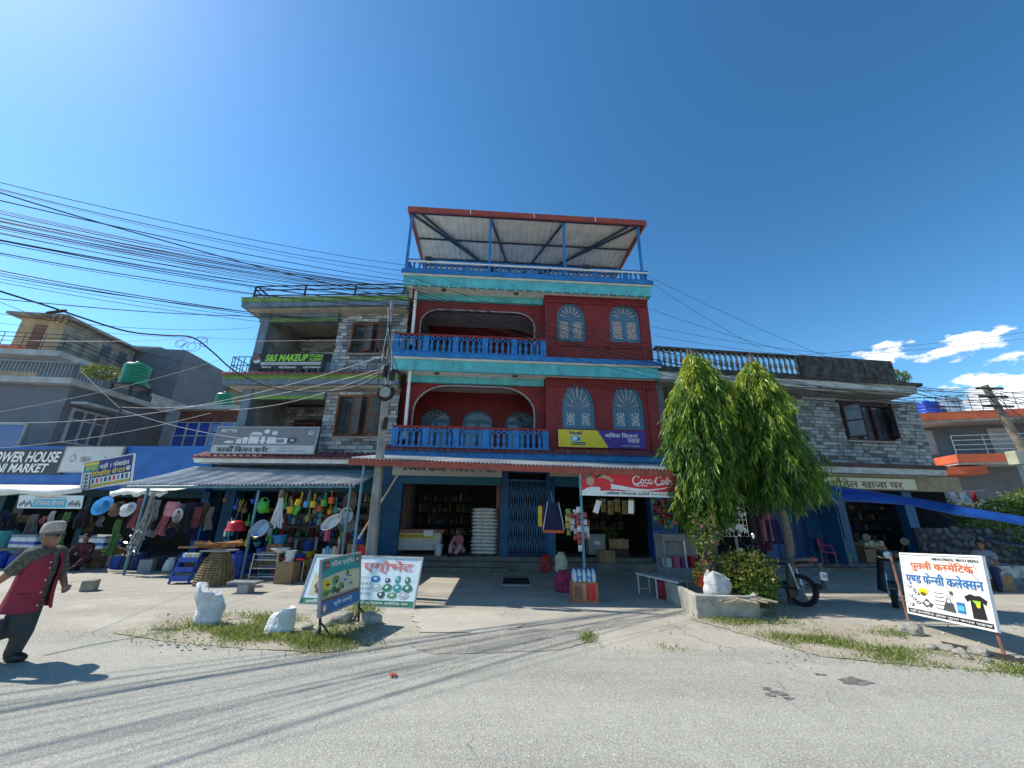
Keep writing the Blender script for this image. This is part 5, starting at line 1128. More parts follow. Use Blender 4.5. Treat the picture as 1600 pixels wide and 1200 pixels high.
for k in range(9): s.rect(('dgrey', 'red', 'grey', 'navy')[k % 4], .20+k*.085, .25+k*.085, .16, .33, 2)
for k in range(4): s.blob('dgrey', .08, .12+k*.13, .04, .05, 2)
s.blob('lgrey', .92, .52, .05, .09, 2); s.smalltext('navy', .2, .95, .04, .07, seed=5); s.done()
s = quad_board('repair_sign', 'turquoise repair centre sign hanging below the white tarpaulin', at(31, 774, 11.25), at(132, 774, 11.2), at(126, 795, 11.25), at(26, 794, 11.3), 'pale')
s.rect('sky', .24, .76, .08, .72); s.text('white', 'रिपेयर सेन्टर', .28, .73, .25, .66, .03); s.smalltext('dgrey', .26, .75, .78, .14, seed=2)
for k in range(7): s.rect('dgrey', .03+.03*k, .05+.03*k, .12+.1*(k % 3), .4+.1*(k % 3), 1); s.rect(('dgrey', 'navy', 'grey')[k % 3], .79+.028*k, .81+.028*k, .15+.1*(k % 2), .45+.1*(k % 3), 1)
s.done()
# -- kitchen corner
s = facade_board(LEFT, 'kitchen_shop_sign', 'long grey kitchen shop sign with white appliance pictures above tile ledge', 341, 667, 490, 709, -.12, 'grey', tilt=R(-6), frame=M_LGREY)
s.rect('lgrey', .0, 1, .0, .30); s.text('white', 'BETTER', .04, .20, .80, .92, .02); s.text('black', 'कार्की किचन कर्नर', .05, .56, .03, .27, .035)
for (x, z, w_, h_) in ((.22, .36, .05, .18), (.28, .36, .05, .25), (.34, .36, .10, .36), (.46, .36, .04, .28), (.52, .36, .08, .26), (.60, .36, .12, .22)): s.rect('white', x, x+w_, z, z+h_, 1)
s.rect('grey', .615, .69, .40, .54, 2); s.blob('white', .40, .72, .06, .10, 1); s.blob('white', .50, .84, .03, .09, 1); s.blob('white', .58, .78, .03, .08, 1); s.blob('dgrey', .77, .50, .05, .12, 1); s.blob('lgrey', .77, .50, .02, .05, 2); s.blob('lgrey', .94, .80, .03, .09, 1); s.blob('teal', .945, .82, .015, .05, 2); s.blob('white', .15, .42, .05, .05, 1); s.smalltext('dgrey', .66, .80, .17, .06, seed=8); s.smalltext('dgrey', .66, .92, .06, .06, seed=9); s.done()
s = facade_board(LEFT, 'makeup_banner', 'dark banner lettered S&S MAKEUP in green on the balcony railing', 396, 553, 504, 577, -.03, 'dgrey', th=.02)
s.rect('black', 0, 1, 0, 1, 0); s.text('lime', 'S&S MAKEUP', .19, .78, .50, .95, .035, .2); s.text('lime', 'STUDIO', .80, .98, .74, .93, .03); s.text('lime', 'ACADEMY', .80, .98, .52, .70, .03); s.rect('lgrey', .14, .97, .27, .45, 1); s.smalltext('dgrey', .18, .95, .30, .11, seed=4); s.text('white', 'Makeup', .17, .30, .06, .20, .02); s.text('white', 'Nail Extension', .40, .64, .06, .20, .02); s.text('white', 'Lash Extension', .74, .97, .06, .20, .02)
s.blob('skin', .075, .62, .045, .26, 1); s.blob('brown', .055, .78, .055, .22, 2); s.blob('lgrey', .08, .5, .05, .12, 2, jit=.2); s.done()
# -- phone company sign
s = facade_board(RED, 'grocery_sign', 'half yellow half purple grocery sign on the red bay wall', 871, 671, 1009, 702, DW-.06, 'purple', th=.05)
s.poly('yellow', [(0.004, .01), (.57, .01), (.45, .99), (.004, .99)], 0); s.text('navy', 'Ncell', .135, .27, .72, .92, .035); s.blob('sky', .20, .50, .06, .17, 1, jit=.12); s.blob('white', .19, .50, .03, .10, 2, jit=.2); s.blob('blue', .235, .46, .02, .1, 2); s.rect('black', .15, .31, .14, .30, 1); s.text('white', 'Recharge', .19, .30, .17, .27, .0, k=2); s.blob('yellow', .17, .22, .012, .05, 2)
s.text('white', 'अबिक किराना', .535, .915, .60, .88, .02); s.text('white', 'पसल', .79, .93, .32, .56, .02); s.text('lgrey', '९८०६५५९६९४', .72, .93, .08, .20, .01); s.done()
# -- soft drink awning sign
s = quad_board('drink_sign', 'red soft drink sign with white swoosh hanging under the awning', at(907, 737, 8.56), at(1058, 744, 8.68), at(1060, 776, 8.68), at(908, 772, 8.56), 'red', frame=M_WHITE)
s.rect('white', 0, 1, 0, .19, 0)
s.poly('white', [(.03, .0), (.02, .17), (.06, .30), (.12, .36), (.19, .34), (.23, .2), (.235, .0)], 1); s.poly('red', [(.19, .18), (.22, .5), (.30, .55), (.31, .32), (.25, .19)], 2)
s.blob('skin', .095, .62, .042, .22, 3); s.poly('brown', [(.03, .70), (.035, .92), (.09, .97), (.13, .88), (.125, .80), (.085, .82), (.06, .74), (.055, .62)], 4); s.line('skin', [(.33, .62), (.28, .78), (.19, .90)], .075, 3); s.blob('skin', .19, .88, .03, .12, 4); s.line('black', [(.155, .80), (.215, .93)], .05, 5)
swash = [(.29, .52), (.40, .44), (.55, .33), (.70, .30), (.85, .38), (.94, .48)]; low = [(.94, .46), (.85, .33), (.70, .22), (.55, .20), (.40, .25), (.30, .28)]
s.poly('white', swash+low, 1)
def script(s, x, z, w_, h_):
    """looping white script strokes"""
    def pl(P, wd=.022): s.line('white', [(x+a*w_, z+b*h_) for a, b in smooth2(P)], wd*1.0, 3)
    pl([(.17, .80), (.13, .98), (.05, .85), (.01, .45), (.05, .10), (.14, .12), (.20, .32)], .03); pl([(.02, .1), (.10, -.12), (.22, -.05), (.36, -.12)], .016)
    for cx in (.235, .335): pl([(cx+.04, .55), (cx, .60), (cx-.025, .35), (cx+.01, .12), (cx+.04, .30), (cx+.04, .55)] if cx < .3 else [(cx+.04, .52), (cx, .60), (cx-.025, .35), (cx+.01, .12), (cx+.055, .3)], .022)
    pl([(.47, .55), (.42, .58), (.40, .32), (.43, .12), (.47, .32), (.475, .55), (.475, .2), (.51, .22)], .022); pl([(.52, .42), (.56, .46)], .022)
    pl([(.72, .84), (.68, 1.0), (.61, .85), (.57, .42), (.60, .06), (.68, .08), (.72, .25)], .03); pl([(.61, .95), (.80, 1.02), (.93, .85)], .014)
    pl([(.78, .55), (.745, .58), (.725, .32), (.755, .10), (.785, .30), (.78, .55)], .022); pl([(.84, .10), (.82, .35), (.86, .85), (.89, .90), (.88, .6), (.845, .12), (.88, .16)], .02)
    pl([(.96, .52), (.915, .55), (.90, .30), (.925, .10), (.96, .30), (.965, .52), (.965, .18), (1.0, .2)], .022)
def smooth2(P): return [(v.x, v.y) for v in smooth_pl([Vector((a, b, 0)) for a, b in P], 4)]
script(s, .53, .50, .42, .42); s.text('dgrey', 'अबिक किराना स्टोर्स', .25, .70, .02, .16, .025); s.smalltext('dgrey', .72, .97, .03, .11, seed=11); s.done()
# -- grain shop board over the left opening
s = facade_board(RED, 'grain_shop_sign', 'white board with black lettering above the grain shop opening', 617, 706, 784, 746, DG-.12, 'lgrey', th=.05)
s.text('black', 'अधिकारी खाद्यान्न किराना भण्डार', .06, .95, .20, .66, .03); s.done()
s = facade_board(RED, 'shop_name_board', 'small cream board with red lettering above the grocery', 858, 712, 903, 745, DG-.12, 'cream', th=.05); s.text('red', 'अबिक', .45, .95, .22, .66, .03); s.done()
# -- snack house lettering is painted on the board of the right house
s = facade_board(RIGHT, 'snack_shop_sign', 'khaki snack shop board lettered in dark red under the right ledge', 1276, 745, 1432, 767, .22, 'cream', th=.04)
s.rect('brown', 0, 1, 0, .08, 0); s.text('brown', 'पौडेल खाजा घर', .12, .86, .14, .92, .035); s.done()
# -- farm supply A-board (white) and its companion on a stand
BLp = gnd(468, 944); BRp = gnd(643, 951); 
s = quad_board('farm_supply_board', 'large white farm supply board with red heading leaning behind the other', at(488, 868, BLp.y+.30), at(655, 873, BRp.y+.30), BRp+Vector((0, 0, .01)), BLp+Vector((0, 0, .01)), 'pale', frame=M_LGREY)
s.text('pinkred', 'गरिमा एग्रोभेट', .06, .94, .66, .93, .03); s.rect('green', 0, 1, 0, .12, 0); s.text('white', 'ए.टी कृषिजन्य अर्गानिक मल', .5, .95, .02, .10, .02); s.text('white', 'अर्गानिक', .04, .22, .02, .10, .02)
s.rect('cream', .05, .27, .18, .62, 0); s.blob('brown', .16, .36, .08, .15, 1, jit=.2); s.blob('cream', .16, .37, .05, .09, 2, jit=.3); s.blob('brown', .15, .54, .06, .04, 1, jit=.2)
for (c, x, z, rx, rz) in (('blue', .62, .54, .045, .07), ('dgrey', .73, .52, .025, .05), ('teal', .82, .54, .025, .08), ('green', .91, .53, .025, .075), ('lgrey', .64, .38, .05, .07), ('green', .74, .37, .045, .08), ('teal', .83, .37, .04, .08), ('green', .92, .37, .045, .08), ('dgrey', .70, .23, .035, .07), ('leaf', .80, .22, .045, .06), ('lgrey', .90, .23, .05, .07)): s.blob(c, x, z, rx, rz, 1, 12, .12); s.blob('pale', x-.005, z+.01, rx*.35, rz*.4, 2, 8, .3)
for j, z in enumerate((.42, .32, .22)): s.smalltext('dgrey', .42, .59, z, .055, seed=20+j)
s.smalltext('dgrey', .40, .55, .55, .04, seed=31); s.smalltext('blue', .75, .97, .94, .03, seed=33); s.done()
p0 = gnd(497, 1002); p1 = gnd(559, 974)
s = quad_board('farm_supply_board', 'colourful farm supply board on a steel stand angled across the white board', at(503, 877, p0.y), at(562, 865, p1.y), at(560.5, 938, p1.y), at(500, 962, p0.y), 'teal', frame=M_CEM)
s.rect('teal', 0, 1, .80, 1, 0); s.text('white', 'गरिमा एग्रोभेट', .20, .84, .82, .97, .03); s.rect('brown', .06, .17, .83, .98, 1); s.rect('brown', .86, .97, .83, .98, 1); s.blob('orange', .115, .9, .03, .04, 2); s.blob('cream', .915, .9, .03, .04, 2)
s.rect('cream', 0, 1, .30, .74, 0); s.poly('teal', [(0, .66), (.3, .70), (.6, .72), (1, .70), (1, .80), (0, .80)], 1)
for (c, x, z, rx, rz) in (('yellow', .12, .55, .09, .10), ('leaf', .33, .57, .10, .10), ('leaf', .10, .38, .10, .07), ('green', .30, .40, .08, .07), ('lgrey', .55, .55, .10, .09), ('leaf', .50, .42, .07, .08), ('lgrey', .72, .45, .10, .08), ('cream', .70, .60, .10, .06), ('leaf', .65, .66, .04, .07), ('brown', .40, .36, .06, .05), ('red', .92, .68, .015, .012)): s.blob(c, x, z, rx, rz, 2, 11, .3); s.blob('dgrey', x+.02, z-.02, rx*.4, rz*.3, 3, 8, .4)
s.rect('brown', 0, 1, .22, .29, 1); s.rect('blue', 0, 1, .0, .22, 1); s.text('pale', 'कृषि सामग्री', .30, .78, .06, .18, .02); s.blob('pinkred', .09, .10, .06, .08, 2); s.blob('pale', .08, .10, .03, .05, 3); s.rect('lgrey', 0, 1, .275, .29, 2); st = s.done()
Mi = st.matrix_world.inverted()
for (g, top) in ((p0, at(503, 877, p0.y)), (p1, at(562, 865, p1.y))):
    o = MB(); o.tube([Mi @ Vector((g.x, g.y+.03, 0)), Mi @ Vector((top.x, g.y+.03, top.z))], .018, 6); o.build('leg', M_BLACKM, st)
    for a in (20, 140, 260): o = MB(); o.tube([Mi @ Vector((g.x, g.y+.03, .20)), Mi @ Vector((g.x+.16*math.cos(R(a)), g.y+.03+.16*math.sin(R(a)), 0.01))], .012, 5); o.build('foot', M_BLACKM, st)
# -- cosmetics board
p0 = gnd(1426, 977); p1 = gnd(1577, 1027)
s = quad_board('cosmetics_board', 'sunlit white cosmetics board with red and blue lettering on two posts', at(1395, 864, p0.y+.15), at(1528, 876, p1.y+.22), at(1562, 986, p1.y+.02), at(1421, 956, p0.y+.02), 'white', frame=M_WHITE)
s.smalltext('dgrey', .42, .46, .925, .04, seed=40); s.text('dgrey', '9816178652, 9815138763', .44, .97, .915, .965, .03); s.text('orange', 'पुतली कस्मेटिक', .12, .90, .72, .90, .03); s.text('blue', 'एण्ड फेन्सी कलेक्सन', .03, 1.0-.03, .48, .70, .035); s.rect('black', 0, 1, .0, .075, 0)
s.text('white', 'यहाँ कस्मेटिक झोला जुत्ता चप्पल पाइन्छ', .02, .98, .012, .062, .02)
s.poly('black', [(.80, .10), (.80, .36), (.765, .33), (.74, .40), (.81, .45), (.86, .43), (.91, .44), (.975, .38), (.955, .31), (.925, .34), (.94, .11)], 1); s.poly('lime', [(.825, .36), (.91, .36), (.90, .30), (.87, .27), (.85, .32)], 2); s.blob('yellow', .88, .29, .022, .03, 3)
s.rect('blue', .64, .73, .14, .30, 1); s.rect('sky', .65, .72, .18, .25, 2); s.poly('dgrey', [(.47, .14), (.62, .13), (.60, .27), (.51, .27)], 1); s.line('dgrey', [(.52, .27), (.53, .33), (.57, .33), (.58, .27)], .012)
s.blob('yellow', .24, .38, .07, .06, 1, jit=.25); s.blob('brown', .24, .35, .04, .03, 2, jit=.3); s.blob('dgrey', .28, .20, .07, .06, 1, jit=.4); s.blob('white', .28, .2, .03, .03, 2, jit=.3)
for k in range(5): s.line('dgrey', [(.38, .40-.06*k), (.45, .39-.06*k), (.50, .40-.06*k)], .008)
for k in range(7): s.blob('dgrey', .06+.05*(k % 3), .44-.05*k, .03, .025, 1, 9, .3); s.blob('white', .06+.05*(k % 3), .44-.05*k, .018, .014, 2, 9, .3)
s.blob('lgrey', .56, .38, .05, .02, 1, jit=.3); s.blob('dgrey', .60, .42, .02, .03, 1, jit=.3); s.line('lgrey', [(.55, .56), (.58, .40)], .012); s.line('dgrey', [(.83, .9), (.86, .78), (.93, .66)], .010); s.line('dgrey', [(.90, .93), (.93, .80)], .006)
st = s.done(); Mi = st.matrix_world.inverted()
for (g, lo, hi) in ((p0, (1427, 977), (1395, 866)), (p1, (1577, 1027), (1528, 880))):
    o = MB(); top = at(*hi, g.y+.22); o.tube([Mi @ Vector((g.x, g.y+.05, -.05)), Mi @ Vector((top.x, top.y+.05, top.z))], .018, 6); o.build('post', mat('rusty_pipe', (.22, .10, .06), .7, .2, 8), st)
# ================================================================ TREES, SHRUBS, GRASS
def leaf_mat(name, c1, c2, c3, trans=.35):
    m = bpy.data.materials.new(name); m.use_nodes = True; nt = m.node_tree; N = nt.nodes; L = nt.links; N.clear()
    o = N.new('ShaderNodeOutputMaterial'); at_ = N.new('ShaderNodeAttribute'); at_.attribute_name = 'tint'
    r = N.new('ShaderNodeValToRGB'); e = r.color_ramp.elements; e[0].position = 0; e[0].color = tuple(c1)+(1,); e[1].position = 1; e[1].color = tuple(c3)+(1,); x = e.new(.55); x.color = tuple(c2)+(1,)
    L.new(at_.outputs['Fac'], r.inputs[0])
    d = N.new('ShaderNodeBsdfPrincipled'); d.inputs['Roughness'].default_value = .38; d.inputs['Specular IOR Level'].default_value = .45; L.new(r.outputs[0], d.inputs['Base Color'])
    t = N.new('ShaderNodeBsdfTranslucent'); hs = N.new('ShaderNodeHueSaturation'); hs.inputs['Value'].default_value = 1.6; hs.inputs['Hue'].default_value = .485; L.new(r.outputs[0], hs.inputs['Color']); L.new(hs.outputs[0], t.inputs[0])
    mx = N.new('ShaderNodeMixShader'); mx.inputs[0].default_value = trans; L.new(d.outputs[0], mx.inputs[1]); L.new(t.outputs[0], mx.inputs[2]); L.new(mx.outputs[0], o.inputs[0]); MATS[name] = m; return m
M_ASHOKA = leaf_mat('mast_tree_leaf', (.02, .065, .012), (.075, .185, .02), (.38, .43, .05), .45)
M_SHRUBL = leaf_mat('shrub_leaf', (.025, .06, .012), (.07, .12, .02), (.24, .22, .05))
M_GRASS = leaf_mat('grass_blade', (.05, .10, .015), (.17, .23, .04), (.46, .42, .18), .35)
M_BUSHL = leaf_mat('hedge_leaf', (.03, .07, .012), (.08, .15, .02), (.22, .28, .06))
M_BARK = mat('grey_bark', (.16, .135, .105), .9, .2, 7, bump=.5)
class Leaves:
    def __init__(s): s.v = []; s.f = []; s.t = []
    def leaf(s, p, d, side, L, w_, tint, droop=.25):
        """a pointed leaf of two folded halves bending down towards the tip"""
        p = Vector(p); o = len(s.v); mid = p+d*L*.5-Vector((0, 0, droop*L*.12)); tip = p+d*L-Vector((0, 0, droop*L*.5)); nrm = d.cross(side)
        s.v += [tuple(p), tuple(mid+side*w_-nrm*w_*.3), tuple(mid), tuple(mid-side*w_-nrm*w_*.3), tuple(tip)]
        s.f += [(o, o+1, o+2), (o, o+2, o+3), (o+1, o+4, o+2), (o+2, o+4, o+3)]; s.t += [tint]*4
    def build(s, name, mt, parent=None):
        me = bpy.data.meshes.new(name); me.from_pydata(s.v, [], s.f); me.materials.append(mt); a = me.attributes.new('tint', 'FLOAT', 'FACE'); a.data.foreach_set('value', s.t); me.update(); return link(name, me, parent)
def rvec(rr): 
    while True:
        v = Vector((rr.uniform(-1, 1), rr.uniform(-1, 1), rr.uniform(-1, 1)))
        if .05 < v.length < 1: return v.normalized()
def mast_tree(label, base, prof, seed, ntw=1250, trunk_r=.09):
    """prof: list of (z, left, right) world half extents around the trunk axis; drooping twigs of long wavy leaves"""
    rr = random.Random(seed); t = thing('mast_tree', label, 'tree', base, group='weeping mast trees in front of the right house')
    ztop = prof[0][0]; zbot = prof[-1][0]
    tr = MB(); N_ = 14; pts = [Vector((.05*math.sin(i*.8+seed), .04*math.cos(i*.7), ztop*.97*i/N_)) for i in range(N_+1)]; tr.tube(pts, [trunk_r*(1-.85*i/N_)+.008 for i in range(N_+1)], 10); tr.build('trunk', M_BARK, t, smooth=True)
    def ext(z):
        for (z1, l1, r1), (z2, l2, r2) in zip(prof[:-1], prof[1:]):
            if z2 <= z <= z1: k = (z1-z)/(z1-z2); return l1+(l2-l1)*k, r1+(r2-r1)*k
        return .1, .1
    lv = Leaves(); br = MB()
    for k in range(ntw):
        z = zbot+(ztop-zbot)*(rr.random()**.85); a = rr.uniform(0, 2*math.pi); l, r_ = ext(z); ex = r_ if math.cos(a) > 0 else l
        ey = (l+r_)/2*.9; k_ = .35+.65*rr.random()**.5
        clump = 1+.24*math.sin(a*3+z*4.1+seed)*math.sin(z*6+a)+.14*math.sin(a*5-z*7.3)
        rad = Vector((math.cos(a)*ex, math.sin(a)*ey, 0))*k_*clump
        p = Vector((rad.x, rad.y, z)); outw = rad.normalized() if rad.length > 1e-4 else Vector((1, 0, 0))
        if k % 9 == 0: br.tube([Vector((0, 0, min(z+.25, ztop))), Vector((rad.x*.5, rad.y*.5, z+.22)), p], [.012, .008, .004], 4)
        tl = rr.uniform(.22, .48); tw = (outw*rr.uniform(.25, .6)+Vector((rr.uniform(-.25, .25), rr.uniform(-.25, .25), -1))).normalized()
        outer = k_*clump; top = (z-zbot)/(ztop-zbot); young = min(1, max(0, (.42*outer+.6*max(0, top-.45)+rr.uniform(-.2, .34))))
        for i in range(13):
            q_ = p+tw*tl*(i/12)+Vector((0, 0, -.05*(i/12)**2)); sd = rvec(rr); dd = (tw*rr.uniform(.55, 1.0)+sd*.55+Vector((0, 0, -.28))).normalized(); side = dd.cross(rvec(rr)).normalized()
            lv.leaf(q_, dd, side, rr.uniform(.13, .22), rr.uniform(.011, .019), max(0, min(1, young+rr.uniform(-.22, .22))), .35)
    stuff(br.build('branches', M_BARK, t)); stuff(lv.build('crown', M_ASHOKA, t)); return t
YT1 = 8.75; YT2 = 8.55
def prof_px(cx, Y, rows):
    b = at(cx, 700, Y); out = []
    for (y, l, r_) in rows:
        c = at(cx+(y-700)*((cx-830)/(700+1250)), y, Y); L_ = at(l, y, Y); R_ = at(r_, y, Y); out.append((c.z+.12, max(.04, c.x-L_.x-.09), max(.04, R_.x-c.x-.09)))
    return Vector((b.x, Y, 0)), out
b1, pf1 = prof_px(1096, YT1, ((560, 1080, 1102), (578, 1066, 1117), (600, 1055, 1131), (640, 1045, 1139), (700, 1040, 1144), (750, 1042, 1147), (775, 1050, 1143), (795, 1064, 1132), (812, 1078, 1116)))
mast_tree('weeping mast tree left of the pair rising from the planter', b1, pf1, 3, 1500)
b2, pf2 = prof_px(1200, YT2, ((570, 1165, 1186), (586, 1157, 1198), (606, 1151, 1210), (640, 1150, 1228), (680, 1154, 1246), (710, 1158, 1266), (735, 1162, 1284), (752, 1174, 1282), (768, 1186, 1258), (780, 1192, 1236)))
mast_tree('weeping mast tree right of the pair with bare trunk beside the motorbike', b2, pf2, 5, 1500)
def shrub(name, label, c, rx, ry, rz, n, L, w_, seed, mt=None, ybias=0.3, stems=7, flowers=None, group=None):
    rr = random.Random(seed); t = thing(name, label, 'plant', (c.x, c.y, c.z), group=group); lv = Leaves(); st = MB()
    for k in range(stems): a = rr.uniform(0, 6.28); st.tube([(0.04*math.cos(a), .04*math.sin(a), 0), (rx*.4*math.cos(a), ry*.4*math.sin(a), rz*.9), (rx*.75*math.cos(a), ry*.75*math.sin(a), rz*1.5)], [.015, .01, .004], 4)
    stuff(st.build('stems', M_BARK, t))
    for k in range(n):
        d = rvec(rr); r_ = rr.random()**.35; lump = 1+.18*math.sin(d.x*7+seed)*math.cos(d.z*6)+.1*math.sin(d.y*11)
        p = Vector((d.x*rx, d.y*ry, d.z*rz))*r_*lump+Vector((0, 0, rz)); 
        if p.z < 0: p.z = abs(p.z)*.4
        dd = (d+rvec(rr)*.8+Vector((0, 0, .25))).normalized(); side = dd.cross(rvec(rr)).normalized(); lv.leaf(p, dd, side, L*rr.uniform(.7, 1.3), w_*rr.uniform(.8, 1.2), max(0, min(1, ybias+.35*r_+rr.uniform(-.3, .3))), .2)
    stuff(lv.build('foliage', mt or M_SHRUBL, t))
    if flowers:
        fm, nf, fr = flowers
        for k in range(nf):
            d = rvec(rr); p = Vector((d.x*rx, -abs(d.y)*ry, d.z*rz))+Vector((0, 0, rz)); o = MB()
            for j in range(5): a = 6.28*j/5; o._add([tuple(p), tuple(p+Vector((math.cos(a-.4)*fr, -.02, math.sin(a-.4)*fr))), tuple(p+Vector((math.cos(a)*fr*1.25, -.03, math.sin(a)*fr*1.25))), tuple(p+Vector((math.cos(a+.4)*fr, -.02, math.sin(a+.4)*fr)))], [(0, 1, 2, 3)])
            o.build('flower', fm, t)
    return t
# planter: low curved concrete trough
YPL = 7.95
pl = thing('planter', 'low weathered concrete planter trough under the left tree', 'planter')
A = gnd(1068, 952); B_ = gnd(1095, 966); C_ = gnd(1180, 968); D_ = gnd(1200, 955)
outl = [(A.x, A.y+.9), (A.x, A.y), (B_.x-.05, B_.y), (B_.x+.2, B_.y-.06), (C_.x-.1, C_.y-.06), (C_.x+.05, C_.y), (D_.x+.02, D_.y+.1), (D_.x+.05, D_.y+.9)]
cx = sum(p[0] for p in outl)/8; cy = sum(p[1] for p in outl)/8; hp = .36
b = MB(); n = len(outl); inn = [(x+(cx-x)*.13, y+(cy-y)*.13) for x, y in outl]; top = [(x+(cx-x)*-.02, y+(cy-y)*-.02) for x, y in outl]
vs = [(x, y, 0) for x, y in outl]+[(x, y, hp) for x, y in top]+[(x, y, hp) for x, y in inn]+[(x, y, hp-.12) for x, y in inn]
fs = []
for i in range(n):
    j = (i+1) % n
    for k in range(3): fs.append((k*n+i, k*n+j, (k+1)*n+j, (k+1)*n+i))
b._add(vs, fs); b.build('wall', mat('weathered_planter', (.40, .38, .32), .9, .15, 4, bump=.3, stain=.85, stain_col=(.06, .06, .045), stain_scale=3.0), pl, bevel=.015)
b = MB(); b._add([(x, y, hp-.11) for x, y in inn], [tuple(range(n))]); b.build('soil', G_DIRT, pl)
shrub('flowering_shrub', 'dense yellow green shrub growing in the planter', Vector((at(1168, 900, 8.1).x, 8.1, hp-.1)), .52, .42, .38, 2600, .07, .022, 11, ybias=.42)
shrub('creeper_plant', 'dark green leafy creeper hanging over the planter right end', Vector((at(1185, 930, 7.8).x, 7.75, .12)), .30, .22, .25, 900, .06, .022, 12, mt=M_BUSHL, ybias=.15)
shrub('red_flower_plant', 'small plant with big red blooms at the planter left end', Vector((at(1100, 900, 8.1).x, 8.15, .36)), .17, .17, .22, 420, .06, .02, 13, ybias=.4, flowers=(mat('red_petal', (.65, .08, .04), .6, .15), 12, .05))
shrub('bougainvillea', 'straggly climber with pale pink blooms beneath the left tree crown', Vector((at(1098, 850, 8.4).x, 8.35, .75)), .26, .25, .55, 900, .06, .018, 14, mt=M_BUSHL, ybias=.55, flowers=(mat('pink_petal', (.60, .22, .22), .6, .15), 14, .035))
# right: trees and bushes beyond the tarpaulin
for i, (px, py, Y, rx, rz, n) in enumerate(((1470, 812, 17, .9, .9, 1500), (1520, 820, 16.5, .9, .8, 1400), (1580, 808, 15.5, .8, .75, 1500), (1635, 800, 15, 1.0, 1.0, 1400), (1555, 835, 15, .8, .5, 900))):
    c = at(px, py, Y); shrub('bush', ('broad leafed bush just right of the snack shop pier', 'bush below the blue tarpaulin near the hanging laundry', 'tall pale leafed bush at the right edge under the leaning pole', 'pale bush cut by the right frame edge', 'low bush above the stone wall')[i], Vector((c.x, c.y, max(0, c.z-rz))), rx, .8, rz, n, .13, .045, 30+i, mt=M_BUSHL, ybias=.5, group='bushes beyond the tarpaulin')
shrub('parapet_fern', 'leafy weed sprouting on the end of the dark parapet', RIGHT.w(uend+.25 if False else qr(1418, 580)[0], .3, ZRT), .28, .25, .28, 380, .10, .03, 41, mt=M_BUSHL, ybias=.5)
shrub('roof_plant', 'yellowing plant spilling over the grey house parapet', AT(155, 590, 6.65), .7, .4, .25, 700, .13, .025, 42, ybias=.35)
# grass on the verges: one mass of blades
def grass(name, label, quads, n, seed, hmax=.12):
    rr = random.Random(seed); lv = Leaves()
    for k in range(n):
        pts, dens = rr.choices(quads, [q_[1] for q_ in quads])[0]; a, b_ = rr.gauss(.5, .30), rr.gauss(.5, .34); P = [Vector(p) for p in pts]; p = P[0].lerp(P[1], a).lerp(P[3].lerp(P[2], a), b_)
        if math.sin(p.x*5.1+seed)+math.sin(p.y*7.7+p.x*2.3)+rr.uniform(-1.1, 1.1) < -.35: continue
        p = p+Vector((0, 0, .005)); d = (Vector((rr.uniform(-.7, .7), rr.uniform(-.7, .7), 1))).normalized(); side = d.cross(rvec(rr)).normalized()
        lv.leaf(p, d, side, hmax*rr.uniform(.35, 1.1), rr.uniform(.003, .006), max(0, min(1, rr.gauss(.48, .27))), .5)
    o = lv.build(name, M_GRASS); tag(o, label, 'grass', kind='stuff'); return o
def gq(*p): return [tuple(gnd(*x)) for x in p]
grass('grass', 'green grass tufts on the left verge around the white sacks', [(gq((240, 998), (480, 1012), (520, 985), (300, 978)), 5), (gq((420, 1015), (560, 1018), (575, 985), (430, 992)), 4), (gq((300, 976), (440, 978), (450, 966), (330, 964)), 2.4), (gq((540, 965), (590, 962), (590, 950), (540, 950)), .7)], 15000, 1, .13)
grass('grass', 'dry grass patches along the right verge by the cosmetics board', [(gq((1200, 1003), (1340, 1025), (1330, 1000), (1215, 988)), 4), (gq((1100, 978), (1235, 980), (1230, 965), (1095, 962)), 3), (gq((1330, 1030), (1500, 1046), (1490, 1025), (1335, 1010)), 3), (gq((1350, 1000), (1430, 1000), (1430, 985), (1350, 985)), .7), (gq((985, 1021), (1060, 1021), (1055, 1011), (985, 1011)), .5), (gq((905, 1006), (935, 1006), (930, 992), (908, 992)), .4), (gq((1500, 1050), (1640, 1060), (1640, 1045), (1500, 1038)), 1.5)], 13000, 2, .10)
# stones
M_ROCK = mat('grey_rock', (.30, .28, .24), .9, .2, 8, bump=.6, rnd=.2)
def rock(label, p, r, seed, grp, cat='stone', flat_=.6):
    rr = random.Random(seed); bm = bmesh.new(); bmesh.ops.create_icosphere(bm, subdivisions=2, radius=1)
    ph = [rr.uniform(0, 6) for _ in range(4)]
    for v in bm.verts: k = 1+.18*math.sin(v.co.x*3+ph[0])+.15*math.sin(v.co.y*4+ph[1])+.12*math.sin(v.co.z*5+ph[2]); v.co = Vector((v.co.x*r[0]*k, v.co.y*r[1]*k, v.co.z*r[2]*k))
    me = bpy.data.meshes.new('rock'); bm.to_mesh(me); bm.free(); me.materials.append(M_ROCK); me.polygons.foreach_set('use_smooth', [i % 3 > 0 for i in range(len(me.polygons))])
    o = link('rock', me, None, (p.x, p.y, p.z+r[2]*.6), rr.uniform(0, 6)); tag(o, label, cat, grp); return o
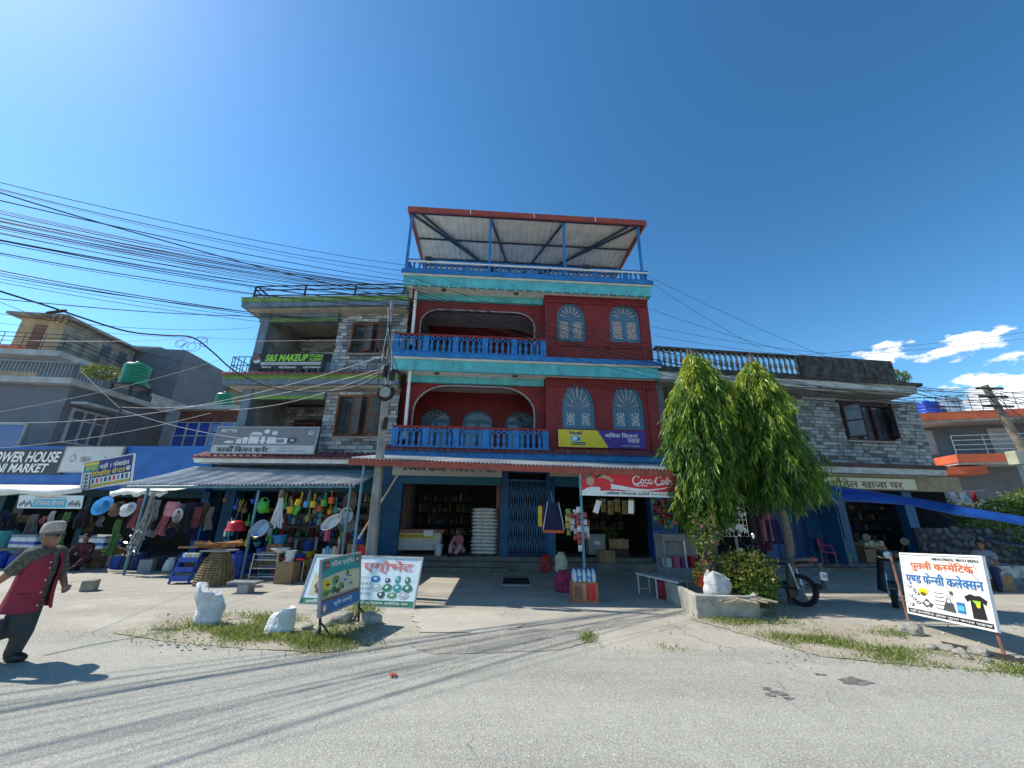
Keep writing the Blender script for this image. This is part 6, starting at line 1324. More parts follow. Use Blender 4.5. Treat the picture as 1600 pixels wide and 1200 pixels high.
for i, (px, py, r_, lb) in enumerate(((1424, 992, .13, 'rounded boulder at the foot of the cosmetics board'), (1502, 1024, .07, 'grey stone in the drain gap under the cosmetics board'), (1530, 1024, .08, 'pale upright stone right of the drain gap'), (1512, 1030, .05, 'small white stone in front of the drain gap'), (1480, 1018, .07, 'flat stone at the drain edge'), (1455, 1015, .06, 'stone on the dirt left of the drain'), (1405, 1012, .04, 'pebble on the right verge'), (533, 972, .14, 'dark rock behind the farm supply stand'), (580, 975, .13, 'dark rock beside the right stand leg'), (480, 985, .07, 'pale rock left of the stand leg'), (515, 978, .08, 'broken rock between the stand legs'), (416, 996, .06, 'white angular stone before the second sack'), (470, 995, .05, 'stone half hidden in the left grass'), (440, 990, .05, 'flat stone by the second sack'), (1545, 1036, .05, 'stone by the right post foot'))):
    rock(lb, gnd(px, py), (r_*1.2, r_, r_*.75), 50+i, 'stones on the verges')
# gravel: uncountable small stones
rr = random.Random(9); gv = MB()
for k in range(420):
    zone = rr.choice(((250, 600, 965, 1022), (1200, 1600, 970, 1046), (640, 1200, 955, 1012), (250, 600, 960, 1012))); g = gnd(rr.uniform(zone[0], zone[1]), rr.uniform(zone[2], zone[3])); r_ = rr.uniform(.005, .018)*(1 if zone[0] in (250, 1200) else .45); M_ = Matrix.Translation(g+Vector((0, 0, r_*.4+.006))) @ Matrix.Rotation(rr.uniform(0, 6), 4, 'Z') @ Matrix.Rotation(rr.uniform(-.5, .5), 4, 'X'); gv.box(-r_, r_, -r_*.8, r_*.8, -r_*.5, r_*.5, M=M_)
tag(gv.build('gravel', mat('pale_gravel', (.42, .39, .33), .9, .25, 20)), 'loose gravel scattered over forecourt and verges', 'gravel', kind='stuff')
# drain gap in the right verge: a flat patch coloured dark for its inner shade
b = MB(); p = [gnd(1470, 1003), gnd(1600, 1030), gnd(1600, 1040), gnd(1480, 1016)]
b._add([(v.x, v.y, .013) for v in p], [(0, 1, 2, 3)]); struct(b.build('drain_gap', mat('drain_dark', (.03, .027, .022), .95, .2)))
# ================================================================ GOODS: helpers
def C(name, c, rough=.5, var=.08, **k): return mat(name, c, rough, var, 7, **k)
P_RED = C('red_plastic', (.45, .015, .02), .35); P_BLU = C('blue_plastic', (.02, .07, .38), .35); P_WHT = C('white_plastic', (.62, .64, .66), .4); P_YEL = C('yellow_plastic', (.62, .42, .02), .35); P_GRN = C('green_plastic', (.05, .38, .05), .35); P_ORG = C('orange_plastic', (.62, .10, .02), .35); P_SKY = C('sky_plastic', (.05, .28, .60), .35); P_PNK = C('pink_plastic', (.50, .10, .20), .4); P_GRY = C('grey_plastic', (.25, .26, .28), .45); P_TRQ = C('turquoise_plastic', (.02, .22, .24), .4)
CARD = C('cardboard', (.30, .19, .10), .85, .12); CARD2 = C('orange_carton', (.42, .16, .07), .8, .12); WSACK = C('white_woven_sack', (.64, .65, .66), .75, .14, bump=.8, bscale=22); ALU = C('aluminium', (.55, .55, .55), .3, .05, metal=.8); CLOTHB = C('brown_cloth', (.16, .10, .06), .9, .2); CLOTHP = C('pink_cloth', (.40, .14, .17), .9, .15); CLOTHN = C('navy_cloth', (.02, .025, .09), .85, .15); CLOTHG = C('dark_cloth', (.04, .04, .05), .9, .2); NETR = C('red_net', (.30, .03, .03), .8, .3); NETP = C('magenta_net', (.36, .03, .10), .8, .3); STRAW = C('straw', (.42, .20, .07), .85, .25, bump=.5); WICK = C('wicker', (.27, .19, .10), .8, .2); CHROME = C('chrome', (.60, .61, .62), .25, .04, metal=.85)
def mesh_thing(name, label, cat, mb, mt, p, rz=0, group=None, smooth=True, M=None, bevel=0):
    o = mb.build(name, mt, None, smooth, bevel)
    if M is not None: o.matrix_world = M
    else: o.location = p; o.rotation_euler = (0, 0, rz)
    return tag(o, label, cat, group)
def crumple(mb, amp, seed, freq=6):
    rr = random.Random(seed); ph = [rr.uniform(0, 6) for _ in range(6)]
    mb.v = [(x+amp*(math.sin(y*freq+ph[0])+.6*math.sin(z*freq*2.3+ph[1])), y+amp*(math.sin(x*freq+ph[2])+.6*math.sin(z*freq*1.9+ph[3])), z+amp*.7*math.sin(x*freq*1.7+y*freq+ph[4])) for x, y, z in mb.v]; return mb
def bulge_sack(w_, d_, h_, seed, neck=0.0, n=20):
    """standing filled sack; neck>0 gathers the top"""
    mb = MB(); rows = [(0.0, .80), (.05, .98), (.2, 1.06), (.45, 1.04), (.68, .95), (.84, .80 if neck else .92), (.93, .5 if neck else .85), (1.0, .62 if neck else .78)]
    pr = [Vector((.5*s_, h_*z, 0)) for z, s_ in rows]; prof = [(v.x, v.y) for v in smooth_pl(pr, 4)]; n = 40; mb.lathe(prof, n, sx=w_, sy=d_); crumple(mb, .018*h_/.5, seed, 9); rr_ = random.Random(seed); p1, p2, p3 = [rr_.uniform(0, 6) for _ in range(3)]
    mb.v = [(x*k_, y*k_, z) for (x, y, z) in mb.v for k_ in [1+.035*math.sin(math.atan2(y, x)*9+z*17+p1)+.025*math.sin(math.atan2(y, x)*17-z*31+p2)*(z/h_)+.03*math.sin(z*48+math.atan2(y, x)*3+p3)*(z/h_)]]; return mb
def lying_sack(w_, d_, h_, seed):
    mb = MB(); n = 14
    def f(a, b_):
        x = (a-.5)*2; y = (b_-.5)*2; e = max(0, 1-abs(x)**5)**.5; g = max(0, 1-abs(y)**4)**.5; return (x*w_/2, y*d_/2, e*g)
    vs = [f(i/n, j/n) for j in range(n+1) for i in range(n+1)]
    top = [(x, y, h_*.5+h_*.5*z) for x, y, z in vs]; bot = [(x, y, h_*.5-h_*.5*z*.75) for x, y, z in vs]
    F_ = [(j*(n+1)+i, j*(n+1)+i+1, (j+1)*(n+1)+i+1, (j+1)*(n+1)+i) for j in range(n) for i in range(n)]
    mb._add(top, F_); mb._add(bot, [tuple(reversed(f_)) for f_ in F_]); return crumple(mb, .008, seed, 11)
def bucket(r0, r1, h_, th=.006): mb = MB(); mb.lathe([(r0, 0), (r1, h_), (r1+.012, h_), (r1+.012, h_-.02), (r1-th, h_-.02), (r0-th, .01)], 16, cap=False); mb.lathe([(.001, .005), (r0, .005)], 16, cap=False); return mb
def carton(name, label, p, w_, d_, h_, mt, rz=0, grp=None, open_=False):
    t = thing(name, label, 'carton', p, rz, grp); b = MB()
    if open_:
        for (x0, x1, y0, y1) in ((-w_/2, w_/2, -d_/2, -d_/2+.008), (-w_/2, w_/2, d_/2-.008, d_/2), (-w_/2, -w_/2+.008, -d_/2+.008, d_/2-.008), (w_/2-.008, w_/2, -d_/2+.008, d_/2-.008)): b.box(x0, x1, y0, y1, 0, h_)
        b.box(-w_/2+.008, w_/2-.008, -d_/2+.008, d_/2-.008, 0, .01)
    else: b.box(-w_/2, w_/2, -d_/2, d_/2, 0, h_)
    b.build('box', mt, t)
    f = MB(); f.box(-w_/2*.16, w_/2*.16, -d_/2-.003, -d_/2-.0005, h_*.06, h_*.94); f.build('tape', C('tape_brown', (.36, .25, .13), .4), t)
    return t
def interior(px, py, F, d): u, z = F.q(px, py, d); return F.w(u, d, z)
# ---------------------------------------------------------------- forecourt
g = gnd(322, 977); mb = bulge_sack(.34, .26, .46, 3)
mb.v = [(x-(.12*(z/.46)**2)*(1 if x < .05 else .2), y, z+(.11 if (x < -.03 and z > .40) else 0)-(.04 if x > .08 and z > .36 else 0)) for x, y, z in mb.v]
mesh_thing('white_sack', 'tall white woven sack standing in the left verge grass', 'sack', mb, WSACK, g, .2, 'white sacks on the verge')
g = gnd(434, 990); mb = bulge_sack(.38, .28, .26, 8); mb.v = [(x+.22*max(0, z-.1), y, z*(1.0+.25*(x > .0)*(z > .15))) for x, y, z in mb.v]
mesh_thing('white_sack', 'slumped white woven sack beside the farm supply boards', 'sack', mb, WSACK, g, -.3, 'white sacks on the verge')
g = gnd(138, 923); mb = MB(); mb.box(-.11, .11, -.11, .11, 0, .2); mesh_thing('tin_box', 'small square grey tin left on the sunlit forecourt', 'tin', mb, C('dull_tin', (.24, .24, .19), .6, .15), g, .4, smooth=False, bevel=.015)
fl = thing('fallen_flower', 'single red flower lying on the road', 'flower', gnd(614, 1058))
for j in range(6): o = MB(); a = j*1.05; o.grid(3, 2, lambda s_, t_: (math.cos(a+(s_-.5)*1.1)*.042*t_, math.sin(a+(s_-.5)*1.1)*.042*t_, .012+.04*t_-.03*t_*t_+.008*(j % 2))); o.build('petal', P_RED, fl)
# wicker basket upside down with brooms on it
g = gnd(333, 913); wb = thing('wicker_basket', 'large upturned wicker carrying basket before the kitchenware shop', 'basket', g)
Hb = .66; rad = lambda z: .36-.20*(z/Hb)**1.3+.03*math.sin(z/Hb*3.1)
for k in range(15): z = .01+Hb*k/14; o = MB(); o.tube([(rad(z)*math.cos(R(a))*(1+.01*math.sin(a)), rad(z)*math.sin(R(a)), z) for a in range(0, 361, 15)], .018, 5); o.build('weave_ring', WICK, wb, smooth=True)
for k in range(26): a = 2*math.pi*k/26; o = MB(); o.tube([((rad(z)+.012)*math.cos(a), (rad(z)+.012)*math.sin(a), z) for z in [Hb*i/8 for i in range(9)]], .011, 4); o.build('stake', WICK, wb)
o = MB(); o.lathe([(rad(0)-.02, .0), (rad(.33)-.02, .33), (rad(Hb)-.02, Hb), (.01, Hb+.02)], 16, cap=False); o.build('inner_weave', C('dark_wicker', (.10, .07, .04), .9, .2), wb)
o = MB(); o.box(-.34, .30, -.2, .2, Hb+.03, Hb+.055); tray = mesh_thing('tray_board', 'flat grey board lying on the wicker basket', 'board', o, P_GRY, g, .1, smooth=False)
rr = random.Random(5)
for k, (dx, rz) in enumerate(((-.25, .2), (-.02, -.15), (.2, .35))):
    o = MB()
    for j in range(46): a = rr.uniform(-.16, .16); o.tube([(-.32, rr.uniform(-.02, .02), .04), (0, a*.3, .05+rr.uniform(-.01, .03)), (.38, a*1.2, .05+rr.uniform(-.05, .09))], .007, 3)
    b_ = stuff(o.build('bristles', STRAW, None)); t = thing('broom', ('straw broom lying leftmost on the wicker basket', 'straw broom lying across the wicker basket middle', 'straw broom lying rightmost on the wicker basket')[k], 'broom', g+Vector((dx-.12, -.05*k, Hb+.06+.045*k)), rz+3.14*(k % 2), 'straw brooms on the basket'); b_.parent = t
    o = MB(); o.tube([(-.55, 0, .04), (-.30, 0, .04)], .022, 7); o.build('handle', CLOTHB, t)
# blue tiered rack
g = gnd(285, 911); bk = thing('blue_rack', 'small blue three tier rack beside the wicker basket', 'rack', g, .12)
for sx in (-.2, .2): o = MB(); o.bar((sx, -.14, 0), (sx, .12, .62), .03, .05); o.build('side_rail', P_BLU, bk)
for k, z in enumerate((.06, .24, .43)): o = MB(); o.box(-.2, .2, -.16+.08*k, .06+.08*k, z, z+.02); o.build('shelf', P_BLU, bk); o = MB(); o.box(-.2, .2, -.17+.08*k, -.155+.08*k, z, z+.10); o.build('shelf_front', P_BLU, bk)
for k in range(4): o = MB(); o.box(-.15+.09*k, -.08+.09*k, .02, .10, .455, .62); o.build('leaflet', K['cream'] if k % 2 else K['pale'], bk)
# plank on a cement block
g = gnd(383, 926); bl = thing('plank_seat', 'grey plank resting on a cement block before the kitchenware shop', 'seat', g)
o = MB(); o.box(-.11, .11, -.12, .12, 0, .17); o.build('block', M_CEM, bl); o = MB(); o.box(-.34, .26, -.14, .14, .17, .21); o.build('plank', C('grey_plank', (.22, .22, .22), .8, .2), bl)
g = gnd(368, 903); mb = MB(); mb.lathe([(.16, 0), (.19, .05), (.20, .2), (.19, .22), (.20, .24), (.20, .44), (.19, .46), (.19, .54), (.10, .58), (.09, .62)], 18); mesh_thing('blue_drum', 'blue plastic drum right of the wicker basket', 'drum', mb, P_BLU, g)
# chrome rack and stools
def wire_rack(name, label, p, w_, d_, h_, tiers, rz, mt, seat=None, cat='rack', grp=None):
    t = thing(name, label, cat, p, rz, grp)
    for sx in (-w_/2, w_/2):
        for sy in (-d_/2, d_/2): o = MB(); o.tube([(sx*1.08, sy*1.08, 0), (sx, sy, h_)], .010, 6); o.build('leg', mt, t, smooth=True)
    for z in tiers:
        for sy in (-d_/2, d_/2): o = MB(); o.tube([(-w_/2*1.04, sy*1.03, z), (w_/2*1.04, sy*1.03, z)], .008, 5); o.build('rail', mt, t)
        for k in range(6): x = -w_/2+w_*k/5; o = MB(); o.tube([(x, -d_/2, z), (x, d_/2, z)], .006, 4); o.build('wire', mt, t)
    if seat: o = MB(); o.box(-w_/2, w_/2, -d_/2, d_/2, h_, h_+.04); o.build('seat', seat, t, bevel=.015)
    return t
wire_rack('chrome_rack', 'chrome wire shelf rack standing before the kitchenware shop', gnd(414, 908), .55, .35, .62, (.12, .3, .48, .6), .05, CHROME)
for k, (px, py, lb) in enumerate(((446, 906, 'chrome stool with red seat next to the wire rack'), (462, 908, 'chrome stool with red seat, right one of the pair'))): wire_rack('chrome_stool', lb, gnd(px, py), .34, .3, .46, (.12,), .1*k, CHROME, P_RED, 'stool', 'chrome stools')
p = at(435, 856, 9.9); mb = MB(); mb.lathe([(.06, 0), (.20, .09), (.215, .10), (.195, .09), (.05, .012)], 20, cap=False); mesh_thing('enamel_basin', 'wide white basin on top of the chrome rack', 'basin', mb, P_WHT, Vector((p.x, 10.0, .63)))
for (px, py, r_, h_, mt, lb, Y) in ((453, 872, .11, .24, P_WHT, 'white bucket right of the white basin', 9.95), (466, 880, .15, .30, P_BLU, 'dark blue bucket behind the white bucket', 10.5), (436, 845, .18, .2, P_SKY, 'sky blue tub behind the white basin', 11.0), (410, 872, .13, .24, P_GRY, 'grey bucket behind the chrome rack', 11.0), (567, 865, .16, .28, P_RED, 'red tub behind the concrete pole', 10.5), (560, 845, .14, .24, P_BLU, 'blue tub stacked behind the concrete pole', 10.7), (497, 880, .17, .3, P_RED, 'dark red tub inside the kitchenware shop', 11.2), (480, 858, .14, .26, P_BLU, 'blue pail stacked inside the kitchenware shop', 11.3)):
    p = at(px, py, Y); mesh_thing('bucket', lb, 'bucket', bucket(r_*.78, r_, h_), mt, Vector((p.x, p.y, max(.14 if Y > 10.8 else 0, p.z-h_*.3))), 0, 'plastic buckets of the kitchenware shop')
    if p.z-h_*.3 > .2:
        o = MB(); o.box(p.x-.2, p.x+.2, p.y-.17, p.y+.17, .14 if Y > 10.8 else 0, p.z-h_*.3-.001); tag(o.build('display_box', CARD), 'brown display box under the '+lb.split(' ')[0]+' '+lb.split(' ')[1]+' '+lb.split(' ')[2], 'box')
# ---------------------------------------------------------------- hanging kitchenware
def hook(p, zt): o = MB(); o.tube([p, (p[0], p[1], zt)], .004, 4); return o
ZAW = at(450, 765, 10.35).z+.1
def jug(label, px, py, mt, Y=10.35, tilt=0, sc=1.0):
    p = at(px, py, Y); t = thing('plastic_mug', label, 'mug', p, 0, 'bright plastic mugs hanging in a row')
    Mx = Matrix.Rotation(tilt, 3, 'Y'); s_ = .075*sc
    o = MB(); o.lathe([(s_*.85, -.14*sc), (s_, -.0), (s_*1.06, .01), (s_*.93, .0), (s_*.8, -.13*sc)], 14, cap=False, M=Mx); o.lathe([(.001, -.135*sc), (s_*.84, -.135*sc)], 14, cap=False, M=Mx); o.build('cup', mt, t, smooth=True)
    o = MB(); o.tube([Mx @ Vector((0, .0, -.02)), Mx @ Vector((0, .03, .1*sc)), Mx @ Vector((.0, .02, .17*sc)), Mx @ Vector((0, -.03, .17*sc))], .017*sc, 6, flat=1.6); o.build('handle', mt, t, smooth=True)
    o = hook((0, 0, .16*sc), max(.2, ZAW-p.z)); o.build('string', CLOTHB, t)
for (px, py, mt, tl, lb) in ((468, 781, P_YEL, .3, 'yellow plastic mug, leftmost of the upper hanging row'), (480, 784, P_SKY, .1, 'sky blue plastic mug between two yellow mugs'), (490, 784, P_YEL, .1, 'yellow plastic mug right of the blue mug'), (507, 782, P_GRN, .05, 'green plastic mug left of the orange one'), (518, 778, P_ORG, -.1, 'orange plastic mug at the right end of the row'), (454, 793, P_YEL, 0, 'yellow plastic mug hanging low beside the white mop'), (500, 790, P_ORG, 0, 'orange plastic mug hanging behind the green one')):
    jug(lb, px, py, mt, 10.35 if lb[-8:] != 'reen one' else 10.6, tl)
p = at(463, 795, 10.4); t = thing('dustpan', 'bright green dustpan hanging below the yellow mugs', 'dustpan', p); o = MB(); Mx = Matrix.Rotation(R(28), 4, 'Y'); o.box(-.09, .09, -.01, .01, -.14, .10, M=Mx); o.box(-.09, -.075, -.04, -.01, -.14, .1, M=Mx); o.box(.075, .09, -.04, -.01, -.14, .1, M=Mx); o.build('pan', P_GRN, t); o = MB(); o.tube([Mx @ Vector((0, 0, .1)), Mx @ Vector((0, 0, .24))], .015, 6); o.build('handle', P_GRN, t)
p = at(441, 772, 10.3); t = thing('string_mop', 'white string mop head hanging from the awning', 'mop', p); o = MB(); rr = random.Random(2)
for k in range(42): a = rr.uniform(-.13, .13); o.tube([(rr.uniform(-.04, .04), rr.uniform(-.03, .03), -.05), (a*.5, rr.uniform(-.05, .05), -.35), (a*1.1, rr.uniform(-.06, .06), -.72+rr.uniform(-.12, .1))], .013, 4)
stuff(o.build('strings', P_WHT, t)); o = MB(); o.lathe([(.05, -.1), (.08, -.03), (.06, .05), (.02, .12)], 10); o.build('cap', CLOTHB, t, smooth=True)
p = at(368, 828, 10.3); t = thing('hanging_tub', 'glossy red tub hung upside down on strings', 'tub', p); o = MB(); o.lathe([(.22, -.02), (.235, .0), (.21, .03), (.19, .14), (.14, .20), (.10, .22), (.01, .23)], 20); o.build('tub', P_RED, t, smooth=True)
for dx in (-.1, .1): o = MB(); o.tube([(dx, 0, .1), (.03, .02, .75)], .008, 4); o.build('string', CLOTHB, t)
p = at(411, 792, 10.4); t = thing('green_basket', 'bright green round basket hanging near the post', 'basket', p); o = MB(); o.lathe([(.06, -.16), (.13, -.08), (.14, .03), (.10, .13)], 14); o.build('bowl', P_GRN, t, smooth=True); o = MB(); o.tube(arcs(.12, .1), .01, 5) if False else o.tube([(.12*math.cos(R(a)), 0, .1+.13*math.sin(R(a))) for a in range(0, 181, 20)], .01, 5); o.build('handle', P_GRN, t)
def tubthing(name, label, px, py, Y, rx, rz, rot, mt, yaw=0):
    p = at(px, py, Y); M_ = Matrix.Translation(p) @ Matrix.Rotation(yaw, 4, 'Z') @ Matrix.Rotation(rot, 4, 'Y') @ Matrix.Rotation(R(78), 4, 'X')
    mb = MB(); mb.lathe([(1.06, .06), (1.0, .05), (.92, -.06), (.82, -.10), (.01, -.10)], 24, sx=rx, sy=rz, cap=False); return mesh_thing(name, label, 'basin', mb, mt, p, M=M_)
tubthing('hanging_basin', 'long white tub hung tilted at the right of the kitchenware shop', 519, 816, 10.15, .26, .13, R(-35), P_WHT)
tubthing('hanging_basin', 'white square basin hung beside the long tub', 541, 806, 10.2, .16, .19, R(8), P_WHT)
tubthing('hanging_basin', 'grey basin hung below the white basin', 543, 822, 10.3, .20, .16, R(10), P_GRY)
tubthing('hanging_tray', 'brown oval tray hung at the awning end', 548, 785, 10.3, .15, .24, R(0), C('brown_tray', (.20, .13, .07), .6, .1))
tubthing('hanging_basin', 'pale blue basin hung aslant near the green basket', 408, 826, 10.25, .22, .18, R(-35), C('pale_blue_plastic', (.36, .46, .60), .35))
for k in range(5):
    p = at(506+k*5.2, 866, 10.3); mb = MB(); mb.lathe([(.045, 0), (.045, .62+.05*(k % 2)), (.03, .62+.05*(k % 2)), (.03, .55)], 12); mesh_thing('mat_roll', ('pale green plastic sheet roll at left of the roll stand', 'sky blue plastic sheet roll', 'grey plastic sheet roll', 'cream plastic sheet roll', 'pinkish plastic sheet roll at right of the rolls')[k], 'roll', mb, (C('mint', (.35, .45, .40)), P_SKY, P_GRY, C('cream_pl', (.48, .42, .32)), C('pinkish', (.42, .22, .24)))[k], Vector((p.x, p.y, .1)), 0, 'upright plastic rolls')
o = MB(); p = at(517, 868, 10.3); o.box(p.x-.28, p.x+.30, p.y-.12, p.y+.12, 0, .099); tag(o.build('roll_stand', P_GRY), 'low grey stand under the plastic rolls', 'stand')
p = at(536, 868, 10.1); mb = MB(); mb.box(-.17, .17, -.12, .12, 0, .12); mb.box(-.18, .18, -.13, .13, .12, .15); mesh_thing('yellow_crate', 'yellow and orange crate beside the plastic rolls', 'crate', mb, P_YEL, Vector((p.x, p.y, .12)), smooth=False)
o = MB(); o.box(p.x-.18, p.x+.18, p.y-.13, p.y+.13, 0, .119); tag(o.build('red_crate', P_ORG), 'orange crate under the yellow crate', 'crate')
for k in range(2):
    p = at(594+k*10, 872, 10.2); t = thing('jerrycan', ('yellow jerrycan left of two behind the pole', 'yellow jerrycan right of two behind the pole')[k], 'jerrycan', Vector((p.x, p.y, .12)), 0, 'yellow jerrycans'); o = MB(); o.box(-.1, .1, -.13, .13, 0, .40); o.build('body', P_YEL, t, bevel=.03); o = MB(); o.tube([(-.06, 0, .40), (-.05, 0, .46), (.05, 0, .46), (.06, 0, .40)], .014, 6); o.build('handle', P_YEL, t); o = MB(); o.box(-.102, .102, -.05, .05, .08, .32); o.build('label_band', CLOTHG, t)
o = MB(); pj = at(599, 872, 10.2); o.box(pj.x-.3, pj.x+.3, 10.0, 10.5, 0, .119); tag(o.build('low_step', M_FLOOR), 'low concrete step under the yellow jerrycans', 'step')
# back shelves in the kitchenware shop, each item its own thing
CN = {'red_plastic': 'red', 'blue_plastic': 'blue', 'white_plastic': 'white', 'sky_plastic': 'sky blue', 'green_plastic': 'green', 'grey_plastic': 'grey', 'yellow_plastic': 'yellow', 'aluminium': 'metal', 'dark_cloth': 'black', 'turquoise_plastic': 'teal', 'cardboard': 'brown', 'orange_carton': 'orange', 'lime_pack': 'lime', 'pink_plastic': 'pink', 'brown_cloth': 'brown'}
ROWN = 'lowest,second,middle,fourth,top'.split(',')
def shelf_unit(name, label, F, u0, u1, d, zs, depth, mt, items, seed, palette, grp, itemname='packet', z0=None, itemlab=None):
    t = thing(name, label, 'shelf', F.w(u0, d, 0), F.yaw); W_ = u1-u0; rr = random.Random(seed)
    for z in zs: o = MB(); o.box(0, W_, 0, depth, z, z+.025); o.build('shelf_board', mt, t)
    for x in (0, W_/2, W_): o = MB(); o.box(x-.015, x+.015, .001, depth-.002, zs[0]-.03, zs[-1]+.4); o.build('upright', mt, t)
    i = 0
    for z in zs:
        x = .03; i = 0
        while x < W_-.1:
            w_ = rr.uniform(.07, .20); h_ = rr.uniform(.12, .30); k = rr.random(); pm = rr.choice(palette); x2 = min(x+w_, W_-.02); o = MB()
            if k < .4: o.lathe([(w_*.42, 0), (w_*.46, .02), (w_*.46, h_*.75), (w_*.2, h_*.9), (w_*.2, h_)], 10, (0, 0, 0))
            else: o.box(-w_*.46, w_*.46, -.06, .06, 0, h_)
            ob = o.build(itemname, pm, None, k < .4); c = F.w(u0+x+w_/2, d+.12+.03*rr.random(), z+.026); ob.location = c; ob.rotation_euler = (0, 0, F.yaw); tag(ob, f"{CN.get(pm.name, 'plain')} {'jar' if k < .4 else 'packet'} on the {ROWN[zs.index(z)]} shelf of the {itemlab}, item {i+1} from its left", 'goods', grp); i += 1; x += w_+rr.uniform(.01, .05)
    return t
DK = [C('dull_'+n_, c_, .6, .2) for n_, c_ in (('red', (.13, .02, .02)), ('navy', (.02, .03, .09)), ('cream', (.20, .18, .13)), ('green', (.04, .09, .025)), ('ochre', (.17, .11, .03)), ('grey', (.09, .09, .09)), ('brown', (.07, .045, .03)), ('black', (.02, .02, .022)))]; CN.update({m_.name: m_.name[5:] for m_ in DK})  # stock colours darkened to carry the shade of the deep shops
pal1 = [P_RED, P_BLU, P_WHT, P_SKY, P_GRN, P_GRY, P_YEL, ALU, CLOTHG, P_TRQ]
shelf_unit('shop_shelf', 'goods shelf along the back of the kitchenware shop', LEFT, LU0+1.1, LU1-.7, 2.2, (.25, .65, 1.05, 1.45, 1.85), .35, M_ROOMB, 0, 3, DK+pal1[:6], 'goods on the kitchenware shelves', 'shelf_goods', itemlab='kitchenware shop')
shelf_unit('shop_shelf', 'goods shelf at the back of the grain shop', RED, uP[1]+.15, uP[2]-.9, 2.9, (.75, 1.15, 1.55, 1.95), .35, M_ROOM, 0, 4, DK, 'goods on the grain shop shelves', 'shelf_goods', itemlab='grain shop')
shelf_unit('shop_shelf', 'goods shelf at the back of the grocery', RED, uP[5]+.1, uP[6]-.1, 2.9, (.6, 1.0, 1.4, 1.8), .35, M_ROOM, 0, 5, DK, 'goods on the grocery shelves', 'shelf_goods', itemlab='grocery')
shelf_unit('shop_shelf', 'goods shelf at the back of the snack shop', RIGHT, qr(1330, 830, 3.2)[0], qr(1420, 830, 3.2)[0], 3.15, (.7, 1.1, 1.5, 1.9), .35, M_ROOM, 0, 6, [CLOTHG, CARD, CLOTHB, CLOTHN, CLOTHG], 'goods on the snack shop shelves', 'shelf_goods', itemlab='snack shop')
# ---------------------------------------------------------------- grain shop
words = 'topmost,second from top,third from top,fourth from top,fifth from top,sixth from top,seventh from top,seventh from bottom,sixth from bottom,fifth from bottom,fourth from bottom,third from bottom,second from bottom,bottom'.split(',')
us0 = RED.q(737, 840, 1.0)[0]; us1 = RED.q(776, 840, 1.0)[0]; zt_ = RED.q(755, 794, 1.0)[1]; nS = 13; hS = (zt_-ZS)/nS
for k in range(nS):
    mb = lying_sack(us1-us0+.04, .5, hS*1.12, 60+k); lb = words[nS-1-k] if nS-1-k < 7 else words[14-1-k]
    mesh_thing('grain_sack', f'white grain sack in the tall stack, {words[13-k] if k < 7 else words[nS-1-k]}', 'sack', mb, C('clean_white_sack', (.78, .79, .78), .7, .08, bump=.4), RED.w((us0+us1)/2+random.uniform(-.02, .02), 1.0, ZS+hS*k-.004), RED.yaw+random.uniform(-.05, .05), 'white grain sacks in a tall stack')
u0_, _ = RED.q(619, 850, .75); u1_, _ = RED.q(688, 850, .75); ct = thing('shop_counter', 'pale counter with yellow lettered band at the grain shop front', 'counter', RED.w(u0_, .8, ZS), RED.yaw)
Wc = u1_-u0_; o = MB(); o.box(0, Wc, 0, .5, .12, .62); o.build('body', K['lgrey'], ct); o = MB(); o.box(-.03, Wc+.08, -.04, .54, .62, .72); o.build('top', M_PINK, ct)
o = MB(); rect(o, .05, Wc*.85, .46, .60, -.003); flat('yellow_band', o, K['yellow'], ct); o = MB(); lettering(o, 'यहाँ अण्डा पाइन्छ', .07, Wc*.82, .47, .59, -.006, .03); stuff(flat('lettering', o, K['brown'], ct))
o = MB(); o.box(Wc*.60, Wc*.82, -.05, -.042, .52, .70); o.build('paper_note', K['white'], ct)
p = interior(683, 888, RED, .65); mesh_thing('bucket', 'pale bucket at the right end of the grain counter', 'bucket', bucket(.10, .13, .30), P_WHT, Vector((p.x, p.y, ZS)))
# pink door frames
for (xa, d_) in ((627, .95), (632, 1.3), (778, .95)): u_, _ = RED.q(xa, 800, d_); o = MB(); o.box(u_-.06, u_+.06, d_, d_+.1, ZS, zl); o.build('door_jamb', M_PINK, red)
# drain grate on the steps
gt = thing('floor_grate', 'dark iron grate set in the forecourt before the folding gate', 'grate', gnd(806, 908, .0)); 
for k in range(9): o = MB(); o.box(-.28+.07*k, -.25+.07*k, -.38, .62, .016, .03); o.build('grate_bar', M_BLACKM, gt)
o = MB(); o.box(-.31, .33, -.4, .64, .006, .014); o.build('grate_pit', M_DARK, gt)  # flat dark plate paints the shade of the pit below the bars
o = MB(); o.ringprism([(-.36, -.68), (.38, -.68), (.38, .45), (-.36, .45)], [(-.315, -.64), (.335, -.64), (.335, .405), (-.315, .405)], .004, .034); fr = o.build('grate_frame', M_CEM, gt); fr.rotation_euler = (R(90), 0, 0); fr.scale = (1, 1, -1)
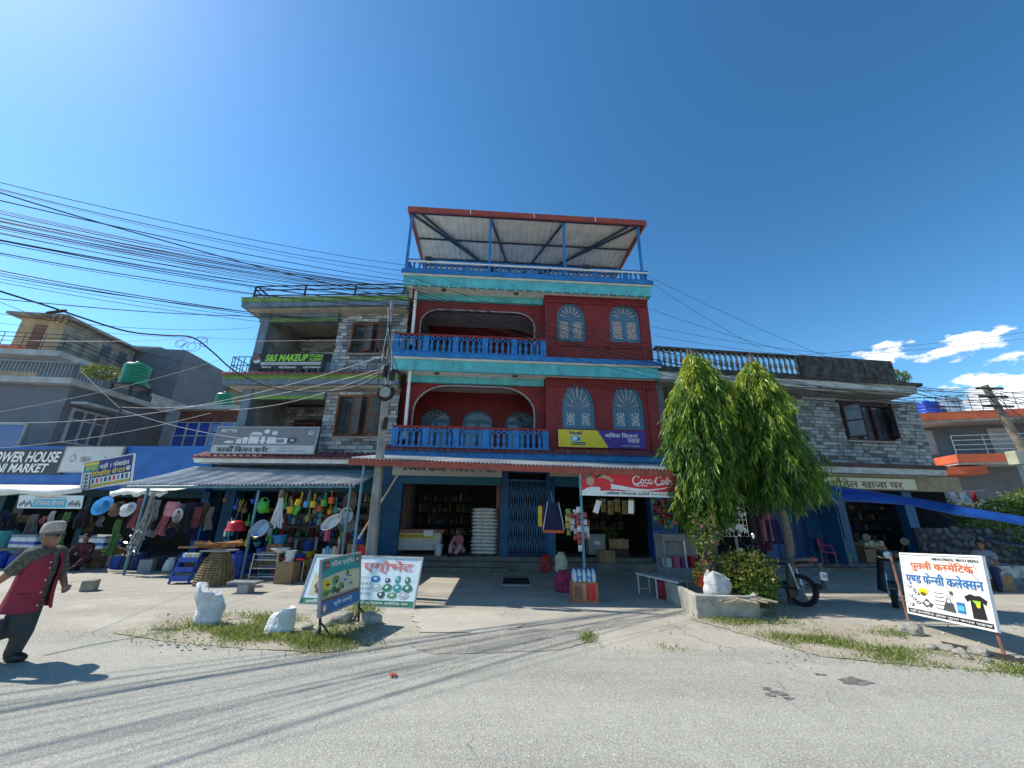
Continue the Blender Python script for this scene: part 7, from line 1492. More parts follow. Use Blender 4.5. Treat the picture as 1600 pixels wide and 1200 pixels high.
# ---------------------------------------------------------------- grocery front
def packet_strip(label, px, y0, y1, Y, mt1, mt2, w_=.10):
    a = at(px, y0, Y); b_ = at(px, y1, Y); t = thing('packet_strip', label, 'snack packets', a, 0, 'hanging strips of snack packets'); n = max(3, int((a.z-b_.z)/.12)); rr = random.Random(int(px*7))
    for k in range(n):
        z = -(a.z-b_.z)*k/n; Mx = Matrix.Translation((rr.uniform(-.01, .01), rr.uniform(-.03, .01), z)) @ Matrix.Rotation(rr.uniform(-.4, .4), 4, 'Z'); o = MB()
        o.grid(4, 4, lambda s_, t_: tuple(Mx @ Vector(((s_-.5)*w_, -.03*math.sin(s_*3.14)*math.sin(t_*3.14), -t_*.12)))); o.grid(4, 4, lambda s_, t_: tuple(Mx @ Vector(((s_-.5)*w_, .03*math.sin(s_*3.14)*math.sin(t_*3.14)+.001, -t_*.12)))); o.build('packet', mt1 if k % 3 else mt2, t, smooth=True)
    return t
FOILR = C('red_foil', (.40, .03, .03), .25, .3, spec=.8); FOILW = C('silver_foil', (.62, .60, .60), .2, .2, spec=.9); FOILY = C('yellow_foil', (.45, .32, .03), .25, .25, spec=.8); FOILG = C('green_foil', (.10, .22, .04), .25, .25, spec=.8); FOILM = C('maroon_foil', (.22, .02, .02), .3, .3)
for i, (px, y0, y1, a, b_) in enumerate(((887, 795, 838, FOILY, FOILG), (893, 800, 830, FOILW, FOILR), (898, 796, 845, FOILR, FOILW), (904, 792, 862, FOILR, FOILW), (912, 800, 845, FOILW, FOILR), (917, 812, 842, FOILW, FOILM))):
    packet_strip('strip of snack packets by the grocery post, '+('leftmost', 'second from left', 'third from left', 'longest one', 'second from right', 'rightmost')[i], px, y0, y1, 8.75+.08*(i % 3), a, b_)
for i in range(7): packet_strip('strip of red and green packets hanging right of the grocery, '+('first', 'second', 'third', 'fourth', 'fifth', 'sixth', 'seventh')[i]+' from left', 1022+i*8, 778+4*(i % 2), 815+6*(i % 3), 9.6+.15*(i % 3), (FOILM, FOILR, FOILG)[i % 3], (FOILG, FOILM, FOILR)[i % 3], .13)
for i in range(5): packet_strip('strip of pale yellow packets inside the grocery, '+('first', 'second', 'third', 'fourth', 'fifth')[i]+' from left', 942+i*11, 779+3*(i % 2), 800+4*(i % 2), 10.6, C('dull_yellow_foil', (.28, .22, .07), .4, .25), C('dull_foil', (.24, .22, .14), .4, .2), .15)
# school bag
p = at(864, 785, 9.6); t = thing('school_bag', 'navy bag with yellow and orange trim hanging by the folding gate', 'bag', p); o = MB(); o.grid(8, 8, lambda s_, t_: ((s_-.5)*(.26+.22*t_), -.10*math.sin(s_*3.14)*math.sin(min(1, t_*1.15)*3.14), -t_*.62)); o.grid(8, 8, lambda s_, t_: ((s_-.5)*(.26+.22*t_), .02, -t_*.62)); o.build('body', CLOTHN, t, smooth=True)
for sx in (-1, 1): o = MB(); o.tube([(sx*.13, -.02, 0), (sx*.2, -.05, -.35), (sx*.245, -.02, -.62)], .012, 5); o.build('piping', P_WHT, t)
o = MB(); o.box(-.24, .24, -.06, .03, -.68, -.62); o.build('base_band', P_ORG, t); o = MB(); o.box(-.36, -.26, -.03, .02, -.55, -.08); o.build('side_pocket', P_YEL, t, bevel=.02); o = MB(); o.tube([(0, 0, 0), (-.04, 0, .25)], .012, 5); o.build('strap', P_SKY, t)
for (px, py, w_, h_, mt, lb, n_) in ((853, 893, .28, .42, NETR, 'red net sack of onions leaning at the folding gate', .5), (878, 894, .30, .48, C('yellow_white_sack', (.42, .40, .20), .7, .3, col2=(.55, .54, .48)), 'yellow and white printed sack standing on the shop step', .5), (881, 925, .36, .44, NETP, 'magenta net sack standing before the printed sack', .5)):
    gq_ = gnd(px, py, .0 if py > 910 else .2); mb = bulge_sack(w_, w_*.8, h_, int(px), neck=n_); mesh_thing('net_sack', lb, 'sack', mb, mt, gq_, 0, 'produce sacks by the gate')
g = gnd(915, 942); cb = carton('drinks_carton', 'orange brown carton of drinks beside the grocery awning post', g+Vector((0, .16, 0)), .50, .36, .36, CARD2, .03)
for (x0, x1) in ((.01, .09), (.11, .20)): o = MB(); o.box(x0, x1, -.184, -.1805, .04, .33); o.build('red_print', K['red'], cb)
o = MB(); o.box(-.22, -.08, -.184, -.1805, .08, .30); o.build('dark_print', K['brown'], cb)
rr = random.Random(8)
for r_ in range(2):
    for k in range(5):
        t = thing('bottle_pack', 'shrink wrapped bottle on the drinks carton, '+('front' if r_ == 0 else 'rear')+' row, '+('first', 'second', 'third', 'fourth', 'fifth')[k]+' from left', 'bottle', g+Vector((-.19+.095*k, .05+.12*r_, .361)), 0, 'bottles on the drinks carton'); o = MB(); o.lathe([(.04, 0), (.042, .02), (.042, .15), (.02, .20), (.016, .225)], 10); o.build('bottle', C('clear_blue_bottle', (.40, .52, .62), .15, .1, spec=.8), t, smooth=True); o = MB(); o.lathe([(.0432, .05), (.0432, .11)], 10, cap=False); o.build('bottle_label', P_SKY if k % 2 else FOILW, t); o = MB(); o.lathe([(.018, .225), (.018, .25)], 8); o.build('cap', P_BLU, t)
p = interior(934, 868, RED, .5); t = thing('cold_box', 'pale grey chest cabinet in the grocery doorway', 'cabinet', Vector((p.x, p.y, ZS)), RED.yaw); o = MB(); o.box(-.27, .27, 0, .4, .06, .62); o.build('body', P_GRY, t, bevel=.03); o = MB(); o.box(-.28, .28, -.01, .41, .62, .66); o.build('lid', P_GRY, t); o = MB(); o.box(-.1, .1, -.008, -.002, .36, .46); o.build('plate', P_WHT, t)
p = interior(968, 868, RED, .55); carton('vegetable_carton', 'brown carton of vegetables beside the chest cabinet', Vector((p.x, p.y+.2, ZS+.25)), .62, .4, .26, CARD, RED.yaw, None, True); o = MB(); o.box(p.x-.3, p.x+.3, p.y, p.y+.4, ZS, ZS+.249); tag(o.build('crate_stand', C('dark_crate', (.06, .05, .05), .8)), 'dark crate under the vegetable carton', 'crate')
VEG = C('mixed_vegetable', (.30, .20, .08), .7, .35, rnd=.4)
for k in range(16): o = MB(); o.ball((0, 0, 0), (.05, .045, .04), 8); mesh_thing('vegetable', 'round vegetable heaped in the brown carton', 'vegetable', o, VEG, Vector((p.x-.24+.07*(k % 8), p.y+.08+.16*(k//8), ZS+.47+.02*(k % 3))), 0, 'vegetables heaped in the carton')
shrub('leafy_bunch', 'bunch of dark leafy greens above the vegetable carton', Vector((p.x-.2, p.y+.25, ZS+.48)), .20, .15, .18, 260, .09, .02, 77, ybias=.2)
p = interior(948, 893, RED, .3); carton('carton', 'plain brown carton on the grocery step', Vector((p.x, p.y+.0, .22)), .48, .3, .34, CARD, RED.yaw)
for k, (px, y0, y1, rt) in enumerate(((936, 782, 801, -.35), (986, 782, 803, -.1))):
    p = at(px, y0, 8.9); t = thing('price_card', ('tilted white price card hanging left in the grocery', 'white price card hanging right in the grocery')[k], 'card', p); o = MB(); Mx = Matrix.Rotation(rt*-1, 4, 'Y'); o.box(-.06, .06, -.004, .004, -.28, 0, M=Mx); o.build('card', K['white'], t); o = MB(); o.tube([(0, 0, 0), (0, 0, .2)], .004, 4); o.build('string', CLOTHB, t)
g = interior(1033, 886, RED, .45); t = thing('blue_fridge', 'dark blue upright fridge at the right of the grocery', 'fridge', Vector((g.x, g.y, .22)), RED.yaw); o = MB(); o.box(-.26, .26, -.22, .22, 0, .95); o.build('body', P_BLU, t, bevel=.02); o = MB(); o.box(-.24, .24, -.235, -.221, .04, .92); o.build('door', C('deep_blue', (.015, .06, .30), .35), t, bevel=.01); o = MB(); o.box(-.06, .06, -.245, -.236, .62, .64); o.build('badge', P_WHT, t)
# bench
A = gnd(998, 928); B_ = gnd(1058, 945); ang = math.atan2(B_.y-A.y, B_.x-A.x); Lb = (B_-A).length
bn = thing('slatted_bench', 'white steel frame bench with wooden slats before the grocery', 'bench', (A.x, A.y, 0), ang)
for k in range(4): o = MB(); o.box(-.05, Lb+.08, .0+.09*k, .07+.09*k, .40, .425); o.build('slat', C('worn_slat', (.30, .29, .27), .7, .2), bn)
for x in (0.0, Lb*.5, Lb):
    for y in (.02, .32): o = MB(); o.tube([(x, y, 0), (x, y, .40)], .014, 6); o.build('leg', P_WHT, bn)
    o = MB(); o.tube([(x, .02, .1), (x, .32, .1)], .010, 5); o.build('stretcher', P_WHT, bn)
for y in (.0, .34): o = MB(); o.tube([(-.05, y, .39), (Lb+.08, y, .39)], .013, 6); o.build('rail', P_WHT, bn)
p = gnd(1053, 940); mb = bulge_sack(.3, .25, .34, 91); mesh_thing('net_sack', 'dark red sack under the white bench', 'sack', mb, NETR, Vector((p.x-.1, p.y+.3, 0)))
# glass display counter behind the bench
p = at(1075, 880, 9.9); t = thing('display_counter', 'grey glass display counter between bench and planter', 'counter', Vector((p.x, p.y, 0)), .05); o = MB(); o.box(-.55, .5, 0, .5, 0, .45); o.build('base', P_GRY, t)
for x in (-.55, -.05, .47): o = MB(); o.box(x, x+.03, 0, .03, .45, 1.05); o.build('post', ALU, t)
o = MB(); o.box(-.56, .51, -.01, .52, 1.05, 1.2); o.build('top', P_GRY, t); o = MB(); o.box(-.55, .5, .47, .5, .45, 1.05); o.build('back', P_GRY, t)
for k, (mt, lb) in enumerate(((P_WHT, 'white jar'), (P_PNK, 'pink tin'), (C('violet_box', (.16, .06, .26), .5), 'violet gift box'), (P_RED, 'red tin'), (C('violet2', (.2, .08, .3), .5), 'violet tin'))): o = MB(); o.box(-.08, .08, -.08, .08, 0, .2+.05*(k % 2)); mesh_thing('display_item', lb+' inside the glass display counter', 'goods', o, mt, Vector((p.x-.42+.2*k, p.y+.2, .451)), .1*k, 'items in the display counter', smooth=False)
for k, (px, py, mt) in enumerate(((1052, 783, P_RED), (1065, 800, FOILM))): mb = bulge_sack(.2, .12, .36, 95+k); pp = at(px+20, py+10, 9.3); mesh_thing('hanging_bag', ('red shopping bag hanging behind the left tree', 'maroon bag hanging below the red one')[k], 'bag', mb, mt, pp)
# jewellery net with round plate right of left tree
p = at(1150, 838, 9.6); t = thing('trinket_panel', 'wire panel of pale trinkets with a round white plate', 'panel', p, .05); W_ = .62; Hh_ = .85
for k in range(8): o = MB(); o.box(-W_/2+W_*k/7-.003, -W_/2+W_*k/7+.003, -.003, .003, 0, Hh_); o.build('wire', CHROME, t); o = MB(); o.box(-W_/2, W_/2, -.005, -.003, Hh_*k/7-.003, Hh_*k/7+.003); o.build('wire', CHROME, t)
rr = random.Random(4)
for k in range(30): o = MB(); a, b_ = rr.uniform(-.28, .28), rr.uniform(.1, .8); s_ = rr.uniform(.02, .05); o.box(a-s_, a+s_, -.03, -.01, b_-s_, b_+s_); o.build('trinket', rr.choice((P_WHT, ALU, K['pale'], P_GRY)), t)
o = MB(); o.lathe([(.10, 0), (.10, .012)], 20, M=Matrix.Rotation(R(90), 3, 'X'), c=(.08, -.04, .18)); o.build('plate', K['white'], t)
o = MB(); o.box(-.03, .03, .0, .03, -p.z, 0); o.build('stand_leg', P_GRY, t)
# clothes hanging between the trees and right
for k, (px, y0, y1, mt) in enumerate(((1176, 790, 850, CLOTHG), (1186, 795, 860, C('maroon_cloth', (.10, .015, .03), .9, .2)), (1196, 800, 845, CLOTHP), (1206, 812, 850, CLOTHN))):
    a = at(px, y0, 10.8); b_ = at(px, y1, 10.8); hh = a.z-b_.z; mb = MB(); mb.grid(8, 10, lambda s_, t_: ((s_-.5)*(.28+.1*t_), .04*math.sin(s_*14+k), -hh*t_)); mesh_thing('hanging_garment', ('black garment hanging left behind the right tree', 'maroon garment hanging behind the right tree', 'pinkish garment hanging behind the right tree', 'navy garment hanging beside the blue door')[k], 'garment', mb, mt, a, 0, 'garments hanging behind the right tree')
# white sack in the planter
g = at(1118, 918, 7.85); mb = bulge_sack(.40, .30, .30, 33); mb.v = [(x+.12*(z/.30)*(x > 0), y, z+.16*max(0, 1-abs(x+.06)/.12)*(z > .2)) for x, y, z in mb.v]; mesh_thing('white_sack', 'dirty white sack resting in the planter', 'sack', mb, C('dirty_sack', (.52, .53, .52), .75, .15, bump=.5, stain=.4), Vector((g.x, g.y, .25)))
for k in range(6): o = MB(); a = gnd(1125+k*9, 938+(k % 2)*3, .3); o.tube([a, a+Vector((.28, .05, .03)), a+Vector((.5, .02*(k-3), .0))], .018, 5); tag(o.build('firewood', C('pale_wood', (.42, .33, .22), .8, .2)), 'dry stick lying on the planter soil, '+('first', 'second', 'third', 'fourth', 'fifth', 'sixth')[k]+' from left', 'stick', 'dry sticks on the planter')
# ================================================================ MARKET GOODS
rr = random.Random(21)
def garment(label, px, y0, y1, Y, w_, mt, grp, name='hanging_garment', cat='garment', flare=.3):
    a = at(px, y0, Y); b_ = at(px, y1, Y); hh = a.z-b_.z; ph = rr.uniform(0, 6); mb = MB(); mb.grid(9, 9, lambda s_, t_: ((s_-.5)*w_*(.7+flare*t_), .05*math.sin(s_*12+ph)*(.3+t_)+.03*math.sin(t_*7+ph), -hh*t_+.03*math.sin(s_*9+ph)*t_)); return mesh_thing(name, label, cat, mb, mt, a, rr.uniform(-.3, .3), grp)
def hatthing(label, px, py, Y, r_, mt):
    p = at(px, py, Y); M_ = Matrix.Translation(p) @ Matrix.Rotation(R(70), 4, 'X'); mb = MB(); mb.lathe([(r_*1.7, 0), (r_*1.05, .01), (r_, .08), (r_*.8, .14), (.01, .15)], 16); return mesh_thing('hanging_hat', label, 'hat', mb, mt, p, 0, 'hats hanging at the market', M=M_)
hatthing('bright blue hat hanging in the market', 160, 790, 11.2, .16, P_SKY); hatthing('brown hat hanging right of the blue hat', 183, 795, 11.2, .13, CLOTHB); hatthing('white hat hanging right of the brown hat', 200, 796, 11.1, .12, P_WHT)
LEAFC = mat('leaf_print_cloth', (.12, .28, .08), .85, .2, 26, col2=(.02, .05, .02))
garment('green leaf printed cloth strip hanging left in the market', 105, 800, 850, 11.6, .26, LEAFC, 'leaf cloth strips', 'cloth_strip', 'cloth'); garment('green leaf printed cloth strip hanging right in the market', 188, 812, 868, 11.5, .24, LEAFC, 'leaf cloth strips', 'cloth_strip', 'cloth')
G = 'clothes and bags hanging at the market'
for i in range(18):
    px = 215+i*7.2 if i < 17 else 236; mt = (CLOTHG, CLOTHP, CLOTHN, CLOTHB, C('grey_cloth', (.22, .22, .24), .9, .15), CLOTHG)[i % 6]
    garment('garment hung in the market stall, '+('first', 'second', 'third', 'fourth', 'fifth', 'sixth', 'seventh', 'eighth', 'ninth', 'tenth', 'eleventh', 'twelfth', 'thirteenth', 'fourteenth', 'fifteenth', 'sixteenth', 'seventeenth', 'eighteenth')[i]+' from left', px, 778+rr.uniform(0, 18), 812+rr.uniform(0, 32), 11.3+rr.uniform(-.2, .6), rr.uniform(.22, .4), mt, G)
for i in range(12): garment('dark item hung at the back of the far left stall, '+('first', 'second', 'third', 'fourth', 'fifth', 'sixth', 'seventh', 'eighth', 'ninth', 'tenth', 'eleventh', 'twelfth')[i]+' from left', -5+i*15, 797+rr.uniform(0, 10), 815+rr.uniform(0, 22), 12.6+rr.uniform(-.3, .5), rr.uniform(.2, .42), (CLOTHG, CLOTHN, CLOTHG, CLOTHB, C('grey_cloth', (.22, .22, .24), .9, .15), CLOTHP, P_WHT)[i % 7], 'items at the back of the far left stall', flare=.5)
# chain bundle on the awning post
t = thing('rope_bundle', 'long bundle of grey rope and chain hanging on the awning post', 'rope', at(240, 770, 10.5)); L_ = at(240, 770, 10.5).z-at(210, 865, 10.4).z
for k in range(16):
    o = MB(); x = rr.uniform(-.10, .10); o.tube([(x*.5, 0, 0), (x+.02, rr.uniform(-.06, .06), -L_*.4), (x*1.6-.1, rr.uniform(-.08, .08), -L_*rr.uniform(.75, 1.05))], .012, 5); o.build('rope', C('rope_grey', (.26, .27, .25), .8, .2), t)
for k in range(40): o = MB(); o.lathe([(.025, 0), (.025, .012)], 8, M=Matrix.Rotation(rr.uniform(0, 3), 3, 'X'), c=(rr.uniform(-.3, .05), rr.uniform(-.1, .1), -L_*rr.uniform(.6, 1.05))); o.build('bell', ALU, t)
p = at(268, 800, 10.7); mb = bulge_sack(.34, .2, .36, 71); mesh_thing('pink_handbag', 'pink handbag hanging under the corrugated awning', 'bag', mb, C('pink_bag', (.52, .20, .24), .6), p-Vector((0, 0, .1)))
t = thing('wire_whisk', 'white wire loop rack hanging beside the pink handbag', 'rack', at(279, 800, 10.6))
for k in range(5): o = MB(); o.tube([((.05+.02*k)*math.cos(R(a)), 0, -.02*k+(.05+.03*k)*math.sin(R(a))) for a in range(0, 361, 24)], .006, 5); o.build('loop', P_WHT, t)
# floor stock of the market: buckets, sacks, boxes
W1 = 'first second third fourth fifth sixth seventh eighth ninth tenth eleventh twelfth thirteenth fourteenth fifteenth sixteenth seventeenth eighteenth nineteenth twentieth'.split()
for i in range(20):
    px = -20+i*17; Y = 11.35+rr.uniform(-.2, .7); p = at(px, 880, Y); k = i % 4; mt = rr.choice((P_TRQ, CLOTHG, WSACK, P_GRY, CLOTHN, CARD, P_BLU, CLOTHB))
    if k == 0: mb = bucket(.13, .17, .3)
    elif k == 3: mb = MB(); mb.box(-.2, .2, -.15, .15, 0, .3)
    else: mb = bulge_sack(.4, .32, rr.uniform(.3, .5), 100+i, .5 if k == 1 else 0)
    mesh_thing('market_stock', 'stock item on the market floor, '+W1[i]+' from left', 'goods', mb, mt, Vector((p.x, Y, .1 if Y > MARK.w(0, .2, 0).y-.3 else 0)), rr.uniform(0, 3), 'stock on the market floor', smooth=k != 3)
for k, (px, py, lb) in enumerate(((152, 862, 'blue and white cooler box behind the seated woman'), (50, 850, 'white and teal box among the far left stock'))):
    p = at(px, py, 12.0); t = thing('cooler_box', lb, 'cooler box', Vector((p.x, p.y, .45)), MARK.yaw, 'market cooler boxes'); o = MB(); o.box(-.42, .42, -.25, .25, 0, .30); o.build('body', P_WHT, t, bevel=.03); o = MB(); o.box(-.423, .423, -.253, .253, .10, .18); o.build('band', P_BLU, t); o = MB(); o.box(-.43, .43, -.26, .26, .30, .36); o.build('lid', P_GRY, t, bevel=.02)
    o = MB(); o.box(p.x-.5, p.x+.5, p.y-.3, p.y+.3, .1, .449); tag(o.build('low_table', CARD), 'low table under the '+lb.split(' box')[0], 'table')
p = at(10, 845, 12.2); mesh_thing('teal_drum', 'teal drum with pale lid at the far left stall', 'drum', MB().lathe([(.2, 0), (.22, .1), (.22, .7), (.2, .75), (.21, .78), (.01, .8)], 16), P_TRQ, Vector((p.x, p.y, .1)))
# more hanging kitchenware
pal = (P_RED, P_BLU, P_GRN, P_YEL, P_WHT, P_GRY, P_TRQ, CLOTHB, ALU, P_PNK)
nm_ = 'brush ladle scoop sieve cup basket comb jug'.split()
for i in range(54):
    px = 352+rr.random()*205; py = 772+rr.random()*75; Y = 10.5+rr.uniform(0, 1.0); p = at(px, py, Y); mt = rr.choice(pal); k = i % 4; mb = MB()
    if k == 0: mb.lathe([(.05, -.1), (.07, 0), (.02, .02), (.01, .2)], 8)
    elif k == 1: mb.box(-.05, .05, -.015, .015, -.14, .02); mb.box(-.012, .012, -.01, .01, .02, .26)
    elif k == 2: mb.lathe([(.03, -.12), (.09, -.04), (.095, 0), (.085, -.02), (.02, -.1)], 10, cap=False); mb.tube([(-.09, 0, 0), (0, 0, .16), (.09, 0, 0)], .006, 4)
    else: mb.grid(5, 5, lambda s_, t_: ((s_-.5)*.16, .02*math.sin(s_*9), -.3*t_))
    mesh_thing('hanging_ware', f"{CN.get(mt.name, 'plain')} {('ladle', 'brush', 'small basket', 'cloth')[k]} hanging among the crowded kitchenware shop stock", 'kitchenware', mb, mt, p, rr.uniform(0, 3), 'small wares hanging in the kitchenware shop')
for i in range(16):
    px = 395+i*12; Y = 10.75+rr.uniform(0, .8); p = at(px, 880, Y); h_ = rr.uniform(.25, .6); mb = bucket(.12, .16, h_) if i % 3 else MB().box(-.16, .16, -.14, .14, 0, h_); mesh_thing('floor_ware', 'plastic ware on the kitchenware shop floor, '+W1[i]+' from left', 'kitchenware', mb, rr.choice(pal), Vector((p.x, Y, .14 if Y > 11.9 else 0)), rr.uniform(0, 1), 'wares on the kitchenware shop floor', smooth=bool(i % 3))
# ================================================================ RIGHT SIDE
M_FIELD = mat('field_stone', (.12, .12, .115), .9, .2, 6, bump=.5, rnd=.35)
sw = thing('stone_wall', 'dark rubble stone wall behind the seated person at right', 'wall', RIGHT.w(qr(1440, 850, .6)[0], .6, 0), RIGHT.yaw-R(4))
o = MB(); o.box(0, 6.5, .12, .5, 0, 1.3); o.build('core', M_MORTAR, sw)
bm = bmesh.new(); bmesh.ops.create_icosphere(bm, subdivisions=1, radius=1); me_r = bpy.data.meshes.new('wall_stone'); bm.to_mesh(me_r); bm.free(); me_r.materials.append(M_FIELD); me_r.polygons.foreach_set('use_smooth', [True]*len(me_r.polygons))
for r_ in range(6):
    x = .1*(r_ % 2)
    while x < 6.4: w_ = rr.uniform(.16, .42); o = link('wall_stone', me_r, sw, (x+w_/2, .12+rr.uniform(-.03, .02), .12+.22*r_+rr.uniform(-.07, .07))); o.scale = (w_*.55*rr.uniform(.8, 1.15), rr.uniform(.06, .1), rr.uniform(.08, .15)); o.rotation_euler = (rr.uniform(-.3, .3), rr.uniform(-.4, .4), rr.uniform(-.2, .2)); x += w_
# cloth covered table
p = gnd(1570, 925); t = thing('cloth_table', 'low table under a pale patterned cloth at right edge', 'table', Vector((p.x+.2, p.y+.5, 0)), .15)
o = MB(); o.grid(24, 6, lambda a, b_: (-.9+1.8*a, -.35-.05*math.sin(a*30)*b_, .55-.28*b_)); o.grid(10, 4, lambda a, b_: (-.9+1.8*a, -.35+.7*b_, .55)); o.build('cloth', C('pale_cloth', (.34, .40, .42), .9, .3), t, smooth=True)
for x in (-.8, .8):
    for y in (-.28, .28): o = MB(); o.box(x-.03, x+.03, y-.03, y+.03, 0, .54); o.build('leg', CLOTHB, t)
for k, (px, mt, lb) in enumerate(((1488, P_WHT, 'white shirt with black print on the line at right'), (1503, P_WHT, 'white shirt on the line between the other two'), (1520, C('crimson_cloth', (.45, .02, .05), .9), 'crimson shirt on the line at right'))): garment(lb, px, 768, 785, 16.5, .36, mt, 'laundry on the line', 'laundry', 'laundry', flare=.2)
wire(at(1478, 767, 16.5), at(1540, 766, 16.5), .03, .006, M_CABLEW, 'pale laundry line carrying shirts at right', name='laundry_line')
# snack shop: counter, chairs, stools
p = interior(1372, 872, RIGHT, .9); t = thing('snack_counter', 'low snack counter with pale wrapped bundles in the shop front', 'counter', Vector((p.x, p.y, .17)), RIGHT.yaw); o = MB(); o.box(-.45, .45, 0, .5, 0, .5); o.build('body', CARD, t)
for k in range(4): o = MB(); o.box(-.4+.2*k, -.23+.2*k, -.02, .4, .5, .62+.06*(k % 2)); o.build('bundle', C('cream_bundle', (.45, .42, .30), .8), t, bevel=.02)
def chair(label, p, rz, mt, grp):
    t = thing('plastic_chair', label, 'chair', p, rz, grp); o = MB(); o.box(-.2, .2, -.2, .2, .40, .43); o.build('seat', mt, t, bevel=.01); o = MB(); o.grid(5, 4, lambda a, b_: ((a-.5)*.4, .2+.04*b_-.05*math.sin(a*3.14)*0, .43+.4*b_)); q_ = o.build('backrest', mt, t); q_.modifiers.new('th', 'SOLIDIFY').thickness = .012
    for sx in (-.18, .18):
        for sy in (-.18, .18): o = MB(); o.tube([(sx*1.15, sy*1.15, 0), (sx, sy, .41)], .018, 6); o.build('leg', mt, t)
    for sx in (-.2, .2): o = MB(); o.tube([(sx, .2, .62), (sx, -.15, .62), (sx, -.18, .43)], .014, 5); o.build('armrest', mt, t)
chair('pink plastic chair beside the open blue door', interior(1303, 890, RIGHT, .45)+Vector((0, 0, .0)), .6, P_PNK, 'snack shop chairs'); chair('dark red plastic chair behind the pink chair', interior(1290, 872, RIGHT, 1.3), -.5, P_RED, 'snack shop chairs'); chair('pale plastic chair right of the pink chair', interior(1318, 888, RIGHT, .6), 2.6, P_GRY, 'snack shop chairs')
for o_ in list(COL.objects):
    if o_.name.startswith('plastic_chair') and o_.parent is None: d_ = RIGHT.loc(o_.location)[1]; o_.location.z = .17 if d_ > .7 else .10 if d_ > .25 else 0
p = interior(1327, 890, RIGHT, .55); mesh_thing('bucket', 'green bucket standing by the snack shop pier', 'bucket', bucket(.11, .15, .28), P_GRN, Vector((p.x, p.y, .17)))
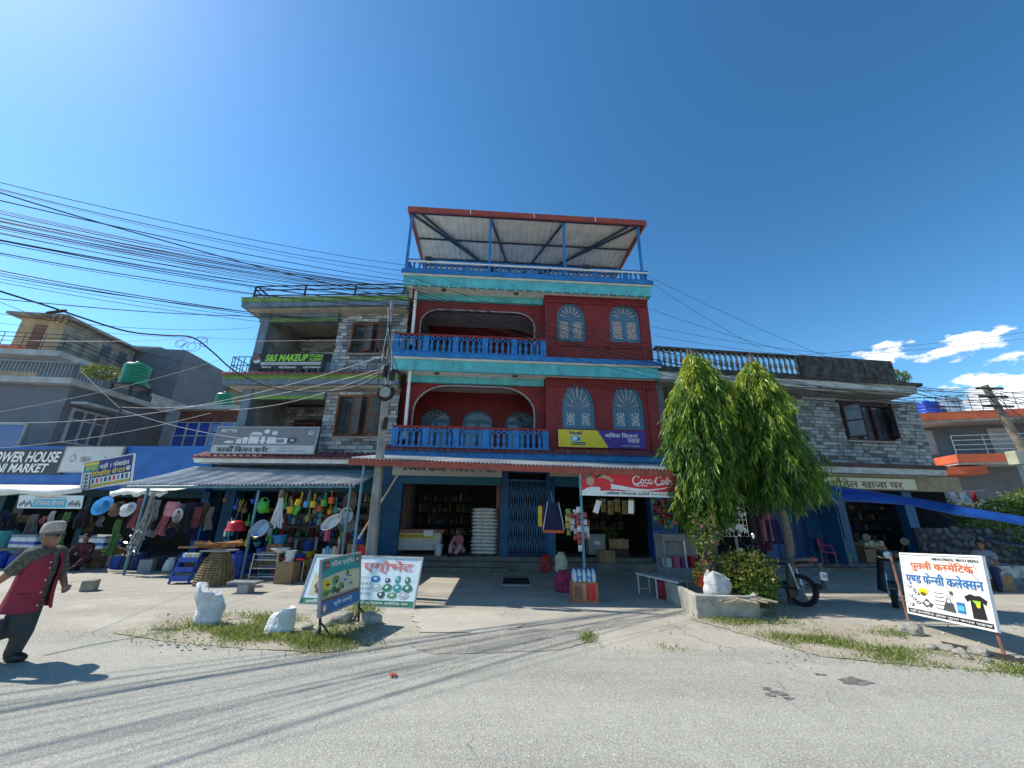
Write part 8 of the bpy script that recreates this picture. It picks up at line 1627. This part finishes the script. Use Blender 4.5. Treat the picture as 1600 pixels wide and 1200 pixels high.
# ================================================================ TWO WHEELERS
M_TYRE = C('tyre_rubber', (.018, .018, .02), .85, .1); M_BIKEB = C('bike_black', (.015, .016, .02), .3, .05, spec=.7); M_BIKER = C('bike_red', (.25, .01, .015), .3, .05, spec=.7); M_SEAT = C('seat_vinyl', (.10, .10, .11), .5, .1)
def bike(label, p, heading, scooter=False, lean=0.0):
    M_ = Matrix.Translation(p) @ Matrix.Rotation(heading, 4, 'Z') @ Matrix.Rotation(lean, 4, 'X'); t = thing('scooter' if scooter else 'motorbike', label, 'scooter' if scooter else 'motorbike', M=M_); r_ = .22 if scooter else .29; wb_ = 1.22; X90 = Matrix.Rotation(R(90), 3, 'X')
    for x in (0, wb_):
        o = MB(); tw = .05 if not scooter else .048; o.lathe([(r_*.72, -tw*.7), (r_*.93, -tw), (r_, -tw*.4), (r_, tw*.4), (r_*.93, tw), (r_*.72, tw*.7)], 24, (x, 0, r_), M=X90, cap=False); w_ = o.build('wheel', M_TYRE, t, smooth=True)
        o = MB(); o.lathe([(r_*.72, -.03), (r_*.66, -.02), (r_*.66, .02), (r_*.72, .03)], 24, (x, 0, r_), M=X90, cap=False)
        for k in range(6): a = k*1.047; o.bar((x, 0, r_), (x+r_*.68*math.cos(a), 0, r_+r_*.68*math.sin(a)), .03, .02, up=(0, 1, 0))
        o.lathe([(.045, -.06), (.045, .06)], 12, (x, 0, r_), M=X90); o.build('rim', P_GRY, w_)
    hz = .98 if scooter else 1.0
    for sy in (-.07, .07): o = MB(); o.tube([(wb_, sy, r_), (wb_-.24, sy, hz-.12)], .02, 7); o.build('fork', CHROME, t, smooth=True)
    o = MB(); o.tube([(wb_-.34, .34, hz+.03), (wb_-.26, .16, hz+.05), (wb_-.25, 0, hz), (wb_-.26, -.16, hz+.05), (wb_-.34, -.34, hz+.03)], .013, 6); o.build('handlebar', M_BIKEB, t, smooth=True)
    for sy in (-.34, .34): o = MB(); o.tube([(wb_-.36, sy*1.1, hz+.02), (wb_-.34, sy*.75, hz+.04)], .019, 7); o.build('grip', M_TYRE, t)
    for sy in (-.22, .22):
        o = MB(); o.tube([(wb_-.26, sy, hz+.05), (wb_-.24, sy*1.25, hz+.22)], .006, 5); o.lathe([(.065, 0), (.07, .012), (.06, .025)], 14, (wb_-.25, sy*1.3, hz+.26), sx=1.15, M=Matrix.Rotation(R(90), 3, 'Y')); o.build('mirror', M_BIKEB, t, smooth=True); o = MB(); o.lathe([(.058, 0), (.058, .004)], 14, (wb_-.256, sy*1.3, hz+.26), sx=1.1, M=Matrix.Rotation(R(-90), 3, 'Y')); o.build('mirror_glass', C('mirror_glass', (.8, .82, .85), .05, 0, metal=1.0), t)
    if scooter:
        o = MB(); o.grid(8, 10, lambda a, b_: (wb_-.12-.14*b_+.09*math.cos((a-.5)*3.0), (a-.5)*.46*(1-.25*b_), .25+.62*b_)); s_ = o.build('leg_shield', M_BIKEB, t, smooth=True); s_.modifiers.new('th', 'SOLIDIFY').thickness = .03
        o = MB(); o.box(.32, wb_-.16, -.15, .15, .22, .30); o.build('floorboard', M_BIKEB, t, bevel=.02)
        o = MB(); o.lathe([(.05, -.28), (.16, -.2), (.19, .15), (.17, .42), (.03, .5)], 14, (.1, 0, .5), sx=.8, sy=1.0, M=Matrix.Rotation(R(80), 3, 'Y')); o.build('rear_body', M_BIKEB, t, smooth=True)
        o = MB(); o.lathe([(.06, 0), (.11, .04), (.12, .1), (.08, .15)], 14, (wb_-.2, 0, hz-.1), sx=.9, sy=1.5); o.build('handlebar_cowl', M_BIKEB, t, smooth=True)
        o = MB(); o.lathe([(.07, 0), (.06, .03)], 14, (wb_-.08, 0, hz-.03), M=Matrix.Rotation(R(90), 3, 'Y')); o.build('headlight', P_WHT, t)
        o = MB(); o.grid(6, 6, lambda a, b_: (wb_+.26*math.cos(.5+b_*1.9), (a-.5)*.14, r_+.26*math.sin(.5+b_*1.9))); f_ = o.build('front_fender', M_BIKEB, t, smooth=True); f_.modifiers.new('th', 'SOLIDIFY').thickness = .012; zs = .76
    else:
        o = MB(); o.ball((.62, 0, .50), (.2, .15, .17), 10); o.box(.5, .76, -.12, .12, .3, .5); o.build('engine', C('engine_grey', (.10, .10, .105), .45, .1, metal=.5), t)
        o = MB(); o.ball((.78, 0, .82), (.26, .15, .13), 14, M=Matrix.Rotation(R(-8), 4, 'Y')); o.build('tank', M_BIKEB, t, smooth=True)
        for (a, b_) in (((.9, 0, .85), (.3, 0, .72)), ((.3, 0, .72), (-.2, 0, .82)), ((.9, 0, .8), (.62, 0, .35)), ((.62, 0, .35), (.2, 0, .4))): o = MB(); o.tube([a, b_], .022, 7); o.build('frame_tube', M_BIKEB, t)
        o = MB(); o.grid(6, 8, lambda a, b_: (-.28+.5*b_, (a-.5)*.16*(.5+.5*b_), .92-.16*b_-.05*math.sin(a*3.14)*0)); o.grid(6, 8, lambda a, b_: (-.28+.5*b_, (a-.5)*.13*(.5+.5*b_), .80-.14*b_)); o.build('tail_cowl', M_BIKER, t, smooth=True)
        o = MB(); o.box(-.33, -.27, -.05, .05, .84, .90); o.build('tail_light', P_RED, t); o = MB(); o.box(-.40, -.36, -.03, .03, .42, .82); o.box(-.40, -.3, -.08, .08, .35, .45); o.build('rear_fender', M_BIKEB, t)
        pl_ = thing('x', 'x', 'x'); bpy.data.objects.remove(pl_); o = MB(); o.box(-.425, -.405, -.13, .13, .52, .66); o.build('number_plate', P_WHT, t); o = MB(); lettering(o, '४५१', -.1, .1, .55, .63, 0, .02); o.v = [(-.427, -x, z) for x, y, z in o.v]; stuff(flat('plate_number', o, K['black'], t))
        o = MB(); o.tube([(.6, -.14, .28), (.2, -.17, .3), (-.25, -.19, .42)], [.025, .05, .045], 9); o.build('exhaust', CHROME, t, smooth=True)
        for sy in (-.1, .1): o = MB(); o.tube([(0, sy, r_), (.12, sy, .74)], .024, 7); o.build('shock', CHROME, t); o = MB(); o.bar((0, sy, r_), (.5, sy, .36), .03, .05); o.build('swingarm', M_BIKEB, t)
        o = MB(); o.lathe([(.09, 0), (.08, .05)], 14, (wb_-.12, 0, .88), M=Matrix.Rotation(R(90), 3, 'Y')); o.build('headlight', P_WHT, t); zs = .80
        o = MB(); o.grid(6, 6, lambda a, b_: (wb_+.33*math.cos(.7+b_*1.6), (a-.5)*.12, r_+.33*math.sin(.7+b_*1.6))); f_ = o.build('front_fender', M_BIKEB, t, smooth=True); f_.modifiers.new('th', 'SOLIDIFY').thickness = .01
    o = MB(); o.grid(6, 10, lambda a, b_: (-.28+.84*b_, (a-.5)*.26*(.65+.35*math.sin(b_*3)), zs+.10-.10*b_+.02*math.sin(b_*9)-.04*abs(a-.5))); s_ = o.build('seat', M_SEAT, t, smooth=True); s_.modifiers.new('th', 'SOLIDIFY').thickness = .07
    o = MB(); o.tube([(.45, .10, .28), (.38, .28, .0)], .013, 5); o.build('side_stand', M_BIKEB, t)
    return t
g = gnd(1262, 950); bike('dark red and black motorbike parked beside the right tree trunk', Vector((g.x, g.y+.1, 0)), R(122), lean=R(7))
g = gnd(1398, 950); bike('black scooter parked behind the cosmetics board', Vector((g.x+.85, g.y+.95, 0)), R(-131), True, R(-5))
# ================================================================ PEOPLE
SKIN = C('skin_brown', (.30, .15, .085), .55, .12); SKIN2 = C('skin_dark', (.22, .11, .065), .55, .12)
def remeshed(mb, vox, smooth=6):
    me = mb.mesh('tmp', SKIN); o = bpy.data.objects.new('tmp', me); COL.objects.link(o); r_ = o.modifiers.new('r', 'REMESH'); r_.mode = 'VOXEL'; r_.voxel_size = vox; s_ = o.modifiers.new('s', 'SMOOTH'); s_.iterations = smooth; s_.factor = .5
    bpy.context.view_layer.update(); m2 = bpy.data.meshes.new_from_object(o.evaluated_get(bpy.context.evaluated_depsgraph_get())); bpy.data.objects.remove(o); return m2
def put(name, me, mt, parent):
    me.materials.clear(); me.materials.append(mt); me.polygons.foreach_set('use_smooth', [True]*len(me.polygons)); me.name = name; return link(name, me, parent)
def person(label, J, F_, skin, top_m, bot_m, hair_m, group=None, shoe=None, sc=1.0, sleeve=1.0):
    """J: joints in world space; one continuous body, clothing and hair as children"""
    base = Vector((J['hip'].x, J['hip'].y, min(J['anL'].z, J['anR'].z)-.06)); t = thing('person', label, 'person', base, 0, group); L = {k: v-base for k, v in J.items()}; f = F_.normalized(); rt_ = f.cross(Vector((0, 0, 1))).normalized(); up = (L['head']-L['neck']).normalized(); B = MB(); hd = L['head']
    Mh = Matrix((rt_, f, Vector((0, 0, 1)))).transposed().to_4x4()
    B.ball(hd, (.073*sc, .092*sc, .112*sc), 16, M=Mh); B.ball(hd+f*.035*sc-Vector((0, 0, .05*sc)), (.055*sc, .06*sc, .065*sc), 12, M=Mh); B.ball(hd+f*.098*sc-Vector((0, 0, .012*sc)), (.014*sc, .022*sc, .026*sc), 8, M=Mh); B.ball(hd+f*.085*sc+Vector((0, 0, .03*sc)), (.05*sc, .016*sc, .012*sc), 8, M=Mh); B.ball(hd+f*.083*sc-Vector((0, 0, .055*sc)), (.025*sc, .015*sc, .012*sc), 8, M=Mh); B.ball(hd+f*.075*sc-Vector((0, 0, .098*sc)), (.026*sc, .022*sc, .02*sc), 8, M=Mh)
    for s_ in (-1, 1): B.ball(hd+rt_*s_*.075*sc, (.012*sc, .024*sc, .034*sc), 8, M=Mh)
    chest = L['neck'].lerp(L['hip'], .32)
    B.tube([hd-Vector((0, 0, .06)), L['neck'], chest], [.05*sc, .058*sc, .09*sc], 10); B.tube([chest, L['hip']], [.12*sc, .12*sc], 12)
    for s_ in 'LR':
        B.tube([chest.lerp(L['neck'], .4), L['sh'+s_], L['el'+s_], L['ha'+s_]], [.06*sc, .052*sc, .041*sc, .029*sc], 10)
        hv = (L['ha'+s_]-L['el'+s_]).normalized(); pl_ = L['ha'+s_]+hv*.05*sc; sd = hv.cross(f).normalized() if hv.cross(f).length > .1 else rt_; cr = hv.cross(sd)
        B.tube([L['ha'+s_], pl_, pl_+hv*.03*sc], [.026*sc, .034*sc, .03*sc], 8)
        for k in range(4): q_ = pl_+hv*.02*sc+cr*(k-1.5)*.021*sc; ln = (.07, .08, .076, .058)[k]*sc; B.tube([q_, q_+hv*ln*.55+sd*.006, q_+hv*ln+sd*.022], [.0095*sc, .009*sc, .007*sc], 6)
        B.tube([L['ha'+s_]+hv*.02*sc, L['ha'+s_]+hv*.045*sc-cr*.04*sc, L['ha'+s_]+hv*.085*sc-cr*.05*sc], [.013*sc, .012*sc, .009*sc], 6)
        B.tube([L['hip'], L['hp'+s_], L['kn'+s_], L['an'+s_]], [.10*sc, .085*sc, .058*sc, .04*sc], 10); B.tube([L['an'+s_], L['to'+s_]], [.04*sc, .032*sc], 8)
    put('body', remeshed(B, .0085), skin, t)
    T = MB(); T.tube([L['neck']-Vector((0, 0, .01)), chest.lerp(L['neck'], .5), chest, L['hip'].lerp(chest, .4), L['hip']-Vector((0, 0, .06))], [.070*sc, .120*sc, .135*sc, .135*sc, .14*sc], 16); T.tube([L['shL'], L['neck']-Vector((0, 0, .05)), L['shR']], [.085*sc, .11*sc, .085*sc], 12)
    for s_ in 'LR': e_ = L['sh'+s_].lerp(L['el'+s_], min(1, sleeve*1.0)); pts = [L['neck'].lerp(L['sh'+s_], .7), L['sh'+s_], e_]; rd = [.08*sc, .082*sc, .068*sc]; (pts.append(L['el'+s_].lerp(L['ha'+s_], .85)), rd.append(.045*sc)) if sleeve >= 1 else None; T.tube(pts, rd, 12)
    put('top', remeshed(T, .014, 8), top_m, t)
    Q = MB()
    for s_ in 'LR': Q.tube([L['hip']+Vector((0, 0, .0)), L['hp'+s_], L['kn'+s_], L['kn'+s_].lerp(L['an'+s_], .6), L['an'+s_]-Vector((0, 0, .0))], [.11*sc, .108*sc, .084*sc, .076*sc, .072*sc], 14)
    put('trousers', remeshed(Q, .014, 8), bot_m, t)
    for s_ in 'LR': o = MB(); a = L['an'+s_]; d = (L['to'+s_]-a); d.z = 0; d = d.normalized() if d.length > .01 else f; Mf = Matrix((d.cross(Vector((0, 0, 1))), d, Vector((0, 0, 1)))).transposed().to_4x4(); o.ball(a+d*.06-Vector((0, 0, .028*sc)), (.052*sc, .15*sc, .055*sc), 12, M=Mf); o.build('shoe', shoe or M_TYRE, t, smooth=True)
    o = MB(); o.ball(hd+Vector((0, 0, .025*sc))-f*.012*sc, (.081*sc, .099*sc, .102*sc), 16, M=Mh); o.v = [v for v in o.v]; hm = o.mesh('hair', hair_m, True); bm = bmesh.new(); bm.from_mesh(hm); bmesh.ops.bisect_plane(bm, geom=bm.verts[:]+bm.edges[:]+bm.faces[:], plane_co=hd+f*.045*sc, plane_no=(f*.9-Vector((0, 0, .45))).normalized(), clear_outer=True); bm.to_mesh(hm); bm.free(); link('hair', hm, t)
    return t, L, f, rt_, Mh, hd
# the walking man
f = Vector((1.0, .05, 0)).normalized(); J = dict(head=at(81, 838, 4.93), neck=at(76, 861, 4.96), hip=at(43, 940, 4.98), shR=at(50, 866, 4.80), shL=at(92, 862, 5.13), elR=at(12, 898, 4.74), haR=at(-22, 922, 4.72), elL=at(97, 896, 5.16), haL=at(101, 914, 5.08), hpL=at(48, 945, 5.03), hpR=at(42, 945, 4.93))
g = gnd(14, 1034); J.update(knL=at(36, 988, 4.97), anL=Vector((g.x, g.y, .075)), toL=Vector((g.x+.18, g.y-.02, .04)), knR=at(8, 986, 4.85), anR=Vector((g.x-.52, g.y+.05, .16)), toR=Vector((g.x-.38, g.y, .05)))
SHIRT = mat('camouflage_shirt', (.16, .15, .11), .9, .3, 38, col2=(.025, .027, .03)); TROU = C('dark_trousers', (.045, .055, .06), .85, .12, bump=.2); VEST = C('crimson_vest', (.26, .022, .045), .8, .1, bump=.25)
man, L, f, rt_, Mh, hd = person('elderly man in crimson vest and pale cap walking at left', J, f, SKIN, SHIRT, TROU, C('dark_grey_hair', (.16, .15, .145), .9), shoe=C('black_shoe', (.02, .02, .022), .5), sleeve=.95, sc=1.0)
o = MB(); Mt_ = Matrix.Rotation(R(8), 3, 'X') if False else None
o.lathe([(.098, .0), (.103, .02), (.100, .07), (.088, .105), (.055, .125), (.01, .13)], 18, hd+Vector((0, 0, .045))-f*.012, sx=.9, sy=1.08, M=Mh.to_3x3()); o.v = [(x, y, z+.03*((Vector((x, y, z))-hd).dot(f))/.1*.5) for x, y, z in o.v]; o.build('cap', mat('pale_cap', (.50, .43, .38), .9, .3, 60, col2=(.34, .25, .24), bump=.3), man, smooth=True)
o = MB()
for s_ in (-1, 1): o.ball(hd+f*.093+rt_*s_*.034+Vector((0, 0, .014)), (.030, .008, .021), 10, M=Mh); o.tube([hd+f*.09+rt_*s_*.062+Vector((0, 0, .02)), hd+rt_*s_*.082+Vector((0, 0, .02))], .004, 4)
o.build('sunglasses', M_BIKEB, man, smooth=True)
o = MB(); o.ball(hd+f*.088-Vector((0, 0, .044)), (.030, .012, .008), 8, M=Mh); o.build('moustache', C('grey_hair', (.35, .34, .33), .9), man); o = MB(); o.ball(hd+f*.080-Vector((0, 0, .062)), (.022, .012, .006), 8, M=Mh); o.build('mouth', C('lip', (.16, .05, .04), .6), man)
for s_ in (-1, 1): o = MB(); o.ball(hd+f*.090+rt_*s_*.034+Vector((0, 0, .042)), (.024, .008, .006), 8, M=Mh); o.build('eyebrow', C('grey_hair', (.35, .34, .33), .9), man)
# vest: a shell over the shirt, open at the front
nk, hp_ = L['neck'], L['hip']; ch = nk.lerp(hp_, .32); NV = 22; o = MB(); VS = .85
rows = [(nk+Vector((0, 0, -.015)), .105, .10), (nk.lerp(ch, .30), .185, .135), (nk.lerp(ch, .65), .200, .165), (ch, .196, .182), (ch.lerp(hp_, .35), .192, .188), (ch.lerp(hp_, .7), .196, .192), (hp_-Vector((0, 0, .02)), .222, .225), (hp_-Vector((0, 0, .085)), .238, .245)]
def vp(i, a, k=0): c, w_, d_ = rows[i]; w_ *= VS; d_ *= VS; return c+rt_*math.sin(a)*(w_+k)+f*math.cos(a)*(d_+k)
A0, A1 = R(16), R(344)
o.grid(NV, len(rows)-1, lambda a, b_: vp(round(b_*(len(rows)-1)), A0+(A1-A0)*a, .006*math.sin(a*23+b_*9)))
vo = o.build('vest', VEST, man, smooth=True); vo.data.polygons.foreach_set('use_smooth', [True]*len(vo.data.polygons)); vo.modifiers.new('sub', 'SUBSURF').render_levels = 2; sd_ = vo.modifiers.new('th', 'SOLIDIFY'); sd_.thickness = .012; sd_.offset = 1
for i in (2, 3, 4, 5, 6): o = MB(); o.ball(vp(i, R(22), .016), .009, 8); o.build('button', P_WHT, man)
o = MB(); o.tube([vp(5, R(45+4*k), .015) for k in range(9)], .005, 4); o.build('pocket_seam', C('dark_crimson', (.10, .01, .02), .9), man)
bgp = at(2, 985, 4.72); hb_ = thing('carrier_bag', 'black carrier bag held by the walking man at the frame edge', 'bag', bgp-Vector((.12, 0, .16))); o = bulge_sack(.22, .12, .26, 55); o.build('body', CLOTHG, hb_, smooth=True); o = MB(); hh_ = J['haR']-hb_.location+Vector((0, 0, -.09)); o.tube([(-.05, 0, .24), hh_+Vector((-.01, 0, 0)), hh_+Vector((.01, 0, 0)), (.05, 0, .24)], .007, 5); o.build('handle', CLOTHG, hb_)
# seated figures
def seated(label, px, py, Y, z0, yaw_f, top_m, bot_m, sc=.92, lean=.12, low=False, sleeve=1.0, grp='seated people'):
    p = at(px, py, Y); f = Vector((math.cos(yaw_f), math.sin(yaw_f), 0)); r_ = f.cross(Vector((0, 0, 1))); h = Vector((p.x, Y, z0+(.16 if low else .46))); nk = h+Vector((0, 0, .46))*sc+f*lean; J = dict(hip=h, neck=nk, head=nk+Vector((0, 0, .17*sc))+f*.05)
    for s_, k in (('R', 1), ('L', -1)):
        J['sh'+s_] = nk+r_*k*.16*sc-Vector((0, 0, .05)); J['el'+s_] = nk+r_*k*.22*sc+f*.12-Vector((0, 0, .28*sc)); kn = h+r_*k*(.22 if low else .13)*sc+f*(.32 if low else .42)*sc+Vector((0, 0, .12 if low else .02)); J['ha'+s_] = kn+Vector((0, 0, .09))-f*.06; J['hp'+s_] = h+r_*k*.09; J['kn'+s_] = kn; J['an'+s_] = (h+r_*k*.10*sc+f*(.42)*sc-Vector((0, 0, .09))) if low else kn-Vector((0, 0, z0*0+.40))-f*.02; J['to'+s_] = J['an'+s_]+f*.12
    return person(label, J, f, SKIN2, top_m, bot_m, C('black_hair', (.015, .013, .012), .7), grp, sc=sc, sleeve=sleeve)
seated('woman in dark maroon shawl seated on the market step', 128, 880, 11.2, .08, R(-70), C('maroon_shawl', (.07, .02, .035), .9, .2), C('dark_skirt', (.05, .02, .03), .9, .2), low=True)
seated('person in pink clothes crouching beside the grain sack stack', 718, 880, RED.w(-1, .62, 0).y, ZS, R(-120), CLOTHP, C('pale_trousers', (.45, .30, .30), .9, .15), low=True, sc=.85)
p_ = at(1545, 880, 10.6); seated('person in grey shirt bending forward behind the cosmetics board', 1545, 880, 10.6, .0, R(-150), C('grey_shirt', (.22, .23, .27), .9, .1), CLOTHN, lean=.22, sleeve=.6)
tag(MB().box(p_.x-.25, p_.x+.25, 10.4, 10.85, 0, .36).build('low_stool', CARD), 'low wooden stool under the grey shirted person', 'stool')
